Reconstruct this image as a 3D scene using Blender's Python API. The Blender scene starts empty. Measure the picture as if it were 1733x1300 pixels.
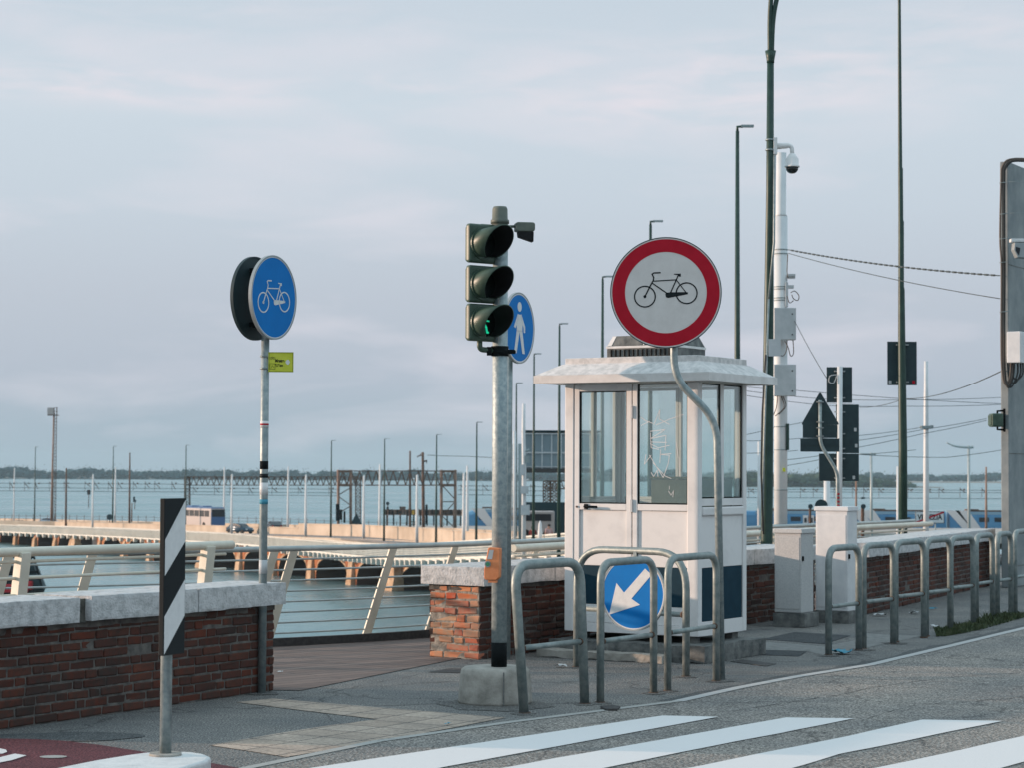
import bpy, math, random
from mathutils import Vector, Matrix, noise
random.seed(7)
V = Vector
scene = bpy.context.scene
COL = scene.collection
R = math.radians

# ------------------------------------------------------------------ camera
F = 3700.0            # focal length in pixels of the 1733 px wide photograph
CAMZ = 1.645
PITCH = math.atan(145 / F)
ROLL = 0.0045
RM = Matrix.Rotation(math.pi / 2 + PITCH, 3, 'X') @ Matrix.Rotation(ROLL, 3, 'Z')
cam_d = bpy.data.cameras.new("camera")
cam = bpy.data.objects.new("camera", cam_d)
COL.objects.link(cam)
cam.matrix_world = Matrix.Translation((0, 0, CAMZ)) @ RM.to_4x4()
cam_d.sensor_width = 36.0
cam_d.lens = F / 1733 * 36
cam_d.clip_end = 20000
cam_d.dof.use_dof = True
cam_d.dof.focus_distance = 17.0
cam_d.dof.aperture_fstop = 6.3
scene.camera = cam

# ------------------------------------------------------------------ sun + sky
SUN_EL = R(8.5)
SUN_DIR = V((-0.99, 0.13, 0)).normalized()      # where the sun stands, seen from above
sd = V((SUN_DIR.x * math.cos(SUN_EL), SUN_DIR.y * math.cos(SUN_EL), math.sin(SUN_EL)))
sun_l = bpy.data.lights.new("sun", 'SUN')
sun_l.energy = 4.9
sun_l.angle = R(0.9)
sun_l.color = (1.0, 0.72, 0.54)
sun = bpy.data.objects.new("sun", sun_l)
sun.rotation_euler = sd.to_track_quat('Z', 'Y').to_euler()
COL.objects.link(sun)

world = bpy.data.worlds.new("World")
scene.world = world
world.use_nodes = True
nt = world.node_tree
nt.nodes.clear()
def N(t, typ, **kw):
    n = t.nodes.new(typ)
    for k, v in kw.items():
        setattr(n, k, v)
    return n
out = N(nt, 'ShaderNodeOutputWorld')
bg = N(nt, 'ShaderNodeBackground')
sky = N(nt, 'ShaderNodeTexSky')
sky.sky_type = 'NISHITA'
sky.sun_disc = False
sky.sun_elevation = SUN_EL
sky.sun_rotation = math.atan2(sd.x, sd.y)
sky.air_density = 1.2
sky.dust_density = 2.5
sky.ozone_density = 1.0
tc = N(nt, 'ShaderNodeTexCoord')
mp = N(nt, 'ShaderNodeMapping')
mp.inputs['Scale'].default_value = (5.0, 1.0, 22.0)
nz = N(nt, 'ShaderNodeTexNoise')
nz.inputs['Scale'].default_value = 1.3
nz.inputs['Detail'].default_value = 6
nz.inputs['Roughness'].default_value = 0.5
nz.inputs['Distortion'].default_value = 0.35
rp = N(nt, 'ShaderNodeValToRGB')
rp.color_ramp.elements[0].position = 0.52
rp.color_ramp.elements[1].position = 0.82
rp.color_ramp.elements[0].color = (0.0, 0.0, 0.0, 1)
rp.color_ramp.elements[1].color = (0.85, 0.85, 0.85, 1)
# sky texture brought towards the pale hazy evening sky of the place
hz = N(nt, 'ShaderNodeMixRGB', blend_type='MIX')
hz.inputs[0].default_value = 0.88
sep = N(nt, 'ShaderNodeSeparateXYZ')
er = N(nt, 'ShaderNodeValToRGB')          # haze colour by height above the horizon
K = 11.05
def kc(r, g, b): return (r * 1.0, g * 1.0, b * 1.0, 1)
e = er.color_ramp.elements
e[0].position = 0.0; e[0].color = kc(0.38, 0.485, 0.565)
e[1].position = 1.0; e[1].color = kc(0.74, 0.98, 1.12)
for p_, c_ in ((0.02, (0.40, 0.497, 0.585)), (0.045, (0.468, 0.533, 0.630)), (0.08, (0.512, 0.570, 0.662)), (0.12, (0.565, 0.640, 0.728)), (0.165, (0.605, 0.686, 0.768)), (0.21, (0.575, 0.655, 0.742)), (0.30, (0.56, 0.72, 0.83)), (0.45, (0.68, 0.93, 1.07))):
    q = er.color_ramp.elements.new(p_); q.color = kc(*c_)
mulk = N(nt, 'ShaderNodeMixRGB', blend_type='MULTIPLY')
mulk.inputs[0].default_value = 1.0
mulk.inputs[2].default_value = (K, K, K, 1)
cl = N(nt, 'ShaderNodeMixRGB', blend_type='MIX')
cl.inputs[2].default_value = (0.69 * K, 0.67 * K, 0.73 * K, 1)
L = nt.links
L.new(tc.outputs['Generated'], mp.inputs['Vector'])
L.new(mp.outputs[0], nz.inputs['Vector'])
L.new(nz.outputs['Fac'], rp.inputs['Fac'])
L.new(tc.outputs['Generated'], sep.inputs[0])
L.new(sep.outputs['Z'], er.inputs['Fac'])
L.new(er.outputs['Color'], mulk.inputs[1])
L.new(sky.outputs['Color'], hz.inputs[1])
L.new(mulk.outputs[0], hz.inputs[2])
L.new(hz.outputs[0], cl.inputs[1])
L.new(rp.outputs['Color'], cl.inputs[0])
# a few brighter wisps low in the sky, each a soft patch broken up by noise
def mth(op, a=None, b=None, va=None, vb=None):
    m_ = N(nt, 'ShaderNodeMath', operation=op)
    if a is not None: L.new(a, m_.inputs[0])
    elif va is not None: m_.inputs[0].default_value = va
    if b is not None: L.new(b, m_.inputs[1])
    elif vb is not None: m_.inputs[1].default_value = vb
    return m_.outputs[0]
tot_ = None
for x0_, z0_, a_, b_, k_ in ((-.150, .170, .075, .0075, .9), (-.235, .176, .06, .009, .7), (-.030, .174, .04, .006, .6), (.095, .176, .085, .016, 1.0), (.055, .160, .05, .008, .6), (.19, .195, .06, .012, .5), (-.17, .205, .10, .010, .45)):
    dx_ = mth('MULTIPLY', mth('SUBTRACT', sep.outputs['X'], vb=x0_), vb=1 / a_)
    dz_ = mth('MULTIPLY', mth('SUBTRACT', sep.outputs['Z'], vb=z0_), vb=1 / b_)
    r2_ = mth('ADD', mth('MULTIPLY', dx_, dx_), mth('MULTIPLY', dz_, dz_))
    g_ = mth('MULTIPLY', mth('EXPONENT', mth('MULTIPLY', r2_, vb=-1.0)), vb=k_)
    tot_ = g_ if tot_ is None else mth('ADD', tot_, g_)
mp2 = N(nt, 'ShaderNodeMapping'); mp2.inputs['Scale'].default_value = (14, 1, 70); L.new(tc.outputs['Generated'], mp2.inputs[0])
nz2 = N(nt, 'ShaderNodeTexNoise'); nz2.inputs['Scale'].default_value = 1.6; nz2.inputs['Detail'].default_value = 7; nz2.inputs['Distortion'].default_value = 0.5
L.new(mp2.outputs[0], nz2.inputs['Vector'])
nr_ = N(nt, 'ShaderNodeMapRange'); nr_.inputs[1].default_value = 0.36; nr_.inputs[2].default_value = 0.66; L.new(nz2.outputs['Fac'], nr_.inputs[0])
wf_ = mth('MULTIPLY', mth('MULTIPLY', tot_, nr_.outputs[0]), vb=0.75); wc_ = mth('MINIMUM', wf_, vb=0.85)
wm_ = N(nt, 'ShaderNodeMixRGB'); wm_.inputs[2].default_value = (0.765 * K, 0.70 * K, 0.745 * K, 1)
L.new(wc_, wm_.inputs[0]); L.new(cl.outputs[0], wm_.inputs[1])
L.new(wm_.outputs[0], bg.inputs['Color'])
bg.inputs['Strength'].default_value = 0.1
L.new(bg.outputs[0], out.inputs['Surface'])

scene.view_settings.view_transform = 'Standard'
scene.view_settings.look = 'None'
scene.view_settings.exposure = 0.0
scene.view_settings.gamma = 1.0
scene.cycles.use_denoising = True
scene.cycles.max_bounces = 6
scene.cycles.transparent_max_bounces = 12
scene.cycles.volume_bounces = 0
scene.cycles.sample_clamp_indirect = 4.0
scene.cycles.caustics_reflective = False
scene.cycles.caustics_refractive = False

# ------------------------------------------------------------------ measuring helpers
C0 = V((0, 0, CAMZ))
def ray(px, py):
    return RM @ V(((px - 866.5) / F, (650 - py) / F, -1))
def G(px, py, z=0.0):
    r = ray(px, py)
    return C0 + r * ((z - CAMZ) / r.z)
def A(px, py, D):
    r = ray(px, py)
    return C0 + r * (D / r.y)

# ------------------------------------------------------------------ materials
def mat(name, c, rough=0.6, metal=0.0, c2=None, ns=6.0, bump=0.0, bs=None, spec=0.4, ramp=(0.35, 0.65), detail=6, coat=0.0):
    m = bpy.data.materials.new(name)
    m.use_nodes = True
    t = m.node_tree
    b = t.nodes['Principled BSDF']
    b.inputs['Roughness'].default_value = rough
    b.inputs['Metallic'].default_value = metal
    b.inputs['Specular IOR Level'].default_value = spec
    b.inputs['Base Color'].default_value = (*c, 1)
    if coat: b.inputs['Coat Weight'].default_value = coat
    if c2 or bump:
        co = N(t, 'ShaderNodeTexCoord')
        if c2:
            n = N(t, 'ShaderNodeTexNoise')
            n.inputs['Scale'].default_value = ns
            n.inputs['Detail'].default_value = detail
            n.inputs['Roughness'].default_value = 0.62
            t.links.new(co.outputs['Object'], n.inputs['Vector'])
            r = N(t, 'ShaderNodeValToRGB')
            r.color_ramp.elements[0].position = ramp[0]
            r.color_ramp.elements[1].position = ramp[1]
            r.color_ramp.elements[0].color = (*c, 1)
            r.color_ramp.elements[1].color = (*c2, 1)
            t.links.new(n.outputs['Fac'], r.inputs['Fac'])
            t.links.new(r.outputs['Color'], b.inputs['Base Color'])
        if bump:
            n2 = N(t, 'ShaderNodeTexNoise')
            n2.inputs['Scale'].default_value = bs or ns * 3
            n2.inputs['Detail'].default_value = 5
            t.links.new(co.outputs['Object'], n2.inputs['Vector'])
            bp = N(t, 'ShaderNodeBump')
            bp.inputs['Strength'].default_value = bump
            bp.inputs['Distance'].default_value = 0.01
            t.links.new(n2.outputs['Fac'], bp.inputs['Height'])
            t.links.new(bp.outputs['Normal'], b.inputs['Normal'])
    return m

def emat(name, c, s):
    m = bpy.data.materials.new(name); m.use_nodes = True
    b = m.node_tree.nodes['Principled BSDF']
    b.inputs['Base Color'].default_value = (*c, 1)
    b.inputs['Emission Color'].default_value = (*c, 1)
    b.inputs['Emission Strength'].default_value = s
    return m

def ground_mat(name, base, dark, lite, grain=90.0, contrast=0.5, cracks=True, bump=0.5, patch=None):
    m = bpy.data.materials.new(name); m.use_nodes = True
    t = m.node_tree; b = t.nodes['Principled BSDF']
    b.inputs['Roughness'].default_value = 0.88
    b.inputs['Specular IOR Level'].default_value = 0.3
    co = N(t, 'ShaderNodeTexCoord')
    g = N(t, 'ShaderNodeTexNoise'); g.inputs['Scale'].default_value = grain; g.inputs['Detail'].default_value = 3; g.inputs['Roughness'].default_value = 0.8
    v = N(t, 'ShaderNodeTexVoronoi'); v.inputs['Scale'].default_value = grain * 0.7
    big = N(t, 'ShaderNodeTexNoise'); big.inputs['Scale'].default_value = 0.9; big.inputs['Detail'].default_value = 7; big.inputs['Roughness'].default_value = 0.6
    mid = N(t, 'ShaderNodeTexNoise'); mid.inputs['Scale'].default_value = 7; mid.inputs['Detail'].default_value = 6; mid.inputs['Roughness'].default_value = 0.7
    for n in (g, v, big, mid): t.links.new(co.outputs['Object'], n.inputs['Vector'])
    r1 = N(t, 'ShaderNodeValToRGB')
    r1.color_ramp.elements[0].position = 0.5 - 0.16 / max(contrast, .1) * .5; r1.color_ramp.elements[1].position = 0.5 + 0.16 / max(contrast, .1) * .5
    r1.color_ramp.elements[0].color = (*dark, 1); r1.color_ramp.elements[1].color = (*lite, 1)
    el = r1.color_ramp.elements.new(0.5); el.color = (*base, 1)
    t.links.new(g.outputs['Fac'], r1.inputs['Fac'])
    # broad stains multiply
    r2 = N(t, 'ShaderNodeValToRGB')
    r2.color_ramp.elements[0].position = 0.33; r2.color_ramp.elements[1].position = 0.68
    r2.color_ramp.elements[0].color = (0.62, 0.66, 0.70, 1); r2.color_ramp.elements[1].color = (1.12, 1.08, 1.04, 1)
    t.links.new(big.outputs['Fac'], r2.inputs['Fac'])
    mu = N(t, 'ShaderNodeMixRGB', blend_type='MULTIPLY'); mu.inputs[0].default_value = 0.85
    t.links.new(r1.outputs['Color'], mu.inputs[1]); t.links.new(r2.outputs['Color'], mu.inputs[2])
    r3 = N(t, 'ShaderNodeValToRGB')
    r3.color_ramp.elements[0].position = 0.3; r3.color_ramp.elements[1].position = 0.7
    r3.color_ramp.elements[0].color = (0.72, 0.72, 0.72, 1); r3.color_ramp.elements[1].color = (1.15, 1.15, 1.15, 1)
    t.links.new(mid.outputs['Fac'], r3.inputs['Fac'])
    mu2 = N(t, 'ShaderNodeMixRGB', blend_type='MULTIPLY'); mu2.inputs[0].default_value = 0.6
    t.links.new(mu.outputs[0], mu2.inputs[1]); t.links.new(r3.outputs['Color'], mu2.inputs[2])
    last = mu2
    if cracks:
        vo = N(t, 'ShaderNodeTexVoronoi', feature='DISTANCE_TO_EDGE'); vo.inputs['Scale'].default_value = 0.55
        wn = N(t, 'ShaderNodeTexNoise'); wn.inputs['Scale'].default_value = 2.5; wn.inputs['Detail'].default_value = 6
        t.links.new(co.outputs['Object'], wn.inputs['Vector'])
        ad = N(t, 'ShaderNodeMixRGB', blend_type='ADD'); ad.inputs[0].default_value = 0.55
        t.links.new(co.outputs['Object'], ad.inputs[1]); t.links.new(wn.outputs['Color'], ad.inputs[2])
        t.links.new(ad.outputs[0], vo.inputs['Vector'])
        rc = N(t, 'ShaderNodeValToRGB')
        rc.color_ramp.elements[0].position = 0.0; rc.color_ramp.elements[1].position = 0.012
        rc.color_ramp.elements[0].color = (0.35, 0.35, 0.36, 1); rc.color_ramp.elements[1].color = (1, 1, 1, 1)
        t.links.new(vo.outputs['Distance'], rc.inputs['Fac'])
        mc = N(t, 'ShaderNodeMixRGB', blend_type='MULTIPLY'); mc.inputs[0].default_value = 0.8
        t.links.new(last.outputs[0], mc.inputs[1]); t.links.new(rc.outputs['Color'], mc.inputs[2])
        last = mc
    t.links.new(last.outputs[0], b.inputs['Base Color'])
    bp = N(t, 'ShaderNodeBump'); bp.inputs['Strength'].default_value = bump; bp.inputs['Distance'].default_value = 0.006
    t.links.new(v.outputs['Distance'], bp.inputs['Height'])
    t.links.new(bp.outputs['Normal'], b.inputs['Normal'])
    return m

def paint_mat(name, c, under, wear=0.5):
    """road paint worn through to the asphalt in small flecks"""
    m = bpy.data.materials.new(name); m.use_nodes = True
    t = m.node_tree; b = t.nodes['Principled BSDF']
    b.inputs['Roughness'].default_value = 0.75
    co = N(t, 'ShaderNodeTexCoord')
    a = N(t, 'ShaderNodeTexNoise'); a.inputs['Scale'].default_value = 38; a.inputs['Detail'].default_value = 8; a.inputs['Roughness'].default_value = 0.8
    a2 = N(t, 'ShaderNodeTexNoise'); a2.inputs['Scale'].default_value = 2.2; a2.inputs['Detail'].default_value = 4
    for n in (a, a2): t.links.new(co.outputs['Object'], n.inputs['Vector'])
    s = N(t, 'ShaderNodeMath', operation='MULTIPLY_ADD'); s.inputs[1].default_value = 0.55
    t.links.new(a2.outputs['Fac'], s.inputs[0]); t.links.new(a.outputs['Fac'], s.inputs[2])
    r = N(t, 'ShaderNodeValToRGB')
    r.color_ramp.elements[0].position = 0.50 + (wear - .5) * .5; r.color_ramp.elements[1].position = 0.62 + (wear - .5) * .5
    r.color_ramp.elements[0].color = (*under, 1); r.color_ramp.elements[1].color = (*c, 1)
    t.links.new(s.outputs[0], r.inputs['Fac'])
    t.links.new(r.outputs['Color'], b.inputs['Base Color'])
    bp = N(t, 'ShaderNodeBump'); bp.inputs['Strength'].default_value = 0.3; bp.inputs['Distance'].default_value = 0.004
    t.links.new(a.outputs['Fac'], bp.inputs['Height']); t.links.new(bp.outputs['Normal'], b.inputs['Normal'])
    return m

def island_mat(name, cols, rough=0.9, dirt=(0.10, 0.09, 0.08)):
    """each separate brick of the mesh gets a colour of its own"""
    m = bpy.data.materials.new(name); m.use_nodes = True
    t = m.node_tree; b = t.nodes['Principled BSDF']
    b.inputs['Roughness'].default_value = rough
    b.inputs['Specular IOR Level'].default_value = 0.2
    ge = N(t, 'ShaderNodeNewGeometry')
    r = N(t, 'ShaderNodeValToRGB')
    els = r.color_ramp.elements
    els[0].position = 0; els[0].color = (*cols[0], 1)
    els[1].position = 1; els[1].color = (*cols[-1], 1)
    for i, c in enumerate(cols[1:-1]):
        q = els.new((i + 1) / (len(cols) - 1)); q.color = (*c, 1)
    t.links.new(ge.outputs['Random Per Island'], r.inputs['Fac'])
    co = N(t, 'ShaderNodeTexCoord')
    n = N(t, 'ShaderNodeTexNoise'); n.inputs['Scale'].default_value = 14; n.inputs['Detail'].default_value = 8; n.inputs['Roughness'].default_value = 0.7
    n3 = N(t, 'ShaderNodeTexNoise'); n3.inputs['Scale'].default_value = 2.2; n3.inputs['Detail'].default_value = 5
    t.links.new(co.outputs['Object'], n.inputs['Vector']); t.links.new(co.outputs['Object'], n3.inputs['Vector'])
    rr = N(t, 'ShaderNodeValToRGB'); rr.color_ramp.elements[0].position = 0.42; rr.color_ramp.elements[1].position = 0.72
    rr.color_ramp.elements[0].color = (0, 0, 0, 1); rr.color_ramp.elements[1].color = (1, 1, 1, 1)
    ad = N(t, 'ShaderNodeMath', operation='MULTIPLY_ADD'); ad.inputs[1].default_value = 0.5
    sb = N(t, 'ShaderNodeMath', operation='MULTIPLY'); sb.inputs[1].default_value = 0.6
    t.links.new(n3.outputs['Fac'], ad.inputs[0]); t.links.new(n.outputs['Fac'], sb.inputs[0]); t.links.new(sb.outputs[0], ad.inputs[2])
    t.links.new(ad.outputs[0], rr.inputs['Fac'])
    mx = N(t, 'ShaderNodeMixRGB'); mx.inputs[2].default_value = (*dirt, 1)
    t.links.new(rr.outputs['Color'], mx.inputs[0]); t.links.new(r.outputs['Color'], mx.inputs[1])
    t.links.new(mx.outputs[0], b.inputs['Base Color'])
    bp = N(t, 'ShaderNodeBump'); bp.inputs['Strength'].default_value = 0.6; bp.inputs['Distance'].default_value = 0.006
    t.links.new(n.outputs['Fac'], bp.inputs['Height']); t.links.new(bp.outputs['Normal'], b.inputs['Normal'])
    return m

M = {}
M['galv'] = mat('galvanised_steel', (0.20, 0.25, 0.26), 0.52, 0.45, c2=(0.34, 0.38, 0.38), ns=22, bump=0.12, bs=60)
M['galv_pole'] = mat('galvanised_pole_steel', (0.24, 0.30, 0.32), 0.55, 0.35, c2=(0.42, 0.47, 0.47), ns=28, bump=0.25, bs=70)
M['barrier'] = mat('weathered_tube_steel', (0.17, 0.21, 0.21), 0.5, 0.4, c2=(0.30, 0.33, 0.32), ns=14, bump=0.15, bs=50)
M['rust'] = mat('rust', (0.07, 0.045, 0.035), 0.9, c2=(0.13, 0.08, 0.055), ns=30)
M['white_paint'] = mat('white_painted_metal', (0.56, 0.55, 0.55), 0.5, c2=(0.74, 0.72, 0.71), ns=3.0, bump=0.03, ramp=(0.2, 0.5))
M['roof_white'] = mat('weathered_white_roof', (0.42, 0.41, 0.40), 0.85, c2=(0.68, 0.64, 0.62), ns=14.0, bump=0.05, bs=60, ramp=(0.30, 0.60), detail=15)
M['fascia'] = mat('white_fascia', (0.60, 0.57, 0.55), 0.7, c2=(0.74, 0.71, 0.69), ns=6.0, bump=0.1)
M['navy'] = mat('navy_paint', (0.006, 0.030, 0.048), 0.7, c2=(0.010, 0.040, 0.062), ns=8, spec=.15)
M['black'] = mat('black_plastic', (0.007, 0.009, 0.010), 0.8, spec=.12)
M['dark_teal'] = mat('dark_sign_back', (0.012, 0.030, 0.038), 0.6, c2=(0.02, 0.045, 0.052), ns=5)
M['dark_green'] = mat('dark_green_paint', (0.012, 0.036, 0.030), 0.45, c2=(0.024, 0.060, 0.046), ns=7, bump=0.05)
M['lantern'] = mat('green_lantern_plastic', (0.030, 0.058, 0.042), 0.42, c2=(0.065, 0.105, 0.075), ns=9, bump=0.05)
M['visor_in'] = mat('visor_inside', (0.004, 0.004, 0.005), 0.8)
M['lens_dark'] = mat('dark_lens', (0.006, 0.010, 0.010), 0.2, spec=0.6)
M['cap'] = mat('grey_cap_plastic', (0.085, 0.10, 0.085), 0.55, c2=(0.13, 0.145, 0.12), ns=12)
M['green_led'] = emat('lit_green_signal', (0.02, 0.75, 0.42), 0.45)
M['blue'] = mat('blue_sign_sheet', (0.0, 0.155, 0.47), 0.6, c2=(0.0, 0.175, 0.52), ns=6, spec=0.15)
M['blue_b'] = M['blue']
M['sign_white'] = mat('white_sign_sheet', (0.62, 0.62, 0.62), 0.5, c2=(0.70, 0.70, 0.695), ns=18)
M['sign_red'] = mat('red_sign_sheet', (0.40, 0.006, 0.020), 0.6, c2=(0.46, 0.009, 0.026), ns=9, spec=.15)
M['sign_black'] = mat('black_sign_film', (0.008, 0.012, 0.014), 0.6, spec=0.2)
M['alu'] = mat('dull_aluminium', (0.30, 0.33, 0.34), 0.5, 0.3)
M['yellow'] = mat('yellow_green_sign', (0.52, 0.55, 0.03), 0.5, c2=(0.60, 0.62, 0.06), ns=20)
M['orange'] = mat('orange_plastic', (0.68, 0.21, 0.08), 0.5, c2=(0.76, 0.27, 0.11), ns=25)
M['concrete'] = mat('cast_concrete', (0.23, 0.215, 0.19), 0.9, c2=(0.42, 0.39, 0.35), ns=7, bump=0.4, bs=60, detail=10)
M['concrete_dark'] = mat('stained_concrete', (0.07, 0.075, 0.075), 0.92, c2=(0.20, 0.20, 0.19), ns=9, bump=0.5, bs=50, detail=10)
M['pillar'] = mat('grey_concrete_pillar', (0.19, 0.215, 0.225), 0.9, c2=(0.29, 0.31, 0.31), ns=2.5, bump=0.2, bs=50, detail=10)
M['stone'] = mat('istrian_stone', (0.30, 0.305, 0.305), 0.9, c2=(0.56, 0.555, 0.555), ns=16.0, bump=0.9, bs=55, ramp=(0.28, 0.56), detail=15)
M['mortar'] = mat('old_mortar', (0.065, 0.060, 0.057), 0.95, c2=(0.16, 0.145, 0.13), ns=12, bump=0.6, bs=50, detail=10)
M['mortar_sunlit'] = mat('sunlit_end_mortar', (0.16, 0.14, 0.12), 0.95, c2=(0.42, 0.37, 0.31), ns=16, bump=0.8, bs=60, detail=12)  # mortar of the sunlit end, brightened in its colour to look lit
M['mortar_joint'] = mat('dark_joint_mortar', (0.06, 0.058, 0.052), 0.95, c2=(0.13, 0.125, 0.11), ns=20, bump=0.8, bs=50, detail=12)
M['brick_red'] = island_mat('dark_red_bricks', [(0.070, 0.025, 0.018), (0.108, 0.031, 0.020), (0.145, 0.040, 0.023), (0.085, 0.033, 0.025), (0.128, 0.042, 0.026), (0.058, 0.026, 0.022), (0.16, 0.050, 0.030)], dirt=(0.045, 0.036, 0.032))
M['brick_sunlit'] = island_mat('sunlit_end_bricks', [(0.50, 0.08, 0.03), (0.70, 0.18, 0.05), (0.56, 0.26, 0.15), (0.44, 0.06, 0.035), (0.74, 0.24, 0.08), (0.60, 0.34, 0.20), (0.52, 0.11, 0.06), (0.70, 0.30, 0.13)], dirt=(0.34, 0.26, 0.19))  # sunlit copy of the wall's bricks, warm sunlight put into the colours
M['cabinet'] = mat('grey_cabinet_grp', (0.42, 0.42, 0.42), 0.75, c2=(0.52, 0.51, 0.50), ns=70, bump=0.12, bs=90, detail=3)
M['cabinet_w'] = mat('pale_cabinet_paint', (0.60, 0.60, 0.61), 0.6, c2=(0.70, 0.69, 0.69), ns=6, bump=0.06)
M['cream'] = mat('cream_painted_tube', (0.58, 0.55, 0.46), 0.45, c2=(0.70, 0.66, 0.56), ns=5, bump=0.05)
M['rail_grey'] = mat('grey_blue_tube', (0.33, 0.37, 0.37), 0.42, 0.2, c2=(0.44, 0.47, 0.46), ns=6)
M['box_grey'] = mat('pale_grey_box', (0.42, 0.44, 0.45), 0.6, c2=(0.52, 0.53, 0.54), ns=4)
M['white_pole'] = mat('white_steel_pole', (0.55, 0.57, 0.58), 0.5, c2=(0.68, 0.68, 0.68), ns=2.0)
M['cable'] = mat('cable_sheath', (0.035, 0.035, 0.034), 0.7)
M['cable_brown'] = mat('brown_cable_sheath', (0.12, 0.095, 0.08), 0.7)
M['wire'] = mat('overhead_wire', (0.05, 0.065, 0.07), 0.7)
M['rusty_steel'] = mat('rusty_steel', (0.060, 0.042, 0.035), 0.85, c2=(0.18, 0.095, 0.06), ns=1.2)
M['tan_steel'] = mat('tan_mast_paint', (0.20, 0.12, 0.09), 0.8, c2=(0.34, 0.21, 0.15), ns=1.2)
M['peach'] = mat('warm_pale_parapet', (0.42, 0.34, 0.26), 0.9, c2=(0.60, 0.50, 0.40), ns=0.25, bump=0.2, bs=2, detail=12)
M['dusty'] = mat('dusty_concrete_ground', (0.34, 0.30, 0.27), 0.95, c2=(0.45, 0.40, 0.36), ns=0.2)
M['foot_white'] = mat('cream_footway_steel', (0.60, 0.58, 0.52), 0.6, c2=(0.72, 0.69, 0.62), ns=0.5)
M['far_brick'] = mat('bridge_brick', (0.26, 0.08, 0.035), 0.95, c2=(0.55, 0.22, 0.09), ns=0.6, bump=0.3, bs=3, detail=12)
M['far_stone'] = mat('bridge_stone', (0.36, 0.22, 0.13), 0.95, c2=(0.60, 0.44, 0.30), ns=1.0, detail=12)
M['soffit'] = mat('arch_soffit', (0.10, 0.06, 0.045), 0.95)
M['train_blue'] = mat('train_blue', (0.05, 0.19, 0.36), 0.4, c2=(0.09, 0.26, 0.43), ns=0.3)
M['train_light'] = mat('train_light_blue', (0.20, 0.33, 0.43), 0.4)
M['train_white'] = mat('train_white', (0.66, 0.62, 0.60), 0.4)
M['dark_glass'] = mat('dark_window', (0.012, 0.016, 0.022), 0.3, spec=0.35)
M['warm_white'] = mat('aged_white_sign_face', (0.62, 0.575, 0.55), 0.5, c2=(0.68, 0.635, 0.61), ns=10, spec=.2)
M['tyre'] = mat('tyre_rubber', (0.012, 0.012, 0.012), 0.85)
M['car_silver'] = mat('silver_car_paint', (0.30, 0.36, 0.42), 0.25, 0.4)
M['car_blue'] = mat('dark_blue_car_paint', (0.03, 0.06, 0.09), 0.2, 0.2)
M['car_dark'] = mat('black_car_paint', (0.012, 0.015, 0.02), 0.2)
M['bus_blue'] = mat('bus_blue', (0.05, 0.12, 0.26), 0.3)
M['bus_pale'] = mat('bus_pale_paint', (0.44, 0.38, 0.36), 0.4)
M['red_light'] = mat('red_tail_lamp', (0.35, 0.01, 0.01), 0.3)
M['skin'] = mat('skin', (0.42, 0.22, 0.15), 0.6)
M['hair'] = mat('dark_hair', (0.02, 0.013, 0.01), 0.7)
M['pink'] = mat('faded_pink_shirt', (0.42, 0.26, 0.25), 0.85)
M['maroon'] = mat('maroon_top', (0.16, 0.02, 0.02), 0.85)
M['trousers'] = mat('dark_trousers', (0.03, 0.035, 0.05), 0.85)
M['red_hull'] = mat('red_hull_paint', (0.40, 0.012, 0.02), 0.5)
M['leaf'] = mat('small_weeds', (0.030, 0.050, 0.020), 0.85, c2=(0.085, 0.10, 0.045), ns=9)
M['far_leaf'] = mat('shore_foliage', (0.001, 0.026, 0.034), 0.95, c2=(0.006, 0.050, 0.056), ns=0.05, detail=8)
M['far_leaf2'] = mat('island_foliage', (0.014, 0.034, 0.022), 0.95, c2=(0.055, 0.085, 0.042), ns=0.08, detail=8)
M['mud'] = mat('shore_mud', (0.16, 0.14, 0.12), 0.95, c2=(0.24, 0.21, 0.18), ns=0.05)
M['litter'] = mat('pale_litter', (0.55, 0.55, 0.55), 0.8)
M['grit'] = mat('grit', (0.26, 0.26, 0.25), 0.9)
M['litter_blue'] = mat('blue_litter', (0.05, 0.25, 0.35), 0.7)
M['iron'] = mat('cast_iron_cover', (0.030, 0.028, 0.028), 0.7, c2=(0.055, 0.050, 0.048), ns=30, bump=0.5, bs=40)
M['dark_banner'] = mat('dark_banner', (0.012, 0.035, 0.042), 0.7)
M['glass_clad'] = mat('grey_cladding', (0.16, 0.21, 0.235), 0.35, c2=(0.20, 0.25, 0.275), ns=0.5)
M['wall_inside'] = mat('kiosk_lining', (0.40, 0.43, 0.42), 0.7)
M['shelf_green'] = mat('grey_green_cupboard', (0.10, 0.14, 0.13), 0.6, c2=(0.15, 0.19, 0.17), ns=6)
M['rubber_band'] = M['black']

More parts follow.
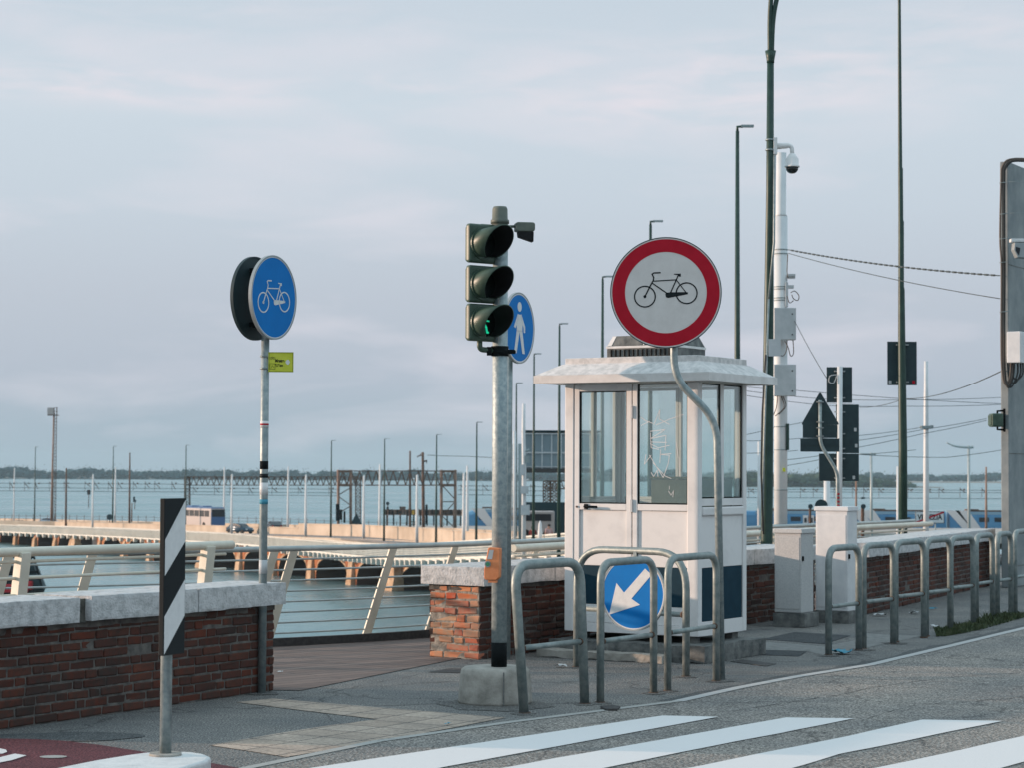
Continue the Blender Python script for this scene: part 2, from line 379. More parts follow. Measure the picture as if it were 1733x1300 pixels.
def glass_mat(name, tint, refl=0.10):
    m = bpy.data.materials.new(name); m.use_nodes = True
    t = m.node_tree; t.nodes.clear()
    o = N(t, 'ShaderNodeOutputMaterial'); mx = N(t, 'ShaderNodeMixShader')
    tr = N(t, 'ShaderNodeBsdfTransparent'); gl = N(t, 'ShaderNodeBsdfGlossy'); fr = N(t, 'ShaderNodeFresnel')
    tr.inputs[0].default_value = (*tint, 1); gl.inputs['Roughness'].default_value = 0.02
    ge = N(t, 'ShaderNodeNewGeometry'); mi = N(t, 'ShaderNodeMapRange')
    mi.inputs[3].default_value = 1.5; mi.inputs[4].default_value = 1 / 1.5
    t.links.new(ge.outputs['Backfacing'], mi.inputs[0]); t.links.new(mi.outputs[0], fr.inputs[0])
    ma = N(t, 'ShaderNodeMath', operation='ADD'); ma.inputs[1].default_value = refl
    t.links.new(fr.outputs[0], ma.inputs[0]); t.links.new(ma.outputs[0], mx.inputs[0])
    t.links.new(tr.outputs[0], mx.inputs[1]); t.links.new(gl.outputs[0], mx.inputs[2]); t.links.new(mx.outputs[0], o.inputs[0])
    return m
M['glass'] = glass_mat('tinted_glass', (0.945, 0.985, 0.975), 0.07)

# ------------------------------------------------------------------ mesh builder
class MB:
    def __init__(s):
        s.v = []; s.f = []; s.m = []; s.sm = []
    def add(s, vs, fs, mi=0, sm=False):
        o = len(s.v)
        s.v.extend([tuple(x) for x in vs])
        for f in fs:
            s.f.append([i + o for i in f]); s.m.append(mi); s.sm.append(sm)
        return s
    def box(s, c, d, rz=0.0, mi=0, rot=None):
        hx, hy, hz = d[0] / 2, d[1] / 2, d[2] / 2
        m = rot if rot is not None else Matrix.Rotation(rz, 3, 'Z')
        c = V(c)
        vs = [c + m @ V((x, y, z)) for z in (-hz, hz) for x, y in ((-hx, -hy), (hx, -hy), (hx, hy), (-hx, hy))]
        return s.add(vs, [(3, 2, 1, 0), (4, 5, 6, 7), (0, 1, 5, 4), (1, 2, 6, 5), (2, 3, 7, 6), (3, 0, 4, 7)], mi)
    def beam(s, a, b, w, h=None, mi=0):
        """square bar between two points"""
        a = V(a); b = V(b); h = h or w
        d = (b - a).normalized()
        up = V((0, 0, 1)) if abs(d.z) < 0.95 else V((0, 1, 0))
        x = d.cross(up).normalized(); y = x.cross(d)
        vs = []
        for p in (a, b):
            for i, j in ((-1, -1), (1, -1), (1, 1), (-1, 1)):
                vs.append(p + x * i * w / 2 + y * j * h / 2)
        return s.add(vs, [(0, 1, 2, 3), (7, 6, 5, 4), (0, 4, 5, 1), (1, 5, 6, 2), (2, 6, 7, 3), (3, 7, 4, 0)], mi)
    def tube(s, pts, r, n=14, mi=0, caps=True, sm=True):
        pts = [V(p) for p in pts]
        rs = r if isinstance(r, (list, tuple)) else [r] * len(pts)
        d0 = (pts[1] - pts[0]).normalized()
        ref = V((0, 0, 1)) if abs(d0.z) < 0.9 else V((1, 0, 0))
        x = d0.cross(ref).normalized()
        vs = []
        for i, p in enumerate(pts):
            if i == 0: d = d0
            elif i == len(pts) - 1: d = (p - pts[i - 1]).normalized()
            else: d = ((p - pts[i - 1]).normalized() + (pts[i + 1] - p).normalized()).normalized()
            x = (x - d * x.dot(d)).normalized(); y = d.cross(x)
            for k in range(n):
                a = 2 * math.pi * k / n
                vs.append(p + (x * math.cos(a) + y * math.sin(a)) * rs[i])
        fs = []
        for i in range(len(pts) - 1):
            for k in range(n):
                fs.append((i * n + k, i * n + (k + 1) % n, (i + 1) * n + (k + 1) % n, (i + 1) * n + k))
        s.add(vs, fs, mi, sm)
        if caps:
            o = len(s.v) - len(vs)
            s.f.append([o + k for k in range(n)][::-1]); s.m.append(mi); s.sm.append(False)
            s.f.append([o + (len(pts) - 1) * n + k for k in range(n)]); s.m.append(mi); s.sm.append(False)
        return s
    def cyl(s, a, b, r, n=20, mi=0, r2=None):
        return s.tube([a, b], [r, r if r2 is None else r2], n, mi)
    def prism(s, poly, y0, y1, mi=0):
        """polygon in local XZ (counter-clockwise seen from -Y), extruded along Y"""
        n = len(poly)
        vs = [(x, y0, z) for x, z in poly] + [(x, y1, z) for x, z in poly]
        fs = [list(range(n)), list(range(n, 2 * n))[::-1]] + [((i + 1) % n, i, n + i, n + (i + 1) % n) for i in range(n)]
        return s.add(vs, fs, mi)
    def ring(s, cx, cz, r0, r1, y0, y1, n=64, mi=0):
        vs = []
        for y in (y0, y1):
            for rr in (r0, r1):
                for k in range(n):
                    a = 2 * math.pi * k / n
                    vs.append((cx + rr * math.cos(a), y, cz + rr * math.sin(a)))
        fs = []
        for k in range(n):
            j = (k + 1) % n
            fs += [(k, n + k, n + j, j), (2 * n + j, 3 * n + j, 3 * n + k, 2 * n + k), (n + k, 3 * n + k, 3 * n + j, n + j), (j, 2 * n + j, 2 * n + k, k)]
        return s.add(vs, fs, mi)
    def disc(s, cx, cz, r, y0, y1, n=64, mi=0):
        return s.prism([(cx + r * math.cos(2 * math.pi * k / n), cz + r * math.sin(2 * math.pi * k / n)) for k in range(n)], y0, y1, mi)
    def stroke(s, pts, w, y0, y1, mi=0):
        """flat line of width w through XZ points"""
        for (x0, z0), (x1, z1) in zip(pts, pts[1:]):
            dx, dz = x1 - x0, z1 - z0; l = math.hypot(dx, dz) or 1e-6
            nx, nz_ = -dz / l * w / 2, dx / l * w / 2
            ex, ez = dx / l * w * .3, dz / l * w * .3
            s.prism([(x0 - ex - nx, z0 - ez - nz_), (x1 + ex - nx, z1 + ez - nz_), (x1 + ex + nx, z1 + ez + nz_), (x0 - ex + nx, z0 - ez + nz_)], y0, y1, mi)
        return s
    def lathe(s, prof, c=(0, 0, 0), n=32, mi=0, sm=True):
        vs = []; c = V(c)
        for r_, z in prof:
            for k in range(n):
                a = 2 * math.pi * k / n
                vs.append(c + V((r_ * math.cos(a), r_ * math.sin(a), z)))
        fs = []
        for i in range(len(prof) - 1):
            for k in range(n):
                j = (k + 1) % n
                fs.append((i * n + k, i * n + j, (i + 1) * n + j, (i + 1) * n + k))
        fs.append(list(range(n))[::-1]); fs.append([(len(prof) - 1) * n + k for k in range(n)])
        return s.add(vs, fs, mi, sm)
    def build(s, name, mats, parent=None, bevel=0.0, loc=None, rotz=0.0, smooth_angle=None, seg=2):
        me = bpy.data.meshes.new(name)
        me.from_pydata(s.v, [], s.f)
        if not isinstance(mats, (list, tuple)): mats = [mats]
        for x in mats: me.materials.append(x)
        me.polygons.foreach_set('material_index', s.m)
        me.polygons.foreach_set('use_smooth', s.sm)
        me.update()
        o = bpy.data.objects.new(name, me)
        COL.objects.link(o)
        if parent: o.parent = parent
        if loc is not None: o.location = loc
        if rotz: o.rotation_euler = (0, 0, rotz)
        if bevel:
            b = o.modifiers.new('bevel', 'BEVEL'); b.width = bevel; b.segments = seg; b.limit_method = 'ANGLE'; b.angle_limit = R(35)
            b.harden_normals = False
        return o

def thing(name, label, cat, loc=(0, 0, 0), rotz=0.0, group=None):
    o = bpy.data.objects.new(name, None)
    COL.objects.link(o)
    o.empty_display_size = 0.1
    o.location = loc; o.rotation_euler = (0, 0, rotz)
    o['label'] = label; o['category'] = cat
    if group: o['group'] = group
    return o
def tag(o, label, cat, group=None):
    o['label'] = label; o['category'] = cat
    if group: o['group'] = group
    return o
def struct(o, kind='structure', label=None):
    o['kind'] = kind
    if label: o['label'] = label
    return o
def dup(root, loc, rotz=None, label=None, group=None, scale=None):
    r = root.copy(); COL.objects.link(r); r.location = loc
    if rotz is not None: r.rotation_euler = (0, 0, rotz)
    if scale: r.scale = scale
    if label: r['label'] = label
    if group: r['group'] = group
    for ch in list(root.children):
        c = ch.copy(); COL.objects.link(c); c.parent = r
        for g in list(ch.children):
            d = g.copy(); COL.objects.link(d); d.parent = c
    return r
def fillet(pts, rad, seg=7):
    """round the inner corners of a polyline"""
    pts = [V(p) for p in pts]
    res = [pts[0]]
    for i in range(1, len(pts) - 1):
        a, b, c = pts[i - 1], pts[i], pts[i + 1]
        r_ = rad[i - 1] if isinstance(rad, (list, tuple)) else rad
        d1 = (a - b); d2 = (c - b)
        t = min(r_, d1.length * .49, d2.length * .49)
        p1 = b + d1.normalized() * t; p2 = b + d2.normalized() * t
        for k in range(seg + 1):
            u = k / seg
            res.append(p1 * (1 - u) ** 2 + b * 2 * u * (1 - u) + p2 * u * u)
    res.append(pts[-1])
    return res
def rough_box(mb, c, d, step=0.05, amp=0.006, mi=0, seed=0, fr=3.0, rz=0.0, chip=0.0):
    """closed box with uneven stone-like faces"""
    n = [max(1, int(round(x / step))) for x in d]
    c = V(c); idx = {}; vs = []; fs = []
    m = Matrix.Rotation(rz, 3, 'Z')
    def vid(i, j, k):
        key = (i, j, k)
        if key not in idx:
            p = V(((i / n[0] - .5) * d[0], (j / n[1] - .5) * d[1], (k / n[2] - .5) * d[2]))
            q = (p + V((seed * 3.7, seed * 1.3, 0)))
            dv = V((noise.noise(q * fr), noise.noise(q * fr + V((9, 0, 0))), noise.noise(q * fr + V((0, 9, 0)))))
            dv += 0.5 * V((noise.noise(q * fr * 4), noise.noise(q * fr * 4 + V((5, 0, 0))), noise.noise(q * fr * 4 + V((0, 5, 0)))))
            edge = (i in (0, n[0])) + (j in (0, n[1])) + (k in (0, n[2]))
            p2 = p + dv * amp
            if edge >= 2:
                pull = chip * (0.4 + 1.2 * max(0, noise.noise(q * 7)))
                if i in (0, n[0]): p2.x -= math.copysign(pull, p.x)
                if j in (0, n[1]): p2.y -= math.copysign(pull, p.y)
                if k in (0, n[2]): p2.z -= math.copysign(pull, p.z)
            idx[key] = len(vs); vs.append(c + m @ p2)
        return idx[key]
    for i in range(n[0]):
        for j in range(n[1]):
            fs.append((vid(i, j, n[2]), vid(i + 1, j, n[2]), vid(i + 1, j + 1, n[2]), vid(i, j + 1, n[2])))
            fs.append((vid(i, j, 0), vid(i, j + 1, 0), vid(i + 1, j + 1, 0), vid(i + 1, j, 0)))
    for i in range(n[0]):
        for k in range(n[2]):
            fs.append((vid(i, 0, k), vid(i + 1, 0, k), vid(i + 1, 0, k + 1), vid(i, 0, k + 1)))
            fs.append((vid(i, n[1], k), vid(i, n[1], k + 1), vid(i + 1, n[1], k + 1), vid(i + 1, n[1], k)))
    for j in range(n[1]):
        for k in range(n[2]):
            fs.append((vid(0, j, k), vid(0, j, k + 1), vid(0, j + 1, k + 1), vid(0, j + 1, k)))
            fs.append((vid(n[0], j, k), vid(n[0], j + 1, k), vid(n[0], j + 1, k + 1), vid(n[0], j, k + 1)))
    mb.add(vs, fs, mi, False)
    return mb
def spline(pts, n=8):
    pts = [V(p) for p in pts]; res = []
    for i in range(len(pts) - 1):
        p0 = pts[max(i - 1, 0)]; p1_ = pts[i]; p2_ = pts[i + 1]; p3 = pts[min(i + 2, len(pts) - 1)]
        for k in range(n):
            u = k / n
            res.append(.5 * ((2 * p1_) + (p2_ - p0) * u + (2 * p0 - 5 * p1_ + 4 * p2_ - p3) * u * u + (3 * p1_ - p0 - 3 * p2_ + p3) * u ** 3))
    res.append(pts[-1]); return res
def sheet(name, pts, z, m, kind='structure', label=None, thick=0.0, inset=None):
    """flat polygon in the ground plane; thick > 0 gives it sides down to z - thick"""
    mb = MB(); n = len(pts)
    a = sum(p[0] * q[1] - q[0] * p[1] for p, q in zip(pts, pts[1:] + pts[:1]))
    if a < 0: pts = pts[::-1]
    vs = [(p[0], p[1], z) for p in pts]; fs = [list(range(n))]
    if thick:
        vs += [(p[0], p[1], z - thick) for p in pts]
        fs += [((i + 1) % n, i, n + i, n + (i + 1) % n) for i in range(n)] + [list(range(n, 2 * n))[::-1]]
    mb.add(vs, fs)
    o = mb.build(name, m)
    return struct(o, kind, label)
def xy(p): return (p.x, p.y)
def text(name, s, size, m, parent, loc, extrude=0.001, sx=1.0, bold=0.0, fit=0, rot=(math.pi / 2, 0, 0)):
    c = bpy.data.curves.new(name, 'FONT')
    c.body = s; c.size = size; c.extrude = extrude; c.offset = bold
    c.align_x = 'CENTER'; c.align_y = 'CENTER'
    c.materials.append(m)
    o = bpy.data.objects.new(name, c); COL.objects.link(o)
    me = bpy.data.meshes.new_from_object(o); me.name = name
    bpy.data.objects.remove(o); bpy.data.curves.remove(c)
    o = bpy.data.objects.new(name, me); COL.objects.link(o)
    if not me.materials: me.materials.append(m)
    if fit:
        xs_ = [v.co.x for v in me.vertices]; sx = fit / (max(xs_) - min(xs_))
    o.parent = parent; o.location = loc; o.rotation_euler = rot; o.scale = (sx, 1, 1)
    return o

# ================================================================== GROUND, WATER
U = V((0.53, 0.848, 0)); NF = V((-0.848, 0.53, 0))   # along the kerb / towards the lagoon
WZ = -12.85
M['pave'] = ground_mat('pavement_asphalt', (0.160, 0.156, 0.150), (0.050, 0.051, 0.052), (0.36, 0.345, 0.325), grain=75, contrast=0.75, bump=0.8)
M['road'] = ground_mat('road_asphalt', (0.225, 0.203, 0.184), (0.060, 0.057, 0.054), (0.50, 0.46, 0.42), grain=60, contrast=0.68, bump=0.75)
M['far_road'] = mat('far_asphalt', (0.16, 0.15, 0.145), 0.9, c2=(0.24, 0.22, 0.21), ns=0.3)
M['tile'] = None
def water_mat():
    m = bpy.data.materials.new('lagoon_water'); m.use_nodes = True
    t = m.node_tree; b = t.nodes['Principled BSDF']
    b.inputs['Base Color'].default_value = (0.055, 0.10, 0.105, 1)
    b.inputs['Roughness'].default_value = 0.36
    b.inputs['IOR'].default_value = 1.45
    b.inputs['Specular IOR Level'].default_value = 0.5
    co = N(t, 'ShaderNodeTexCoord'); mp_ = N(t, 'ShaderNodeMapping'); mp_.inputs['Scale'].default_value = (0.55, 0.9, 1)
    n1 = N(t, 'ShaderNodeTexNoise'); n1.inputs['Scale'].default_value = 0.9; n1.inputs['Detail'].default_value = 7; n1.inputs['Roughness'].default_value = 0.6
    t.links.new(co.outputs['Object'], mp_.inputs[0]); t.links.new(mp_.outputs[0], n1.inputs['Vector'])
    n2 = N(t, 'ShaderNodeTexNoise'); n2.inputs['Scale'].default_value = 0.02; n2.inputs['Detail'].default_value = 5
    t.links.new(mp_.outputs[0], n2.inputs['Vector'])
    rr = N(t, 'ShaderNodeMapRange'); rr.inputs[1].default_value = 0.35; rr.inputs[2].default_value = 0.65; rr.inputs[3].default_value = 0.35; rr.inputs[4].default_value = 1.0
    t.links.new(n2.outputs['Fac'], rr.inputs[0])
    n3 = N(t, 'ShaderNodeTexNoise'); n3.inputs['Scale'].default_value = 0.035; n3.inputs['Detail'].default_value = 8; n3.inputs['Roughness'].default_value = 0.65; n3.inputs['Distortion'].default_value = 0.6
    m3 = N(t, 'ShaderNodeMapping'); m3.inputs['Scale'].default_value = (0.45, 1.0, 1); t.links.new(co.outputs['Object'], m3.inputs[0]); t.links.new(m3.outputs[0], n3.inputs['Vector'])
    r3 = N(t, 'ShaderNodeMapRange'); r3.inputs[1].default_value = 0.35; r3.inputs[2].default_value = 0.65; r3.inputs[3].default_value = 0.16; r3.inputs[4].default_value = 0.46
    t.links.new(n3.outputs['Fac'], r3.inputs[0]); t.links.new(r3.outputs[0], b.inputs['Roughness'])
    bp = N(t, 'ShaderNodeBump'); bp.inputs['Distance'].default_value = 0.70
    t.links.new(rr.outputs[0], bp.inputs['Strength'])
    b.inputs['Base Color'].default_value = (0.155, 0.26, 0.28, 1)
    t.links.new(n1.outputs['Fac'], bp.inputs['Height']); t.links.new(bp.outputs['Normal'], b.inputs['Normal'])
    return m
M['water'] = water_mat()
mbw = MB(); S = 7500
mbw.add([(-S, -300, WZ), (S, -300, WZ), (S, 9000, WZ), (-S, 9000, WZ)], [(0, 1, 2, 3)])
struct(mbw.build('water', M['water']), label='wide calm grey-blue lagoon')

# path line of the outer railing (B) and land edge
BL = [(-8.5, 16.4), (-6.4, 17.5), (-4.4, 18.75), (-2.8, 19.8), (-1.48, 20.75), (-0.5, 21.75), (0.5, 23.2), (1.8, 25.6), (3.3, 28.7), (5.3, 31.6), (8.0, 36.0)]
land = [(-30, -25), (45, -25), (45, 38.0)] + [(8.0, 38.0)] + [(x, y) for x, y in BL[::-1]] + [(-30, 6.0)]
# kerb line (edge of the carriageway), from photo points
kerb_px = [(430, 1300), (640, 1257), (860, 1225), (1147, 1189), (1250, 1166), (1350, 1147), (1473, 1127), (1600, 1097), (1733, 1065)]
kerb = [G(px, py) for px, py in kerb_px]
kd0 = (kerb[1] - kerb[0]).normalized(); kd1 = (kerb[-1] - kerb[-2]).normalized()
kerb = [kerb[0] - kd0 * 6] + kerb + [kerb[-1] + kd1 * 14]
struct(sheet('pavement', land, 0.0, M['pave'], thick=14.0), label='speckled grey asphalt pavement')
road_poly = [xy(p) for p in kerb] + [(44.9, 37.9), (44.9, -24.9), (-6, -24.9)]
sheet('road', road_poly, 0.004, M['road'], label='coarse grey asphalt carriageway')
def ribbon(name, pts, w0, w1, z, m, label):
    mb = MB(); vs = []
    for i, p in enumerate(pts):
        d = (pts[min(i + 1, len(pts) - 1)] - pts[max(i - 1, 0)]).normalized()
        nrm = V((d.y, -d.x, 0))
        vs += [(p + nrm * w0[i if isinstance(w0, list) else 0] if False else p + nrm * w0), p + nrm * w1]
    vs = [(v.x, v.y, z) for v in vs]
    mb.add(vs, [(2 * i, 2 * i + 1, 2 * i + 3, 2 * i + 2) for i in range(len(pts) - 1)])
    return struct(mb.build(name, m), label=label)
def densify(pts, step=0.12, wob=0.0, seed=0):
    res = []
    for a, b in zip(pts, pts[1:]):
        n = max(1, int((b - a).length / step))
        for k in range(n):
            p = a.lerp(b, k / n)
            res.append(p + V((noise.noise(p * 2 + V((seed, 0, 0))), noise.noise(p * 2 + V((0, seed, 0))), 0)) * wob)
    res.append(pts[-1]); return res
M['line'] = paint_mat('worn_white_line', (0.42, 0.41, 0.40), (0.15, 0.15, 0.145), 0.56)
M['line2'] = paint_mat('faded_kerb_line', (0.34, 0.33, 0.31), (0.13, 0.13, 0.125), 0.60)
M['zebra'] = paint_mat('zebra_paint', (0.68, 0.65, 0.64), (0.30, 0.29, 0.28), 0.46)
ribbon('road_edge_line', densify(kerb[4:], .15, .012), -0.045, 0.045, 0.008, M['line'], 'white painted line along the road edge')
ribbon('kerb_strip', densify(kerb[:5], .15, .012), -0.04, 0.035, 0.0075, M['line2'], 'faded pale strip where pavement meets road')
# zebra stripes: corners read from the photograph
zeb = [[(480, 1310), (1120, 1214), (1216, 1216), (760, 1300), (700, 1312)],
       [(800, 1312), (1330, 1217), (1446, 1219), (1160, 1275), (980, 1312)],
       [(1120, 1312), (1420, 1252), (1560, 1221), (1697, 1223), (1420, 1280), (1310, 1312)],
       [(1440, 1312), (1600, 1278), (1735, 1248), (1900, 1222), (1990, 1226), (1735, 1292), (1660, 1312)]]
for k, z_ in enumerate(zeb):
    pts = [G(a, b) for a, b in z_]
    dens = densify([*pts, pts[0]], .08, .010, k)[:-1]
    o = sheet('zebra_stripe', [xy(p) for p in dens], 0.009, M['zebra'])
    o['label'] = ['white zebra stripe nearest the concrete drum', 'second white zebra stripe out from the pavement', 'third white zebra stripe, reaching furthest right', 'white zebra stripe in the bottom right corner'][k]
# pale tactile tiles
def tile_mat():
    m = bpy.data.materials.new('beige_paving_tiles'); m.use_nodes = True
    t = m.node_tree; b = t.nodes['Principled BSDF']; b.inputs['Roughness'].default_value = 0.9
    co = N(t, 'ShaderNodeTexCoord'); mp_ = N(t, 'ShaderNodeMapping'); mp_.inputs['Rotation'].default_value = (0, 0, -math.atan2(0.848, 0.53))
    br = N(t, 'ShaderNodeTexBrick'); br.offset = 0.0
    br.inputs['Scale'].default_value = 1.0; br.inputs['Brick Width'].default_value = 0.30; br.inputs['Row Height'].default_value = 0.30
    br.inputs['Mortar Size'].default_value = 0.007; br.inputs['Mortar Smooth'].default_value = 0.2
    br.inputs['Color1'].default_value = (0.40, 0.305, 0.24, 1); br.inputs['Color2'].default_value = (0.48, 0.375, 0.30, 1); br.inputs['Mortar'].default_value = (0.07, 0.065, 0.06, 1)
    t.links.new(co.outputs['Object'], mp_.inputs[0]); t.links.new(mp_.outputs[0], br.inputs['Vector'])
    n = N(t, 'ShaderNodeTexNoise'); n.inputs['Scale'].default_value = 40; n.inputs['Detail'].default_value = 8
    n2 = N(t, 'ShaderNodeTexNoise'); n2.inputs['Scale'].default_value = 2.5; n2.inputs['Detail'].default_value = 6
    t.links.new(co.outputs['Object'], n.inputs['Vector']); t.links.new(co.outputs['Object'], n2.inputs['Vector'])
    r = N(t, 'ShaderNodeValToRGB'); r.color_ramp.elements[0].position = .25; r.color_ramp.elements[1].position = .75
    r.color_ramp.elements[0].color = (.62, .62, .62, 1); r.color_ramp.elements[1].color = (1.2, 1.2, 1.2, 1)
    r2 = N(t, 'ShaderNodeValToRGB'); r2.color_ramp.elements[0].position = .35; r2.color_ramp.elements[1].position = .65
    r2.color_ramp.elements[0].color = (.72, .74, .76, 1); r2.color_ramp.elements[1].color = (1.1, 1.1, 1.1, 1)
    t.links.new(n.outputs['Fac'], r.inputs['Fac']); t.links.new(n2.outputs['Fac'], r2.inputs['Fac'])
    mu = N(t, 'ShaderNodeMixRGB', blend_type='MULTIPLY'); mu.inputs[0].default_value = 1
    mu2 = N(t, 'ShaderNodeMixRGB', blend_type='MULTIPLY'); mu2.inputs[0].default_value = 1
    t.links.new(br.outputs['Color'], mu.inputs[1]); t.links.new(r.outputs['Color'], mu.inputs[2])
    t.links.new(mu.outputs[0], mu2.inputs[1]); t.links.new(r2.outputs['Color'], mu2.inputs[2])
    t.links.new(mu2.outputs[0], b.inputs['Base Color'])
    bp = N(t, 'ShaderNodeBump'); bp.inputs['Strength'].default_value = .6; bp.inputs['Distance'].default_value = .004
    t.links.new(n.outputs['Fac'], bp.inputs['Height']); t.links.new(bp.outputs['Normal'], b.inputs['Normal'])
    return m
M['tile'] = tile_mat()
tp = [(400, 1190), (462, 1184), (640, 1199), (856, 1216), (700, 1246), (485, 1283), (410, 1271), (355, 1263), (470, 1243), (560, 1229), (640, 1219), (520, 1205)]
sheet('paving', [xy(G(a, b)) for a, b in tp], 0.004, M['tile'], label='pale beige paving tiles leading to the crossing')
# red cycle lane
M['red_lane'] = ground_mat('red_lane_surface', (0.105, 0.026, 0.036), (0.055, 0.014, 0.020), (0.17, 0.055, 0.065), grain=80, contrast=0.7, cracks=False, bump=0.6)
rp_ = [(-60, 1252), (0, 1253), (60, 1254), (110, 1257), (170, 1264), (240, 1275), (300, 1284), (420, 1306), (520, 1340), (420, 1400), (-200, 1400)]
sheet('cycle_lane', [xy(G(a, b)) for a, b in rp_], 0.0085, M['red_lane'], label='dark red cycle lane surface at the lower left')
for poly in ([(-40, 1268), (0, 1271), (10, 1273), (12, 1277), (4, 1280), (-40, 1279)], [(-40, 1292), (0, 1286), (25, 1280), (45, 1283), (20, 1291), (-10, 1297), (-40, 1300)]):
    sheet('lane_marking', [xy(G(a, b)) for a, b in poly], 0.0125, M['zebra'], label='white letter painted on the red cycle lane')
pt = G(90, 1285)
sheet('lane_patch', [(pt.x + .06 * math.cos(a * .5236) * 1.3, pt.y + .06 * math.sin(a * .5236) * 1.0) for a in range(12)], 0.0125, M['line2'], label='faint grey spot on the red cycle lane')
# dark damp patches of repaired asphalt
M['gutter'] = ground_mat('gutter_asphalt', (0.085, 0.088, 0.090), (0.04, 0.042, 0.044), (0.19, 0.19, 0.185), grain=75, contrast=0.75, cracks=False, bump=0.7)
M['dark_patch'] = ground_mat('dark_repair_asphalt', (0.050, 0.055, 0.060), (0.025, 0.028, 0.03), (0.10, 0.105, 0.11), grain=80, contrast=0.7, cracks=False, bump=0.5)
def blob(cpx, cpy, a, b, seed, rot=0.9):
    c = G(cpx, cpy); res = []
    for k in range(40):
        t_ = 2 * math.pi * k / 40
        rr = 1 + .25 * noise.noise(V((math.cos(t_) * 1.3, math.sin(t_) * 1.3, seed)))
        x, y = a * rr * math.cos(t_), b * rr * math.sin(t_)
        res.append((c.x + x * math.cos(rot) - y * math.sin(rot), c.y + x * math.sin(rot) + y * math.cos(rot)))
    return res
sheet('asphalt_patch', blob(110, 1248, .50, .22, 3, 0.1), 0.004, M['gutter'], label='dark stain beside the red cycle lane')
for pl, lb in (([(1290, 1083), (1345, 1071), (1440, 1077), (1396, 1091)], 'dark repaired rectangle behind the first right hand hoop'),
               ([(1272, 1109), (1285, 1101), (1366, 1104), (1352, 1112)], 'dark repaired strip beside the kiosk slab')):
    sheet('asphalt_patch', [xy(G(a, b)) for a, b in pl], 0.004, M['dark_patch'], label=lb)
M['pale_slab'] = mat('pale_concrete_patch', (0.15, 0.15, 0.145), 0.9, c2=(0.24, 0.235, 0.225), ns=12, bump=.3, bs=60, detail=10)
sheet('concrete_patch', [xy(G(a, b)) for a, b in [(1270, 1100), (1290, 1087), (1394, 1095), (1470, 1080), (1452, 1072), (1500, 1075), (1560, 1077), (1400, 1112), (1366, 1103)]], 0.002, M['pale_slab'], label='pale concrete strip under the hoops')

gut = densify(kerb[4:], .12, .03, 7)
mbg = MB(); vsg = []
for i_, p_ in enumerate(gut):
    d_ = (gut[min(i_ + 1, len(gut) - 1)] - gut[max(i_ - 1, 0)]).normalized(); n_ = V((-d_.y, d_.x, 0))
    w_g = .16 + .10 * noise.noise(V((i_ * .13, 3, 1))) + .05 * noise.noise(V((i_ * .6, 8, 1)))
    vsg += [p_ + n_ * .02, p_ + n_ * max(.05, w_g)]
mbg.add([(v.x, v.y, .0015) for v in vsg], [(2 * i_, 2 * i_ + 2, 2 * i_ + 3, 2 * i_ + 1) for i_ in range(len(gut) - 1)])
struct(mbg.build('gutter_strip', M['gutter']), label='dark worn strip beside the road edge line')
M['crack'] = mat('crack_shadowless_dirt', (0.022, 0.023, 0.024), 0.95)
def crack(pxs, w, z, lb, sd_):
    pts = densify([G(a, c) for a, c in pxs], .05, .035, sd_)
    mb = MB(); vs = []
    for i_, p_ in enumerate(pts):
        d_ = (pts[min(i_ + 1, len(pts) - 1)] - pts[max(i_ - 1, 0)]).normalized(); n_ = V((-d_.y, d_.x, 0))
        ww = w * max(.12, .5 + 1.3 * noise.noise(V((i_ * .35, sd_, 2))))
        vs += [p_ - n_ * ww, p_ + n_ * ww]
    mb.add([(v.x, v.y, z) for v in vs], [(2 * i_, 2 * i_ + 1, 2 * i_ + 3, 2 * i_ + 2) for i_ in range(len(pts) - 1)])
    struct(mb.build('road_crack', M['crack']), label=lb)
crack([(1240, 1206), (1340, 1190), (1420, 1178), (1470, 1168), (1530, 1158), (1600, 1149), (1733, 1140)], .006, .0062, 'long dark crack along the carriageway', 3)
crack([(1455, 1222), (1500, 1208), (1550, 1196), (1620, 1190), (1733, 1182)], .004, .0062, 'fine crack beyond the zebra stripes', 5)
crack([(470, 1188), (560, 1172), (620, 1160), (720, 1140)], .004, .0022, 'fine crack along the edge of the deck', 8)
crack([(890, 1150), (950, 1158), (1000, 1156), (1060, 1164)], .004, .0022, 'fine crack on the pavement under the hoops', 9)
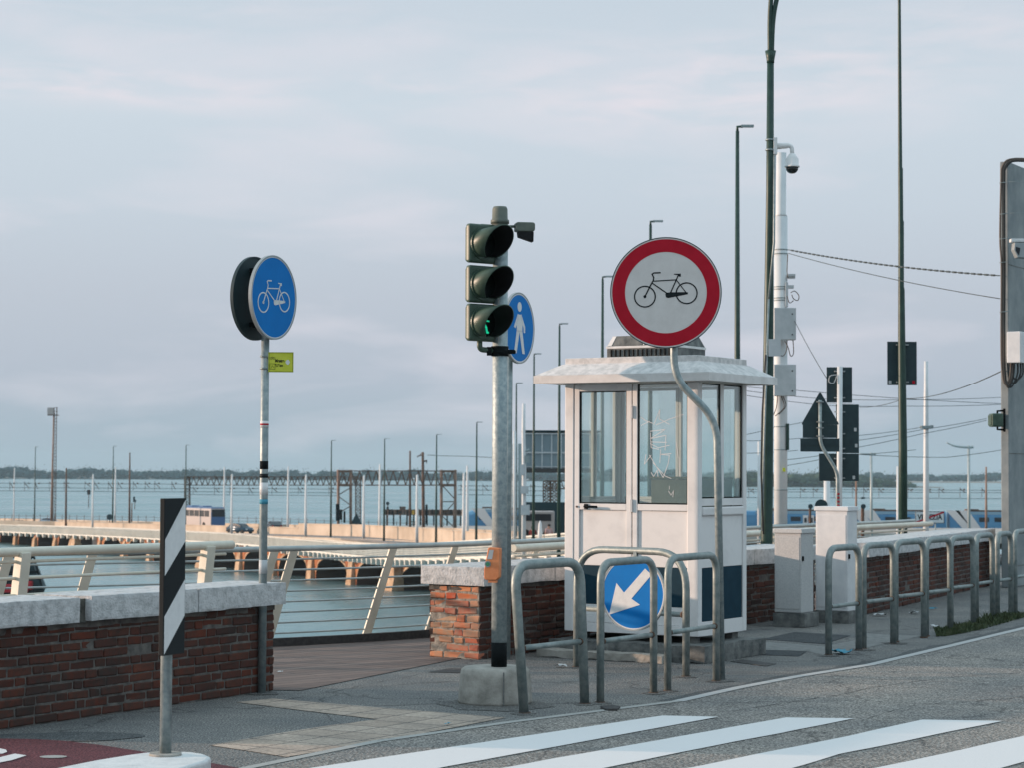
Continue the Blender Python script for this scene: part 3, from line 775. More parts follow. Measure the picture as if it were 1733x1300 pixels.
# wooden deck of the footpath
def deck_mat():
    m = bpy.data.materials.new('weathered_deck_boards'); m.use_nodes = True
    t = m.node_tree; b = t.nodes['Principled BSDF']; b.inputs['Roughness'].default_value = 0.85
    co = N(t, 'ShaderNodeTexCoord'); mp_ = N(t, 'ShaderNodeMapping'); mp_.inputs['Rotation'].default_value = (0, 0, -math.atan2(0.70, 0.71))
    t.links.new(co.outputs['Object'], mp_.inputs[0])
    br = N(t, 'ShaderNodeTexBrick'); br.offset = 0.37; br.inputs['Scale'].default_value = 1.0
    br.inputs['Brick Width'].default_value = 2.4; br.inputs['Row Height'].default_value = 0.14; br.inputs['Mortar Size'].default_value = 0.006
    br.inputs['Color1'].default_value = (0.135, 0.092, 0.078, 1); br.inputs['Color2'].default_value = (0.185, 0.130, 0.110, 1); br.inputs['Mortar'].default_value = (0.03, 0.022, 0.02, 1)
    t.links.new(mp_.outputs[0], br.inputs['Vector'])
    m2 = N(t, 'ShaderNodeMapping'); m2.inputs['Scale'].default_value = (3, 60, 1); t.links.new(mp_.outputs[0], m2.inputs[0])
    n = N(t, 'ShaderNodeTexNoise'); n.inputs['Scale'].default_value = 1.0; n.inputs['Detail'].default_value = 8
    t.links.new(m2.outputs[0], n.inputs['Vector'])
    r = N(t, 'ShaderNodeValToRGB'); r.color_ramp.elements[0].position = .3; r.color_ramp.elements[1].position = .7
    r.color_ramp.elements[0].color = (.6, .6, .6, 1); r.color_ramp.elements[1].color = (1.25, 1.25, 1.25, 1)
    t.links.new(n.outputs['Fac'], r.inputs['Fac'])
    mu = N(t, 'ShaderNodeMixRGB', blend_type='MULTIPLY'); mu.inputs[0].default_value = 1
    t.links.new(br.outputs['Color'], mu.inputs[1]); t.links.new(r.outputs['Color'], mu.inputs[2]); t.links.new(mu.outputs[0], b.inputs['Base Color'])
    bp = N(t, 'ShaderNodeBump'); bp.inputs['Strength'].default_value = .5; bp.inputs['Distance'].default_value = .006
    t.links.new(br.outputs['Fac'], bp.inputs['Height']); bp.invert = True
    t.links.new(bp.outputs['Normal'], b.inputs['Normal'])
    return m
M['deck'] = deck_mat()
wl0 = G(-90, 1250); wl1 = G(463, 1170)             # left wall foot line
wr0 = V((-0.27, 18.95, 0)); wr1 = V((3.45, 24.9, 0))  # right wall foot line
deck_poly = [(-8.4, 10.5), (wl1.x - .05, wl1.y + .03), (wl1.x + .2, wl1.y), (-0.72, 18.35), (wr0.x - .2, wr0.y + .05), (wr1.x - .2, wr1.y), (7.3, 34.5)] + [(x + .02, y - .05) for x, y in BL[-2:0:-1]]
sheet('wooden_deck', deck_poly, 0.005, M['deck'], label='brown boarded deck of the waterside footpath')

# ================================================================== BRICK WALLS
def brick_wall(name, label, p0, p1, thick, h, cop_h, over, mats_face, mats_end, cop_splits, seed=1, ends=(True, True), endmat0=None, z_cop_amp=0.006, rough=0.004, endlen=None, gap=False):
    """near face on the p0->p1 line, thickness away from the road"""
    d = (p1 - p0); Ln = d.length; ang = math.atan2(d.y, d.x)
    root = thing(name, label, 'brick wall', p0, ang)
    rnd = random.Random(seed)
    hb = h - cop_h
    ch = 0.061
    nrows = int(round(hb / ch)); ch = hb / nrows
    core = MB(); core.box((Ln / 2, thick / 2, hb / 2 - .02), (Ln - .012, thick - .012, hb + .02))
    core.build('mortar', M['mortar'], root)
    def bricks(mb, L_, put):
        for r_ in range(nrows):
            x = -rnd.uniform(0, .2)
            k = r_ % 2
            while x < L_:
                w = (rnd.uniform(.19, .25) if k else rnd.uniform(.09, .13)) if rnd.random() < .80 else rnd.uniform(.13, .2)
                if r_ % 3 == 0 and rnd.random() < .5: w = rnd.uniform(.21, .26)
                a, b_ = max(x, 0) + .005, min(x + w, L_) - .005
                if b_ - a > .03 and rnd.random() > .015:
                    z0 = r_ * ch + .006; z1 = (r_ + 1) * ch - .006
                    j = lambda s_=rough: rnd.uniform(-s_, s_)
                    put(mb, a, b_, z0, z1, rnd.uniform(-.004, .006), j)
                x += w; k = 1 - k
    def chunk(mb, vs):
        """a brick with a slightly shrunken outer face, so its edges look worn"""
        mb.add(vs, [(0, 1, 2, 3), (4, 7, 6, 5), (0, 4, 5, 1), (1, 5, 6, 2), (2, 6, 7, 3), (3, 7, 4, 0)])
    def put_front(mb, a, b_, z0, z1, off, j):
        y = -off
        f = [(a + j(), y + j(), z0 + j()), (b_ + j(), y + j(), z0 + j()), (b_ + j(), y + j(), z1 + j()), (a + j(), y + j(), z1 + j())]
        bk = [(a, .06, z0), (b_, .06, z0), (b_, .06, z1), (a, .06, z1)]
        chunk(mb, f + bk)
    fb = MB(); bricks(fb, Ln, put_front)
    fb.build('brick_face', mats_face, root, bevel=.006, seg=1)
    def put_back(mb, a, b_, z0, z1, off, j):
        y = thick + off
        f = [(a + j(), y + j(), z0), (b_ + j(), y, z0 + j()), (b_, y + j(), z1 + j()), (a + j(), y, z1)]
        bk = [(a, thick - .06, z0), (b_, thick - .06, z0), (b_, thick - .06, z1), (a, thick - .06, z1)]
        chunk(mb, [f[1], f[0], f[3], f[2]] + [bk[1], bk[0], bk[3], bk[2]])
    bb = MB(); bricks(bb, Ln, put_back); bb.build('brick_face', mats_face, root)
    for e_i, on in enumerate(ends):
        if not on: continue
        X = 0 if e_i == 0 else Ln; sg = -1 if e_i == 0 else 1
        def put_end(mb, a, b_, z0, z1, off, j):
            x = X + sg * (off * 1.6 + .002)
            f = [(x + j(), a + j(), z0 + j()), (x + j(), b_ + j(), z0 + j()), (x + j(), b_ + j(), z1 + j()), (x + j(), a + j(), z1 + j())]
            xb = X - sg * .09
            bk = [(xb, a, z0), (xb, b_, z0), (xb, b_, z1), (xb, a, z1)]
            if e_i == 0:
                f = [f[1], f[0], f[3], f[2]]; bk = [bk[1], bk[0], bk[3], bk[2]]
            chunk(mb, f + bk)
        eb = MB(); bricks(eb, thick, put_end)
        eb.build('brick_end', endmat0 if (e_i == 0 and endmat0) else mats_end, root, bevel=.006, seg=1)
    if endmat0:
        em = MB(); em.box((.010, thick / 2, hb / 2 - .02), (.012, thick - .02, hb + .02)); em.build('end_mortar', M['mortar_sunlit'], root)
    if gap:
        gx = cop_splits[0]; gm_ = MB(); rough_box(gm_, (gx + .05, thick / 2 + .015, hb + cop_h / 2 - .008), (.15, thick + .06, cop_h - .012), .022, .010, seed=77); gm_.build('joint_mortar', M['mortar_joint'], root)
    # coping stones
    xs = [-over[0]] + cop_splits + [Ln + over[1]]
    for k in range(len(xs) - 1):
        a, b_ = xs[k] + .006, xs[k + 1] - .006
        cb = MB()
        g0 = .10 if (k == 1 and gap) else 0
        rough_box(cb, ((a + g0 + b_) / 2, thick / 2, hb + cop_h / 2), (b_ - a - g0, thick + .14, cop_h), .022, z_cop_amp, seed=seed + k, chip=.004, fr=2.2)
        cb.build('coping_stone', M['stone'], root)
    # mortar bed under the coping
    mbed = MB(); rough_box(mbed, (Ln / 2, thick / 2, hb - .012), (Ln - .005, thick + .006, .055), .04, .012, seed=seed + 9)
    mbed.build('mortar_bed', M['mortar'], root)
    return root
Lw = (wl1 - wl0).length
def wall_s(px):
    k = (px - 866.5) / F; d = (wl1 - wl0).normalized()
    return (k * wl0.y - wl0.x) / (d.x - k * d.y)
brick_wall('brick_wall', 'dark brick wall with white stone coping at the left edge', wl0, wl1, 0.36, 0.80, 0.165, (0, .06), M['brick_red'], M['brick_red'], [wall_s(127), wall_s(326)], seed=4, gap=True)
Lr = (wr1 - wr0).length
brick_wall('brick_wall', 'brick wall with sunlit orange end face behind the traffic light', wr0, wr1, 0.52, 0.80, 0.165, (.05, 0), M['brick_red'], M['brick_red'], [1.15, 3.1, 5.3], seed=11, endmat0=M['brick_sunlit'], rough=.008)
w30 = A(1462, 900, 25.0); w31 = A(1676, 900, 31.6); w30.z = w31.z = 0
brick_wall('brick_wall', 'long brick wall with pale coping behind the row of hoops', w30, w31, 0.45, 0.82, 0.165, (.03, .03), M['brick_red'], M['brick_red'], [1.5, 3.1, 4.9], seed=21)

# ================================================================== SIGNS
def bicycle(mb, s, y0, y1, mi=0, up=0):
    """bicycle pictogram; s = sign radius"""
    k = s / 470.0
    q = lambda x, y: ((x - 572) * k, (680 - y + up) * k)
    for cx, cy in ((396, 714), (747, 686)):
        X, Z = q(cx, cy); mb.ring(X, Z, 82 * k, 93 * k, y0, y1, 40, mi)
    X, Z = q(396, 714); mb.disc(X, Z, 13 * k, y0, y1, 16, mi)
    for pts, w in (([(396, 714), (440, 625), (466, 578), (470, 552), (456, 524), (470, 514), (525, 511)], 11),
                   ([(466, 583), (662, 572)], 9), ([(458, 600), (590, 692)], 10), ([(612, 682), (660, 572), (678, 530)], 10), ([(664, 578), (748, 688)], 8)):
        mb.stroke([q(*p) for p in pts], w * k, y0, y1, mi)
    mb.prism([q(*p) for p in [(640, 528), (676, 532), (682, 545), (698, 545), (698, 520), (640, 521)]], y0, y1, mi)
    mb.prism([q(*p) for p in [(568, 695), (574, 720), (592, 726), (756, 694), (760, 680), (740, 676), (600, 678), (575, 682)]], y0, y1, mi)
def round_panel(parent, R_, name='sign_face', m=None, rim=True, rim_m=None, thick=.022, back=None):
    b = MB(); b.ring(0, 0, R_ * .965, R_, -.004, thick, 72)
    b.build('sign_rim', rim_m or M['alu'], parent)
    f = MB(); f.disc(0, 0, R_ * .966, 0, .004, 72)
    fo = f.build(name, m, parent)
    g = MB(); g.disc(0, 0, R_ * .966, .0045, thick - .006, 72); g.build('sign_back', back or M['dark_teal'], parent)
    return fo
def clamps(mb, zs, r=.04):
    for z in zs:
        mb.tube([(0, 0, z - .015), (0, 0, z + .015)], r, 20)

# --- blue cycle sign (left) ---
P = G(443, 1174)
t_ = thing('cycle_sign', 'blue round cycle sign on a grey post at the end of the left wall', 'road sign', P)
topz = A(447, 440, P.y).z
pm = MB(); pm.tube([(0, 0, 0), (0.004, 0, topz - .05)], .030, 20)
pm.build('post', M['galv'], t_)
th = R(64)
nrm = V((math.sin(th), -math.cos(th), 0))
cz = A(465, 504, P.y).z
off = A(465, 504, P.y) - V((P.x, P.y, 0)); 
Rs = 143 / 2 * P.y / F
for nm, sgn, face in (('cycle_disc', 1, True), ('rear_disc', -1, False)):
    e_ = bpy.data.objects.new(nm, None); COL.objects.link(e_); e_.parent = t_
    c_ = V((off.x if sgn > 0 else off.x - .162, 0, cz)) + nrm * (0.0) 
    c_.y = -.055 if sgn > 0 else .06
    e_.location = c_; e_.rotation_euler = (0, 0, th if sgn > 0 else th + math.pi)
    round_panel(e_, Rs, m=M['blue'] if face else M['blue'], rim_m=M['alu'] if face else M['dark_teal'])
    if face:
        w = MB(); w.ring(0, 0, Rs * .945, Rs * .967, -.0015, 0.001, 72); bicycle(w, Rs * 1.24, -.002, 0.001, up=-22)
        w.build('cycle_symbol', M['sign_white'], e_)
    bkt = MB()
    for z in (-.20, .20):
        bkt.box((.0, .05, z), (.20, .05, .035)); bkt.box((-.02, .075, z), (.04, .05, .05))
    bkt.build('bracket', M['black'], e_)
st = MB()
for y_, h_, in ((720, .035), (790, .04)):
    pass
for y_, h_, m_ in ((719, .05, 'sign_white'), (788, .06, 'black'), (806, .03, 'sign_black'), (828, .09, 'sign_white'), (850, .035, 'litter_blue'), (960, .10, 'box_grey')):
    s_ = MB(); z = A(447, y_, P.y).z
    s_.tube([(0.002, 0, z - h_ / 2), (0.002, 0, z + h_ / 2)], .0312, 20)
    s_.build('sticker', M[m_], t_)
s_ = MB(); z = A(447, 719, P.y).z; s_.tube([(0.002, 0, z - .006), (0.002, 0, z + .006)], .0318, 20); s_.build('sticker', M['sign_red'], t_)
# yellow direction plate
z = A(472, 613, P.y).z
yp = thing('direction_sign', 'small yellow cycle direction plate below the blue cycle sign', 'direction sign', (P.x, P.y, z))
px_w = (492 - 452) * P.y / F / math.cos(R(20)); ph = 34 * P.y / F
b = MB(); b.box((.03 + px_w / 2, -.035, 0), (px_w, .004, ph)); o = b.build('plate', M['yellow'], yp)
b = MB()
for zz in (-.045, .045): b.tube([(0, 0, zz - .006), (0, 0, zz + .006)], .036, 20); b.box((.045, -.02, zz), (.05, .02, .014))
b.build('clamp', M['galv'], yp)
b = MB()
fr_ = .03
k = ph
b.stroke([(fr_ + .006, -ph / 2 + .004), (fr_ + px_w - .004, -ph / 2 + .004), (fr_ + px_w - .004, ph / 2 - .004), (fr_ + .006, ph / 2 - .004), (fr_ + .006, -ph / 2 + .004)], .0025, -.0385, -.0368)
b.ring(fr_ + .022, .028, .007, .009, -.0385, -.0368, 20); b.ring(fr_ + .042, .028, .007, .009, -.0385, -.0368, 20)
b.stroke([(fr_ + .022, .028), (fr_ + .030, .040), (fr_ + .042, .028)], .002, -.0385, -.0368)
b.stroke([(fr_ + .012, -.052), (fr_ + .05, -.052), (fr_ + .05, -.012), (fr_ + .012, -.012), (fr_ + .012, -.052)], .0022, -.0385, -.0368)
b.stroke([(fr_ + .02, -.045), (fr_ + .03, -.025), (fr_ + .043, -.04)], .002, -.0385, -.0368)
b.build('pictogram', M['sign_black'], yp)
text('lettering', 'Mestre', .030, M['sign_black'], yp, (fr_ + .085, -.038, .010), bold=.0012, sx=.8)
text('lettering', '9,7 km', .026, M['sign_black'], yp, (fr_ + .080, -.038, -.024), bold=.0008, sx=.8)
b = MB(); b.prism([(fr_ + .128, -.004), (fr_ + .138, -.018), (fr_ + .150, -.018), (fr_ + .160, 0.0), (fr_ + .150, .018), (fr_ + .138, .018), (fr_ + .128, .006)], -.0385, -.0368); b.build('arrow', M['sign_white'], yp)

# --- striped marker on the traffic island ---
ZI = 0.13
P = G(280, 1279, ZI)
D_ = P.y
t_ = thing('marker_post', 'black and white striped marker panel on the white traffic island', 'marker post', P)
pz = A(280, 1100, D_).z - ZI; tz = A(280, 850, D_).z - ZI
b = MB(); b.tube([(0, 0, 0), (0, 0, tz - .02)], .031, 20); b.build('post', M['galv'], t_)
b = MB(); b.tube([(0, 0, .0), (0, 0, .012)], .085, 24); b.build('base_plate', M['concrete'], t_)
th = R(66)
hh = (1106 - 844) * D_ / F
z1 = A(292, 844, D_).z - ZI
pe = bpy.data.objects.new('panel', None); COL.objects.link(pe); pe.parent = t_
pe.location = ((294 - 280) * D_ / F, -.045, z1 - hh); pe.rotation_euler = (0, 0, th)
W_ = .205
b = MB(); b.box((0, .012, hh / 2), (W_, .03, hh)); b.build('panel_body', M['sign_black'], pe, bevel=.003)
b = MB()
w2 = W_ / 2 - .006
Z = lambda f_: hh * (1 - f_)
for l0, l1, r0, r1 in ((.262, .492, .012, .278), (.752, .992, .525, .757)):
    b.prism([(-w2, Z(l1)), (w2, Z(r1)), (w2, Z(r0)), (-w2, Z(l0))], -.0045, -.002)
b.build('white_stripe', M['sign_white'], pe)
# island
b = MB()
top = [(-40, 1330), (95, 1300), (160, 1287), (215, 1278), (245, 1274), (285, 1272), (325, 1273), (345, 1276), (357, 1281), (352, 1287), (320, 1297), (270, 1312), (200, 1335)]
pts = [G(a, c, ZI) for a, c in top]
isl = sheet('traffic_island', [xy(p) for p in densify([*pts, pts[0]], .06)[:-1]], ZI, M['stone'], thick=ZI - .001, label='white painted kerb island carrying the striped marker')
M['island_w'] = mat('white_painted_kerb', (0.52, 0.52, 0.52), .8, c2=(0.68, 0.67, 0.66), ns=12, bump=.25, bs=60, ramp=(.25, .6), detail=12)
isl.data.materials[0] = M['island_w']
mod = isl.modifiers.new('bevel', 'BEVEL'); mod.width = .018; mod.segments = 3; mod.limit_method = 'ANGLE'; mod.angle_limit = R(50)

# --- no cycling sign ---
P = G(1221, 1151)
D_ = P.y
t_ = thing('no_cycling_sign', 'red ringed round no cycling sign on a bent grey post', 'road sign', P)
q = lambda a, c, dd=0: A(a, c, D_ + dd) - V((P.x, P.y, 0))
path = fillet([V((0, 0, 0)), q(1213, 712), q(1141, 640), q(1139, 470)], [.18, .16], 9)
b = MB(); b.tube(path, .030, 22); b.build('post', M['galv'], t_)
e_ = bpy.data.objects.new('sign_panel', None); COL.objects.link(e_); e_.parent = t_
c_ = q(1126, 495.5); e_.location = (c_.x, -.055, c_.z); e_.rotation_euler = (R(0), 0, R(-5))
Rs = 94.5 * (D_ - .05) / F
b = MB(); b.ring(0, 0, Rs * .985, Rs, -.003, .028, 96); b.build('sign_rim', M['dark_teal'], e_)
b = MB(); b.disc(0, 0, Rs * .986, 0, .003, 96); b.build('white_face', M['warm_white'], e_)
b = MB(); b.ring(0, 0, Rs * .732, Rs * .962, -.0016, .001, 96); b.build('red_ring', M['sign_red'], e_)
b = MB(); bicycle(b, Rs, -.002, .001); b.build('cycle_symbol', M['sign_black'], e_)
b = MB(); b.disc(0, 0, Rs * .986, .004, .022, 96)
for z in (-.15, .15): b.box((.03, .035, z), (.5, .025, .04)); 
b.build('sign_back', M['dark_teal'], e_)

# --- pedestrian sign behind the traffic light ---
P = G(858, 1117); D_ = P.y
t_ = thing('footpath_sign', 'blue round walking figure sign behind the traffic light', 'road sign', P)
q = lambda a, c: A(a, c, D_) - V((P.x, P.y, 0))
b = MB(); b.tube([(0, 0, 0), q(863, 510)], .029, 20); b.build('post', M['galv'], t_)
e_ = bpy.data.objects.new('sign_panel', None); COL.objects.link(e_); e_.parent = t_
c_ = q(879, 555.5); e_.location = (c_.x, -.05, c_.z); e_.rotation_euler = (0, 0, R(65))
Rs = 60.5 * D_ / F
round_panel(e_, Rs, m=M['blue'])
b = MB(); b.ring(0, 0, Rs * .93, Rs * .967, -.0015, .001, 72)
k_ = Rs / 60.5
W3 = lambda x, y: (x * k_ / .42, -y * k_)
b.disc(0 * k_, 36 * k_, 8.2 * k_, -.002, .001, 24)
for pl in ([(-3.2, -23), (3.2, -23), (5.5, -12), (5.2, 6), (-5.2, 6), (-5.5, -12)],
           [(-5.2, 4), (0.3, 4), (-5.5, 43), (-10, 43)], [(-.3, 4), (5.2, 4), (10, 43), (5.5, 43)],
           [(-3.2, -24), (-2, -15), (-7.5, 1), (-10.5, -1)], [(3.2, -24), (2, -15), (7.5, -1), (10.5, -3)], [(7.5, -3), (10.5, -4), (10.5, 7), (8, 7)]):
    poly = [W3(x, y) for x, y in pl]
    b.prism([(x * .9, z) for x, z in poly][::-1], -.0022, .001)
b.build('walking_figure', M['sign_white'], e_)

# --- traffic light ---
P = G(838, 1190); D_ = P.y; Pc = V((P.x - .0, P.y, 0))
sc_ = D_ / F
base = MB()
prof = [(.262, 0), (.262, .02), (.248, .20), (.240, .235), (.220, .252), (.0, .254)]
b = MB(); b.lathe(prof, n=56)
t_ = thing('concrete_drum', 'round concrete drum at the foot of the traffic light', 'concrete base', P)
b.build('drum', M['concrete'], t_)
b = MB()
for a in (-1.35, 1.9):
    pass
b.box((.06, -.258, .12), (.008, .012, .23), rz=.2); b.build('joint', M['concrete_dark'], t_)
Pt = V((A(844.5, 1140, D_).x, D_, .25))
t_ = thing('traffic_light', 'green traffic light lit with a green man on a galvanised pole', 'traffic light', Pt)
q = lambda a, c, dd=0: A(a, c, D_ + dd) - Pt
b = MB(); b.tube([(0, 0, 0), q(847, 372)], .054, 28); b.build('pole', M['galv_pole'], t_)
b = MB(); b.tube([(0, 0, .002), q(844.6, 1088)], .0555, 28); b.build('black_band', M['black'], t_)
cpz = q(846, 378).z; cx_ = q(846, 378).x
b = MB(); b.lathe([(.066, cpz), (.066, cpz + .025), (.056, cpz + .032), (.054, cpz + .105), (.046, cpz + .122), (.0, cpz + .124)], c=(cx_, 0, 0), n=36); b.build('pole_cap', M['cap'], t_)
# lanterns
thl = R(38)
n_l = V((math.sin(thl), -math.cos(thl), 0)); x_l = V((math.cos(thl), math.sin(thl), 0))
for i, yc in enumerate((414, 482.5, 547)):
    e_ = bpy.data.objects.new('lantern', None); COL.objects.link(e_); e_.parent = t_
    c_ = q(819, yc); e_.location = (c_.x, -.10, c_.z); e_.rotation_euler = (0, 0, thl)
    hH = .272 if i else .285
    b = MB(); 
    b.box((0, .028, 0), (.245, .055, hH - .008)); b.box((.01, .075, 0), (.205, .06, hH - .03))
    b.build('housing', M['lantern'], e_, bevel=.018, seg=3)
    # visor: open tube cut away below
    v = MB(); nseg = 40; r0 = .104; vs = []; fs = []
    for k in range(nseg + 1):
        a = R(-62) + (R(360 - 56)) * k / nseg
        a = R(-66) + R(312) * k / nseg
        ca, sa = math.cos(a), math.sin(a)
        ln = .085 + .165 * max(0, (sa + .92) / 1.92) ** .75
        for (rr, yy) in ((r0, 0), (r0 + .012, -ln), (r0 + .006, -ln), (r0 - .006, 0)):
            vs.append((rr * ca, yy, rr * sa))
    for k in range(nseg):
        o_ = k * 4
        fs += [(o_, o_ + 1, o_ + 5, o_ + 4), (o_ + 1, o_ + 2, o_ + 6, o_ + 5)]
    v.add(vs, fs, 0, True)
    fs2 = [(k * 4 + 2, k * 4 + 3, k * 4 + 7, k * 4 + 6) for k in range(nseg)]
    v.add(vs, fs2, 1, True)
    v.build('visor', [M['lantern'], M['visor_in']], e_)
    b = MB(); b.ring(0, 0, .10, .116, -.012, .002, 40); b.build('lens_ring', M['lantern'], e_)
    b = MB(); b.disc(0, 0, .100, -.004, .002, 40); b.build('lens', M['lens_dark'], e_)
    if i == 2:
        g_ = MB(); yy0, yy1 = -.010, -.005
        g_.disc(.0, .058, .014, yy0, yy1, 20)
        g_.stroke([(.0, .040), (-.006, -.008)], .024, yy0, yy1)
        g_.stroke([(-.004, -.006), (-.020, -.034), (-.046, -.068)], .014, yy0, yy1)
        g_.stroke([(-.002, -.006), (.016, -.034), (.024, -.070), (.034, -.070)], .014, yy0, yy1)
        g_.stroke([(-.002, .036), (-.030, .014), (-.036, -.006)], .010, yy0, yy1)
        g_.stroke([(.002, .036), (.022, .012), (.040, .010)], .010, yy0, yy1)
        g_.build('green_man', M['green_led'], e_)
b = MB()
c_ = q(812, 384); b.tube(fillet([(c_.x, -.06, c_.z - .04), (c_.x, -.06, c_.z), (cx_, 0, c_.z - .004)], .03), .020, 14)
c_ = q(812, 580); b.tube(fillet([(c_.x, -.06, c_.z + .03), (c_.x, -.06, c_.z - .05), (cx_, 0, c_.z - .055)], .03), .020, 14)
b.build('bracket_arm', M['lantern'], t_)
c_ = q(846, 594); b = MB(); b.tube([(c_.x, 0, c_.z - .035), (c_.x, 0, c_.z + .035)], .062, 28)
b.box((c_.x - .075, -.03, c_.z - .002), (.035, .05, .06)); b.box((c_.x + .08, -.01, c_.z - .004), (.05, .03, .03))
b.tube([(c_.x + .10, -.03, c_.z - .005), (c_.x + .10, .02, c_.z - .005)], .014, 12)
b.build('pole_clamp', M['black'], t_)
c0_ = q(861, 383); c1_ = q(875, 383)
b = MB(); b.tube([(cx_, 0, c0_.z), (c1_.x, -.02, c1_.z)], .010, 12); b.tube([(cx_, 0, c0_.z - .02), (cx_, 0, c0_.z + .02)], .058, 24)
b.build('detector_arm', M['cap'], t_)
c_ = q(887.5, 384); b = MB()
b.prism([(-.068, -.032), (-.05, -.036), (.062, -.034), (.070, -.020), (.070, .022), (.058, .031), (-.058, .031), (-.068, .022)], -.045, .045)
b.build('detector_housing', M['cap'], t_, bevel=.010, loc=(c_.x, -.02, c_.z), rotz=R(10), seg=3)
b = MB(); b.prism([(-.050, -.036), (-.045, -.074), (.06, -.108), (.062, -.036)], -.038, .038)
b.build('detector_shade', M['visor_in'], t_, loc=(c_.x, -.02, c_.z), rotz=R(10), bevel=.004)
# push button
c_ = q(835, 954.5); b = MB()
b.prism([(-.045, -.112), (.030, -.112), (.050, -.09), (.054, .112), (-.020, .118), (-.030, .112), (-.058, -.04), (-.058, -.098)], -.05, .03)
bx_ = b.build('button_box', M['orange'], t_, bevel=.010, loc=(c_.x + .002, -.075, c_.z), rotz=R(-12), seg=3)
b = MB(); b.prism([(-.035, .035), (.0, .035), (.012, .10), (-.018, .10)], -.0525, -.050); b.build('button_plate', M['box_grey'], bx_)
b = MB(); b.ring(-.030, .0, .013, .022, -.056, -.049, 24); b.build('button_collar', M['galv'], bx_)
b = MB(); b.disc(-.030, .0, .014, -.058, -.049, 24); b.build('push_button', mat('green_button', (0.05, .22, .12), .4), bx_)
b = MB(); b.box((.0, -.02, -.122), (.06, .045, .016)); b.build('button_foot', M['orange'], bx_)

# ================================================================== TUBE HOOPS
def hoop_mesh(width, h, r=.030, rad=.15, barz=.43, tl=(0, 0, 0), tr=(0, 0, 0), rbar=.019):
    wl, wr = -width / 2, width / 2
    tl = V(tl); tr = V(tr)
    path = fillet([V((wl, 0, -.05)), V((wl, 0, h)) + tl, V((wr, 0, h)) + tr, V((wr, 0, -.05))], rad, 9)
    a = MB(); a.tube(path, r, 18)
    u = barz / h
    b_ = MB(); b_.tube([V((wl, 0, barz)) + tl * u + V((.018, 0, 0)), V((wr, 0, barz)) + tr * u + V((-.018, 0, .0))], rbar, 14)
    w_ = MB()
    for s_, tt in ((wl, tl), (wr, tr)):
        c = V((s_, 0, barz)) + tt * u
        sg = 1 if s_ < 0 else -1
        w_.tube([c + V((sg * .022, 0, 0)), c + V((sg * .040, 0, 0))], rbar * 1.25, 14)
    return a, b_, w_
def make_hoop(label, fl, fr, h, group='steel tube hoops along the pavement', **kw):
    mid = (fl + fr) / 2; d = fr - fl; ang = math.atan2(d.y, d.x)
    t = thing('tube_barrier', label, 'barrier', (mid.x, mid.y, 0), ang, group)
    a, b_, w_ = hoop_mesh(d.length, h, **kw)
    a.build('hoop', M['barrier'], t); b_.build('crossbar', M['barrier'], t); w_.build('weld', M['rust'], t)
    f = MB()
    for s_ in (-1, 1): f.tube([(s_ * d.length / 2, 0, -.01), (s_ * d.length / 2, 0, .008)], kw.get('r', .03) + .008, 16)
    f.build('foot_collar', M['rust'], t)
    return t
make_hoop('bent leaning tube hoop in front of the traffic light drum', G(888, 1208), G(990, 1192), 1.00, r=.033, rad=.17, barz=.44, tl=(-.13, 0, 0), tr=(-.07, 0, .0))
make_hoop('upright tube hoop in front of the blue arrow sign', G(1016, 1190), G(1106, 1174), .985, r=.028)
make_hoop('tube hoop at the foot of the no cycling sign', G(1130, 1170), G(1212, 1154), .985, r=.028)
hoops = [((1403, 1110), (1453, 1101)), ((1465, 1099), (1508, 1090)), ((1520, 1088.5), (1559, 1080)), ((1570.5, 1078), (1605, 1071)), ((1613, 1066), (1643.5, 1057)),
         ((1652, 1055), (1680, 1049)), ((1688, 1048), (1711, 1043.5)), ((1716, 1042), (1742, 1036))]
hl = ['first tube hoop of the right hand row, before the tall cabinet', 'second tube hoop of the right hand row', 'third tube hoop of the right hand row',
      'fourth tube hoop of the right hand row', 'fifth tube hoop, just before the weeds', 'sixth tube hoop, standing in the weeds', 'seventh tube hoop, beside the end of the wall', 'last tube hoop at the right edge of the picture']
proto = None
for k, (a, c) in enumerate(hoops):
    fl, fr = G(*a), G(*c)
    d = fr - fl; d = V((.53, .848, 0)) if k < 5 else V((.46, .888, 0))
    mid = (fl + fr) / 2
    if proto is None:
        proto = make_hoop(hl[0], mid - d * .34, mid + d * .34, .95, r=.031)
    else:
        dup(proto, (mid.x, mid.y, random.uniform(-.01, .015)), math.atan2(d.y, d.x) + random.uniform(-.04, .04), hl[k], scale=(max(.75, min(1, (fr - fl).length / .68)), 1, 1))
# wide hoop with arrow sign
fl, fr = G(976, 1130), G(1161, 1146)
arch = make_hoop('wide tube hoop before the kiosk door carrying the arrow sign', fl, fr, .985, group=None, r=.030, rad=.30, barz=.49, rbar=.021)
mid = (fl + fr) / 2
th = R(-33)
c_ = A(1071, 1005.5, mid.y - .10)
t_ = thing('arrow_sign', 'blue round sign with a white arrow pointing down left', 'road sign', c_, th)
Rs = 62.5 * c_.y / F
round_panel(t_, Rs, m=M['blue'])
b = MB(); b.ring(0, 0, Rs * .935, Rs * .967, -.0015, .001, 72)
k_ = Rs / 208.5
qa = lambda x, y: ((x - 474) * k_ / .81, (551 - y) * k_)
b.prism([qa(*p) for p in [(350, 675), (512, 612), (467, 580), (572, 442), (538, 408), (428, 548), (388, 495)]], -.002, .001)
b.build('white_arrow', M['sign_white'], t_)
b = MB(); b.box((0, .035, .12), (.34, .02, .03)); b.box((0, .035, -.12), (.34, .02, .03)); b.box((0, .045, .26), (.03, .03, .16)); b.build('bracket', M['galv'], t_)

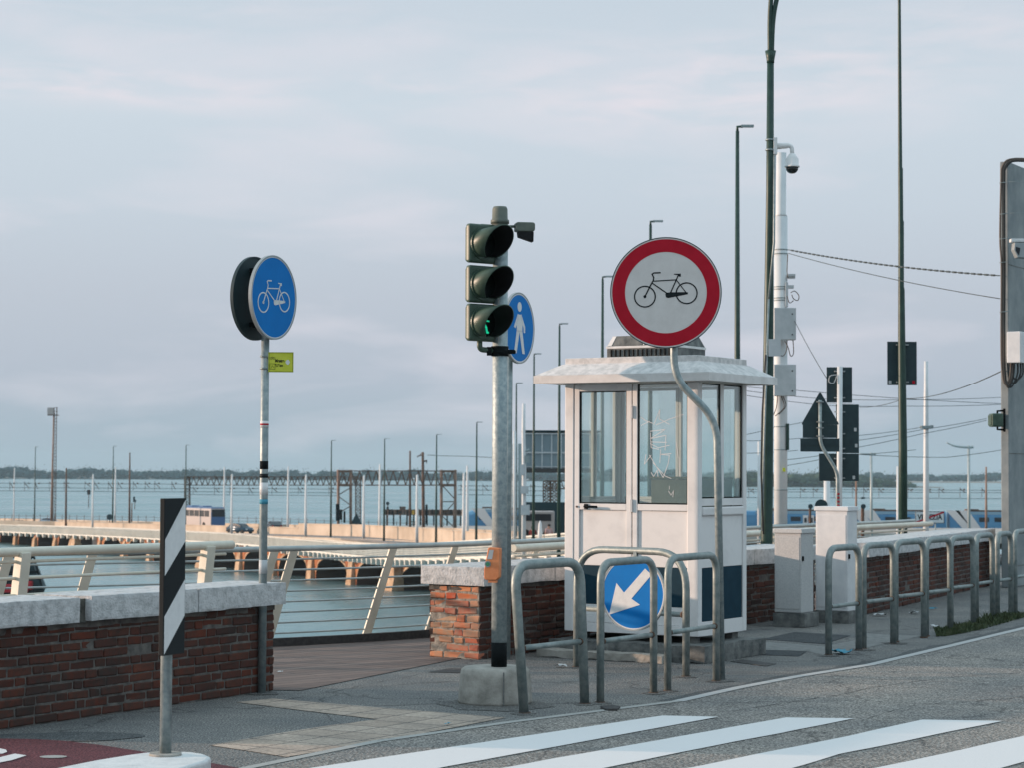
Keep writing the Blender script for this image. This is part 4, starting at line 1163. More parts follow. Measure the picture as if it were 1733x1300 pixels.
# ================================================================== KIOSK
KC = V((1.606, 18.8, 0))
kang = math.atan2(.53, -.848) + math.pi     # local +X runs along the front towards the corner
kang = math.atan2(-.53, .848)
# local frame: x from left post to corner (front), y away from the viewer
KW, KD = 1.335, .945
KO = KC + V((-.848, .53, 0)) * KW
t_ = thing('ticket_kiosk', 'white metal kiosk with glazed door and a low flared roof', 'kiosk', KO, kang)
ZB, ZT = .215, 2.41
fr = MB()
pw = .055
for x, y, wx, wy in ((0, 0, .09, .07), (KW, 0, .11, .07), (0, KD, .07, .07), (KW, KD, .07, .07)):
    xx = x + (wx / 2 if x == 0 else -wx / 2); yy = y + (wy / 2 if y == 0 else -wy / 2)
    fr.box((xx, yy, (ZB + ZT) / 2), (wx, wy, ZT - ZB))
fr.build('corner_post', M['white_paint'], t_, bevel=.006)
def panel(face, u0, u1, z0, z1, name, m, depth=.02, inset=.02, bevel=.003, parent=None):
    """face: 'f' front, 's' right side, 'b' back, 'l' left"""
    b = MB()
    if face == 'f': c, d = ((u0 + u1) / 2, inset + depth / 2, (z0 + z1) / 2), (u1 - u0, depth, z1 - z0)
    if face == 'b': c, d = ((u0 + u1) / 2, KD - inset - depth / 2, (z0 + z1) / 2), (u1 - u0, depth, z1 - z0)
    if face == 's': c, d = (KW - inset - depth / 2, (u0 + u1) / 2, (z0 + z1) / 2), (depth, u1 - u0, z1 - z0)
    if face == 'l': c, d = (inset + depth / 2, (u0 + u1) / 2, (z0 + z1) / 2), (depth, u1 - u0, z1 - z0)
    b.box(c, d)
    return b.build(name, m, parent or t_, bevel=bevel)
def frame(face, u0, u1, z0, z1, w, name, m, depth=.03, inset=.012, parent=None, wt=None):
    b = MB(); wt = wt or w
    for a0, a1, c0, c1 in ((u0, u0 + w, z0, z1), (u1 - w, u1, z0, z1), (u0 + w, u1 - w, z0, z0 + wt), (u0 + w, u1 - w, z1 - wt, z1)):
        if face in 'fb':
            y = inset + depth / 2 if face == 'f' else KD - inset - depth / 2
            b.box(((a0 + a1) / 2, y, (c0 + c1) / 2), (a1 - a0, depth, c1 - c0))
        else:
            x = KW - inset - depth / 2 if face == 's' else inset + depth / 2
            b.box((x, (a0 + a1) / 2, (c0 + c1) / 2), (depth, a1 - a0, c1 - c0))
    return b.build(name, m, parent or t_, bevel=.003)
# front: door (left) and fixed window (right)
xd0, xd1, xh = .09, .675, .705
door = frame('f', xd0 + .004, xd1, .30, ZT - .01, .052, 'door', M['white_paint'], depth=.045, inset=.006, wt=.06)
panel('f', xd0 + .058, xd1 - .054, 1.29, 1.345, 'door_rail', M['white_paint'], .044, .0065, parent=door)
panel('f', xd0 + .058, xd1 - .054, .80, 1.287, 'door_panel', M['white_paint'], .02, .022, parent=door)
panel('f', xd0 + .058, xd1 - .054, .46, .797, 'door_panel', M['navy'], .02, .0225, parent=door)
panel('f', xd0 + .058, xd1 - .054, .362, .457, 'door_panel', M['white_paint'], .02, .022, parent=door)
gp = panel('f', xd0 + .06, xd1 - .056, 1.347, ZT - .072, 'door_glass', M['glass'], .006, .028, 0, parent=door)
b = MB()
zz0, zz1 = 1.347, ZT - .072
for a0, a1, c0, c1 in ((xd0 + .057, xd0 + .066, zz0, zz1), (xd1 - .062, xd1 - .053, zz0, zz1), (xd0 + .066, xd1 - .062, zz0, zz0 + .009), (xd0 + .066, xd1 - .062, zz1 - .009, zz1)):
    b.box(((a0 + a1) / 2, .020, (c0 + c1) / 2), (a1 - a0, .014, c1 - c0))
b.build('glazing_gasket', M['black'], door)
b = MB(); hx = xd0 + .10; b.box((hx + .03, .0005, 1.318), (.035, .012, .045)); b.tube(fillet([(hx + .03, 0, 1.318), (hx + .03, -.035, 1.318), (hx + .16, -.035, 1.316)], .012), .011, 10)
b.build('door_handle', M['black'], door)
b = MB(); b.tube([(xd0 + .035, -.004, 1.315), (xd0 + .035, .008, 1.315)], .009, 12); b.build('lock', M['rusty_steel'], door)
b = MB()
for z in (2.15, 1.33, .7): b.box((xd1 + .008, -.002, z), (.018, .02, .11))
b.build('hinge', M['box_grey'], door)
# mullion, fixed window
panel('f', xd1 + .012, xh + .028, .30, ZT - .01, 'mullion', M['white_paint'], .05, .004)
panel('f', xh + .03, KW - .112, 1.29, 1.345, 'window_rail', M['white_paint'], .044, .0065)
panel('f', xh + .03, KW - .112, .80, 1.287, 'lower_panel', M['white_paint'], .02, .022)
panel('f', xh + .03, KW - .112, .46, .797, 'lower_panel', M['navy'], .02, .0225)
panel('f', xh + .03, KW - .112, .30, .457, 'lower_panel', M['white_paint'], .02, .022)
panel('f', .092, KW - .112, ZB, .297, 'sill', M['white_paint'], .05, .003)
w_ = frame('f', xh + .03, KW - .112, 1.347, ZT - .01, .010, 'window', M['black'], depth=.014, inset=.014)
panel('f', xh + .041, KW - .123, 1.358, ZT - .021, 'pane', M['glass'], .006, .022, 0, parent=w_)
# graffiti scratched on the window
qg = lambda x, y: (xh + .035 + (x - 728) / (1008 - 728) * (KW - .117 - xh - .035), ZT - .01 - (y - 400) / (1128 - 400) * (ZT - .01 - 1.35))
b = MB()
for st_ in ([(735, 600), (765, 625), (808, 642)], [(815, 650), (850, 560), (845, 615), (905, 650)], [(830, 652), (905, 618), (985, 590)], [(795, 690), (880, 680), (795, 735), (885, 715), (880, 805)],
            [(795, 700), (800, 790), (845, 800)], [(800, 755), (890, 758)], [(795, 765), (840, 790), (905, 775)], [(855, 800), (850, 880)], [(770, 830), (760, 890), (800, 835)], [(790, 835), (870, 970), (900, 880), (905, 835), (850, 830), (915, 825)],
            [(810, 880), (880, 960), (915, 975)], [(960, 850), (965, 960)], [(945, 760), (955, 850)], [(800, 940), (815, 965), (835, 925), (840, 965)], [(740, 655), (790, 630)]):
    b.stroke([qg(*p) for p in st_], .005, .0185, .0205)
b.build('scratched_graffiti', M['cabinet_w'], w_)
b = MB(); b.stroke([qg(*p) for p in [(900, 1050), (915, 1075), (930, 1048), (925, 1085)]], .006, .0185, .0205); b.stroke([qg(*p) for p in [(905, 1020), (905, 1040)]], .005, .0185, .0205); b.build('scratched_graffiti', M['box_grey'], w_)
# side
ys = [.072, .44, .50, KD - .072]
panel('s', ys[1], ys[2], 1.40, ZT - .01, 'mullion', M['white_paint'], .04, .006)
for a0, a1 in ((ys[0], ys[1]), (ys[2], ys[3])):
    w_ = frame('s', a0, a1, 1.40, ZT - .01, .010, 'window', M['black'], depth=.014, inset=.014)
    panel('s', a0 + .011, a1 - .011, 1.411, ZT - .021, 'pane', M['glass'], .006, .022, 0, parent=w_)
panel('s', ys[0], ys[3], 1.335, 1.398, 'window_rail', M['white_paint'], .05, .004)
panel('s', ys[0], ys[3], 1.25, 1.325, 'side_rail', M['white_paint'], .06, -.012, bevel=.012)
panel('s', ys[0], ys[3], .80, 1.248, 'lower_panel', M['white_paint'], .02, .012)
panel('s', ys[0], ys[3], .34, .797, 'lower_panel', M['navy'], .02, .0125)
panel('s', ys[0], ys[3], ZB, .337, 'sill', M['white_paint'], .05, .003)
# back and left side
for fc, u1 in (('b', KW - .07), ('l', KD - .07)):
    panel(fc, .07, u1, ZB, 1.33, 'lower_panel', M['white_paint'], .03, .01)
    panel(fc, .07, u1, 1.331, 1.37, 'window_rail', M['white_paint'], .04, .006)
    mids = [.07, (u1 + .07) / 2, u1]
    for a0, a1 in zip(mids, mids[1:]):
        w_ = frame(fc, a0 + .002, a1 - .002, 1.372, ZT - .01, .028, 'window', M['white_paint'], depth=.03, inset=.012)
        panel(fc, a0 + .031, a1 - .031, 1.401, ZT - .039, 'pane', M['glass'], .006, .022, 0, parent=w_)
# floor, ceiling, inner cupboard
b = MB(); b.box((KW / 2, KD / 2, ZB + .015), (KW - .15, KD - .15, .03)); b.build('floor_plate', M['concrete_dark'], t_)
b = MB(); b.box((KW * .68, KD * .74, 1.14), (.66, .30, .84)); b.box((KW * .68, KD * .74, 1.575), (.68, .32, .02)); b.build('inner_cupboard', M['shelf_green'], t_, bevel=.004)
b = MB(); b.box((.53, .30, 1.85), (.035, .05, 1.0)); b.build('inner_door_frame', M['dark_green'], t_)
# roof
o_ = .205
b = MB()
def loop(e, z): return [(-e, -e, z), (KW + e, -e, z), (KW + e, KD + e, z), (-e, KD + e, z)]
vs = loop(o_, ZT + .002) + loop(o_, ZT + .072)
b.add(vs, [(3, 2, 1, 0)] + [(i, (i + 1) % 4, 4 + (i + 1) % 4, 4 + i) for i in range(4)], 0)
o1 = b.build('fascia', M['fascia'], t_)
b = MB()
vs = loop(o_ - .003, ZT + .0725) + loop(0.02, ZT + .175) + loop(0.0, ZT + .178) + loop(0.0, ZT + .232) + loop(-.03, ZT + .233)
fs = []
for lv in range(4):
    fs += [(lv * 4 + i, lv * 4 + (i + 1) % 4, lv * 4 + 4 + (i + 1) % 4, lv * 4 + 4 + i) for i in range(4)]
fs.append((16, 17, 18, 19))
b.add(vs, fs, 0)
b.build('roof', M['roof_white'], t_, bevel=.006)
# roof unit
def frustum(mb, cx, cy, w0, d0, w1, d1, z0, z1, mi=0):
    vs = [(cx - w0 / 2, cy - d0 / 2, z0), (cx + w0 / 2, cy - d0 / 2, z0), (cx + w0 / 2, cy + d0 / 2, z0), (cx - w0 / 2, cy + d0 / 2, z0),
          (cx - w1 / 2, cy - d1 / 2, z1), (cx + w1 / 2, cy - d1 / 2, z1), (cx + w1 / 2, cy + d1 / 2, z1), (cx - w1 / 2, cy + d1 / 2, z1)]
    mb.add(vs, [(3, 2, 1, 0), (4, 5, 6, 7), (0, 1, 5, 4), (1, 2, 6, 5), (2, 3, 7, 6), (3, 0, 4, 7)], mi)
ru = thing('roof_air_unit', 'grey louvred cooling unit on the kiosk roof', 'air conditioner', KO, kang)
zr = ZT + .234
cx, cy = KW * .50, KD * .50
b = MB(); frustum(b, cx, cy, .70, .56, .70, .56, zr, zr + .085); frustum(b, cx, cy, .70, .56, .62, .48, zr + .107, zr + .20); b.build('casing', M['concrete_dark'], ru, bevel=.006)
b = MB(); b.box((cx, cy, zr + .096), (.712, .572, .022)); b.build('casing_band', M['fascia'], ru, bevel=.004)
b = MB()
for k in range(14): b.box((cx - .30 + k * .045, cy - .285, zr + .045), (.012, .012, .06))
b.build('louvre_slats', M['black'], ru)
b = MB()
b.add([(cx - .345, cy - .283, zr + .11), (cx - .30, cy - .283, zr + .11), (cx - .27, cy - .245, zr + .198), (cx - .307, cy - .245, zr + .198)], [(0, 1, 2, 3)])
b.add([(cx + .02, cy - .284, zr + .11), (cx + .03, cy - .284, zr + .11), (cx + .03, cy - .243, zr + .20), (cx + .02, cy - .243, zr + .20)], [(0, 1, 2, 3)])
b.build('casing_trim', M['fascia'], ru)
# feet and slab
ft = MB()
for x, y in ((.12, .1), (KW - .12, .1), (.12, KD - .1), (KW - .12, KD - .1)): ft.box((x, y, .183), (.11, .11, .062))
ft.build('foot_block', M['concrete_dark'], t_)
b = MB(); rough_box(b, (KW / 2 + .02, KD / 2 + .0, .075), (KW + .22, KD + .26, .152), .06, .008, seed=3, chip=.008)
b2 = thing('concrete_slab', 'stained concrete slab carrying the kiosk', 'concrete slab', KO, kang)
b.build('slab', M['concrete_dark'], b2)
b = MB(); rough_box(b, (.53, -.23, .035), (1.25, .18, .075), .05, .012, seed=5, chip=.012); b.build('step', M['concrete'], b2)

# ================================================================== CABINETS
def cabinet(name, label, pn, w, d, z0, z1, m, plinth):
    """pn = near corner (front-right) on the ground"""
    o = pn + V((-.848, .53, 0)) * w
    t = thing(name, label, 'utility cabinet', (o.x, o.y, 0), kang)
    b = MB(); b.box((w / 2, d / 2, (z0 + z1) / 2), (w, d, z1 - z0)); b.build('casing', m, t, bevel=.008)
    b = MB(); frustum(b, w / 2, d / 2, w + .03, d + .03, w + .02, d + .02, z1 - .035, z1 + .012); b.build('lid', m, t, bevel=.005)
    b = MB(); b.box((w / 2, -.0025, (z0 + z1) / 2 - .02), (w - .04, .005, z1 - z0 - .12)); b.build('cabinet_door', m, t, bevel=.002)
    b = MB(); b.box((w + .006, .03, .72), (.012, .03, .05)); b.build('latch', M['black'], t)
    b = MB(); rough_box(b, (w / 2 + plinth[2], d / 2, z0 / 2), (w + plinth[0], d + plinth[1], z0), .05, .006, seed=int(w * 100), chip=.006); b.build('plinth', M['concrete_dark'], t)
    return t
p1 = G(1358, 1064)
cabinet('utility_cabinet', 'short grey speckled cabinet beside the kiosk, lower half in shade', p1 + V((0, .08, 0)), .31, .31, .15, 1.02, M['cabinet'], (.06, .06, .02))
p2 = G(1436, 1057)
cabinet('utility_cabinet', 'tall pale cabinet between the short one and the long wall', p2 + V((0, .05, 0)), .375, .26, .13, 1.245, M['cabinet_w'], (.04, .04, 0))

# ================================================================== RAILINGS OF THE FOOTPATH
def at_len(path, s_):
    for a, b_ in zip(path, path[1:]):
        l = (b_ - a).length
        if s_ <= l: return a + (b_ - a) * (s_ / l), (b_ - a).normalized()
        s_ -= l
    return path[-1], (path[-1] - path[-2]).normalized()
# outer railing, leaning inwards; top rail passes over the BL line
bsp = spline([(x, y, 0) for x, y in BL[:-1]] + [(6.05, 32.9, 0)], 8)
ro = thing('footpath_railing', 'long pale railing of horizontal bars on the water side of the footpath', 'railing', (0, 0, 0))
b = MB(); b.tube([p + V((0, 0, .90)) for p in bsp], .026, 14); b.build('top_rail', M['rail_grey'], ro)
lean = .30
for k in range(8):
    z = .80 - k * .0995
    u = (z + .15) / 1.05
    offs = []
    for i, p in enumerate(bsp):
        d = (bsp[min(i + 1, len(bsp) - 1)] - bsp[max(i - 1, 0)]).normalized(); nn = V((-d.y, d.x, 0))
        offs.append(p + nn * lean * (1 - u) + V((0, 0, z)))
    b = MB(); b.tube(offs, .0095, 8); b.build('bar', M['rail_grey'], ro)
tot = sum((b_ - a).length for a, b_ in zip(bsp, bsp[1:]))
def s_at_px(px):
    best = None; s_ = 0
    for a, b_ in zip(bsp, bsp[1:]):
        x = 866 + a.x / a.y * F
        if best is None or abs(x - px) < best[0]: best = (abs(x - px), s_)
        s_ += (b_ - a).length
    return best[1]
for px in (-160, -20, 150, 328, 462, 494, 650, 770, 905, 1080, 1290, 1380, 1450, 1530):
    p, d = at_len(bsp, s_at_px(px)); nn = V((-d.y, d.x, 0))
    a = p + nn * (lean * 1.05) + V((0, 0, -.30)); c = p + V((0, 0, .875)) - nn * 0.0
    # flat tapering plate
    b = MB(); wx = d * .052; wy = nn * .012
    vs = [a - wx - wy, a + wx - wy, a + wx + wy, a - wx + wy, c - wx * .85 - wy, c + wx * .85 - wy, c + wx * .85 + wy, c - wx * .85 + wy]
    # shift the top towards +X the way the plates lean in the photo
    sh = d * .10
    vs = [v + (sh if i > 3 else -sh) for i, v in enumerate(vs)]
    b.add(vs, [(3, 2, 1, 0), (4, 5, 6, 7), (0, 1, 5, 4), (1, 2, 6, 5), (2, 3, 7, 6), (3, 0, 4, 7)])
    b.build('post', M['cream'], ro, bevel=.004)
# deck edge beam
b = MB()
for i in range(len(bsp) - 1):
    d = (bsp[i + 1] - bsp[i]).normalized(); nn = V((-d.y, d.x, 0))
    b.beam(bsp[i] + nn * -.02 + V((0, 0, .035)) - d * .01, bsp[i + 1] + nn * -.02 + V((0, 0, .035)) + d * .01, .06, .09)
struct(b.build('deck_edge', M['iron']), label='dark edge beam along the water side of the deck')
# inner railings
def inner_rail(label, pts, z, posts, bars, r=.036):
    sp = spline(pts, 8)
    t = thing('footpath_railing', label, 'railing', (0, 0, 0))
    b = MB(); b.tube([p + V((0, 0, z)) for p in sp], r, 16); b.build('top_rail', M['cream'], t)
    for zz in bars:
        b = MB(); b.tube([p + V((0, 0, zz)) + V((.0, .02, 0)) for p in sp[:-1]] , .013, 10); b.build('bar', M['cream'], t)
    for s_ in posts:
        p, d = at_len(sp, s_); nn = V((-d.y, d.x, 0))
        b = MB(); a = p + nn * .02 + V((-.05, 0, 0)); c = p + V((.045, 0, z - .005)) + nn * .02
        wx = d * .045; wy = nn * .045
        vs = [a - wx - wy, a + wx - wy, a + wx + wy, a - wx + wy, c - wx - wy, c + wx - wy, c + wx + wy, c - wx + wy]
        b.add(vs, [(3, 2, 1, 0), (4, 5, 6, 7), (0, 1, 5, 4), (1, 2, 6, 5), (2, 3, 7, 6), (3, 0, 4, 7)])
        b.build('post', M['cream'], t, bevel=.006)
    return t
fa = [A(-160, 941, 15.7), A(0, 935.5, 16.5), A(120, 932.5, 17.05), A(240, 929, 17.6), A(393, 924, 18.4)]
zf = 1.0
fa = [V((p.x, p.y, 0)) for p in fa]
spf = spline(fa, 8)
def slen(sp, px):
    s_ = 0; best = (1e9, 0)
    for a, b_ in zip(sp, sp[1:]):
        x = 866 + a.x / a.y * F
        if abs(x - px) < best[0]: best = (abs(x - px), s_)
        s_ += (b_ - a).length
    return best[1]
inner_rail('thick cream railing with ended bars behind the left wall', fa, zf, [slen(spf, 30), slen(spf, 340), slen(spf, -120)], [.925, .80, .67, .54])
fb = [A(735, 930, 22.2), A(870, 929, 22.6), A(1000, 928, 23.3), A(1150, 920, 25.4), A(1300, 905, 28.0)]
fb = [V((p.x - .0, p.y, 0)) for p in fb]
fb = [V((-.42, 20.6, 0)), V((.02, 21.2, 0)), V((.6, 22.2, 0)), V((1.7, 24.1, 0)), V((3.1, 26.8, 0)), V((4.6, 29.4, 0)), V((6.1, 31.8, 0))]
inner_rail('cream railing running on behind the kiosk', fb[1:], .88, [1.2, 3.0, 4.8, 6.6, 8.4], [.80, .68, .56, .44])

# ================================================================== NEAR MASTS ON THE RIGHT
# green lamp post with curved twin arms
Dg = 25.25
P = A(1297, 930, Dg); P.z = 0
t_ = thing('street_lamp', 'tall dark green lamp post with curved arms beside the kiosk', 'street lamp', P)
q = lambda a, c, dd=0: A(a, c, Dg + dd) - P
b = MB(); b.tube([(0, 0, 0), q(1297.5, 900), q(1300, 640), q(1303, 330), q(1304, 100)], [.072, .070, .062, .045, .040], 20); b.build('pole', M['dark_green'], t_)
b = MB(); c_ = q(1304, 100)
b.tube([c_ + V((0, 0, -.04)), c_ + V((0, 0, -.01)), c_ + V((0, 0, .02)), c_ + V((0, 0, .10))], [.045, .045, .05, .065], 20); b.build('collar', M['dark_green'], t_)
for pts in ([(1303, 90), (1303, 30), (1307, -20), (1318, -70), (1345, -130), (1400, -170)], [(1306, 90), (1308, 40), (1313, 5), (1325, -40), (1350, -80), (1420, -110)]):
    b = MB(); b.tube(spline([q(*p) for p in pts], 5), .028, 14); b.build('arm', M['dark_green'], t_)
b = MB(); b.tube([q(1311, 262, -.08), q(1310, 410, -.08), q(1301, 505, -.08)], .014, 8); b.tube([q(1301, 505, -.08), q(1293, 760, -.08), q(1290, 900, -.09)], .012, 8)
b.build('conduit', M['galv'], t_)
b = MB(); b.tube([q(1296, 600, -.1), q(1290, 700, -.1), q(1288, 800, -.1), q(1292, 905, -.1)], .010, 8); b.build('cable', M['cable'], t_)
b = MB(); c_ = q(1311, 588, -.10); b.box(c_, (.14, .006, .20), rz=.0); b.build('notice_plate', M['box_grey'], t_)
# cctv
cc = thing('security_camera', 'white dome security camera on the green lamp post', 'security camera', A(1313, 247, Dg))
q2 = lambda a, c, dd=0: A(a, c, Dg + dd) - cc.location
b = MB(); b.box((-.01, 0, 0), (.045, .10, .20)); b.build('mounting_plate', M['white_paint'], cc, bevel=.006)
b = MB()
for yy in (236, 253): b.tube([q2(1300, yy), q2(1314, yy)], .012, 8)
b.tube([q2(1303, 236) - V((0, 0, .01)), q2(1303, 236) + V((0, 0, .01))], .052, 20); b.tube([q2(1303, 253) - V((0, 0, .01)), q2(1303, 253) + V((0, 0, .01))], .054, 20)
b.build('strap', M['galv'], cc)
b = MB(); b.tube(fillet([(0, 0, .0), q2(1341, 244), q2(1341, 262)], .06), [.034] + [.024] * 9 ); b.build('arm', M['white_paint'], cc) if False else None
pth = fillet([V((0, 0, 0)), q2(1340.5, 245), q2(1340.5, 262)], .06)
b = MB(); b.tube(pth, [.036 - .012 * min(1, i / 3) for i in range(len(pth))], 14); b.build('arm', M['white_paint'], cc)
c_ = q2(1340.5, 275)
b = MB(); b.lathe([(.03, .11), (.045, .09), (.075, .045), (.078, -.03), (.088, -.035), (.088, -.05), (.0, -.05)][::-1], c=c_, n=28); b.build('dome_housing', M['white_paint'], cc)
b = MB(); b.lathe([(.0, -.125), (.03, -.121), (.055, -.105), (.07, -.08), (.074, -.051)], c=c_, n=28); b.build('dome_lens', M['lens_dark'], cc)

# white catenary mast with boxes
Dw = 40.0
P = A(1321, 905, Dw)
Pz = P.z
t_ = thing('catenary_mast', 'thick white mast with two grey boxes beside the green lamp post', 'mast', P)
q = lambda a, c, dd=0: A(a, c, Dw + dd) - P
s_ = Dw / F
b = MB(); b.tube([(0, 0, -1.2), q(1321.5, 366)], 11.3 * s_, 28); b.tube([q(1321.5, 366), q(1321.5, 362), q(1322.5, 258)], [11.3 * s_, 8.7 * s_, 8.3 * s_], 28); b.build('mast_tube', M['white_pole'], t_)
b = MB()
for yy in (422, 429, 485, 489, 504, 508, 723, 762, 830): b.tube([q(1321.5, yy + .8), q(1321.5, yy - .8)], 11.9 * s_, 28)
b.tube([q(1321.5, 893), q(1321.5, 888)], 13.5 * s_, 28)
b.build('strap', M['galv'], t_)
for y0, y1, lb in ((521, 575, 'a'), (617, 671, 'b')):
    c_ = q(1327.5, (y0 + y1) / 2, -.28); b = MB(); b.box(c_, (37 * s_, .22, (y1 - y0) * s_)); bo = b.build('equipment_box', M['box_grey'], t_, bevel=.012)
    b = MB()
    for dy in (-.34, .30): b.box(c_ + V((.13, -.113, (y1 - y0) * s_ * dy)), (.022, .01, .022))
    b.build('screw', M['black'], bo)
b = MB()
for pts in ([(1333, 430), (1332, 460), (1334, 470)], [(1331, 468), (1345, 468)], [(1332, 500), (1336, 512), (1343, 508)], [(1316, 671), (1314, 690), (1309, 703)], [(1322, 671), (1327, 690), (1312, 705)], [(1325, 671), (1330, 688), (1318, 702)],
            [(1332, 575), (1331, 592), (1325, 602), (1315, 598)], [(1342, 575), (1343, 597), (1338, 602), (1334, 588), (1328, 576)], [(1338, 495), (1345, 492), (1352, 500), (1350, 508), (1343, 505), (1340, 498)]):
    b.tube(spline([q(x, y, -.3) for x, y in pts], 5), .009, 6)
b.build('loose_cable', M['cable_brown'], t_)
b = MB(); b.box(q(1339, 467, -.1), (.14, .12, .08)); b.box(q(1338, 485, -.1), (.11, .10, .06)); b.box(q(1331, 498, -.1), (.05, .1, .45)); b.build('junction_fitting', M['box_grey'], t_, bevel=.005)
b = MB(); b.box(q(1333, 740, -.1), (.05, .04, .48)); b.build('dark_strip', M['dark_green'], t_)
b = MB(); b.box(q(1327, 796, -.16), (.05, .01, .07)); b.build('yellow_label', M['yellow'], t_)
b = MB(); c_ = A(1354, 903, Dw); b.box((c_.x, c_.y, c_.z - .42), (.95, .5, 1.06))
tag(b.build('concrete_plinth', M['pillar'], bevel=.01), 'grey concrete plinth under the thick white mast', 'concrete plinth')

# right green pole with sign back
Dp = 36.0
P = A(1528, 905, Dp); P.z = -.2
t_ = thing('street_lamp', 'tall slim green pole behind the long wall carrying a dark panel', 'street lamp', P)
q = lambda a, c, dd=0: A(a, c, Dp + dd) - P
s_ = Dp / F
b = MB(); b.tube([(0, 0, 0), q(1528, 760), q(1526, 575), q(1525.5, 490), q(1525, 485), q(1525, 375), q(1524.5, 372), q(1524, 285), q(1523.5, 283), q(1522, 0), q(1521, -140)],
                 [7.6 * s_, 7.4 * s_, 6.3 * s_, 5.6 * s_, 5.0 * s_, 4.9 * s_, 4.3 * s_, 4.2 * s_, 3.6 * s_, 2.6 * s_, 2.3 * s_], 20); b.build('pole', M['dark_green'], t_)
t2 = thing('road_sign', 'rectangular dark sign back clamped on the slim green pole', 'road sign', A(1526.5, 615, Dp + .13))
b = MB(); b.box((0, -.0, 0), (50 * s_, .02, 75 * s_)); b.build('panel', M['dark_teal'], t2, bevel=.003)
b = MB()
for z in (-.31, .31): b.box((0, -.04, z), (.20, .06, .02))
b.build('clamp', M['alu'], t2)
for xx, m_ in ((-.20, 'box_grey'), (.19, 'sign_red')):
    b = MB(); b.box((xx, -.0115, -.31), (.045, .003, .05)); b.build('sticker', M[m_], t2)

# concrete pillar at the right edge
Dc = 31.0
P = A(1709, 985, Dc); P.z = 0
ang = kang
t_ = thing('concrete_pillar', 'tall square concrete pillar with cables at the right edge', 'pillar', P, ang + math.pi / 2 - R(24))
# local x runs along the dark face to the right; lit narrow face on the left
ztop = A(1709, 272, Dc).z
b = MB(); b.box((.45, .06, ztop / 2), (.90, .12, ztop)); 
pil = b.build('shaft', M['pillar'], t_, bevel=.012)
t_.rotation_euler = (0, 0, R(60))
# rotate so the left flank shows as a thin lit strip
b = MB()
for k_, (z_) in enumerate((.3, 1.9, 3.3, 4.6)):
    b.box((.45, -.0015, z_), (.902, .003, .012))
b.build('casting_seam', M['concrete_dark'], t_)
q = lambda a, c, dd=0: t_.matrix_basis.inverted() @ A(a, c, Dc + dd)
bpy.context.view_layer.update()
for k_, (xx, m_) in enumerate(((1694.5, 'cable_brown'), (1697.5, 'cable_brown'), (1700, 'cable'))):
    pts = [A(1735, 268 + k_ * 2, Dc - .12), A(1716, 268 + k_ * 2, Dc - .12), A(xx + 8, 272 + k_ * 2, Dc - .12), A(xx + 1, 284 + k_, Dc - .12), A(xx, 300, Dc - .12), A(xx - (2 if k_ == 0 else 0), 400, Dc - .12), A(xx + .5, 450, Dc - .12), A(xx, 560, Dc - .12), A(xx + 1, 620 + k_ * 6, Dc - .12), A(xx + 6, 650 + k_ * 3, Dc - .13), A(xx + 14, 640, Dc - .15), A(xx + 17, 610, Dc - .15)]
    inv = t_.matrix_basis.inverted()
    b = MB(); b.tube([inv @ p for p in spline(pts, 5)], .014, 8); b.build('cable', M[m_], t_)
inv = t_.matrix_basis.inverted()
for x0, y0, x1, y1 in ((1722, 612, 1712, 655), (1727, 612, 1718, 648), (1731, 612, 1722, 642)):
    b = MB(); b.tube([inv @ p for p in spline([A(x0, y0, Dc - .13), A(x0, y0 + 20, Dc - .14), A(x1, y1, Dc - .14), A(x1 - 10, y1 - 8, Dc - .14), A(x1 - 13, y1 - 40, Dc - .13)], 5)], .013, 8); b.build('cable', M['cable'], t_)
b = MB()
for yy in (308, 361, 403, 443, 527):
    b.tube([inv @ A(1691, yy + 1, Dc - .15), inv @ A(1708, yy - 1, Dc - .15)], .006, 6)
    if yy in (308, 361): b.tube([inv @ A(1708, yy - 1, Dc - .16), inv @ A(1735, yy - 2, Dc - .16)], .003, 6)
b.build('cable_tie', M['galv'], t_)
b = MB(); c_ = inv @ A(1722, 588, Dc - .12); b.box(c_, (.36, .2, .44)); b.build('equipment_box', M['cabinet_w'], t_, bevel=.01)
# floodlight and lantern fixed to the pillar
fl_ = thing('floodlight', 'small grey floodlight fixed to the concrete pillar', 'floodlight', A(1722, 425, Dc - .25))
b = MB(); b.prism([(-.06, .12), (-.07, .02), (-.02, -.09), (.12, -.10), (.14, .10)], -.09, .09); b.build('lamp_body', M['alu'], fl_, bevel=.008)
b = MB(); b.box((.0, -.02, .15), (.22, .12, .05)); b.build('cable_gland', M['sign_white'], fl_, bevel=.01)
b = MB(); b.prism([(-.045, .06), (-.045, .0), (.0, -.07), (.02, .04)], -.093, -.0905); b.build('lamp_glass', M['dark_glass'], fl_)
tl2 = thing('traffic_light', 'green traffic light lantern seen from its side on the concrete pillar', 'traffic light', A(1688, 712, Dc - .05))
s_ = Dc / F
b = MB(); b.box((-.02, 0, 0), (.165, .22, .19)); b.build('housing', M['lantern'], tl2, bevel=.02, seg=3)
b = MB(); b.box((-.10, 0, 0), (.03, .19, .15)); b.build('rear_door', M['lantern'], tl2, bevel=.01)
b = MB(); b.tube([(.0, 0, .09), (.0, 0, .13), (.09, 0, .135)], .016, 10); b.tube([(.0, 0, -.09), (.0, 0, -.13), (.09, 0, -.135)], .016, 10); b.box((.098, 0, 0), (.02, .07, .33)); b.build('bracket', M['black'], tl2)

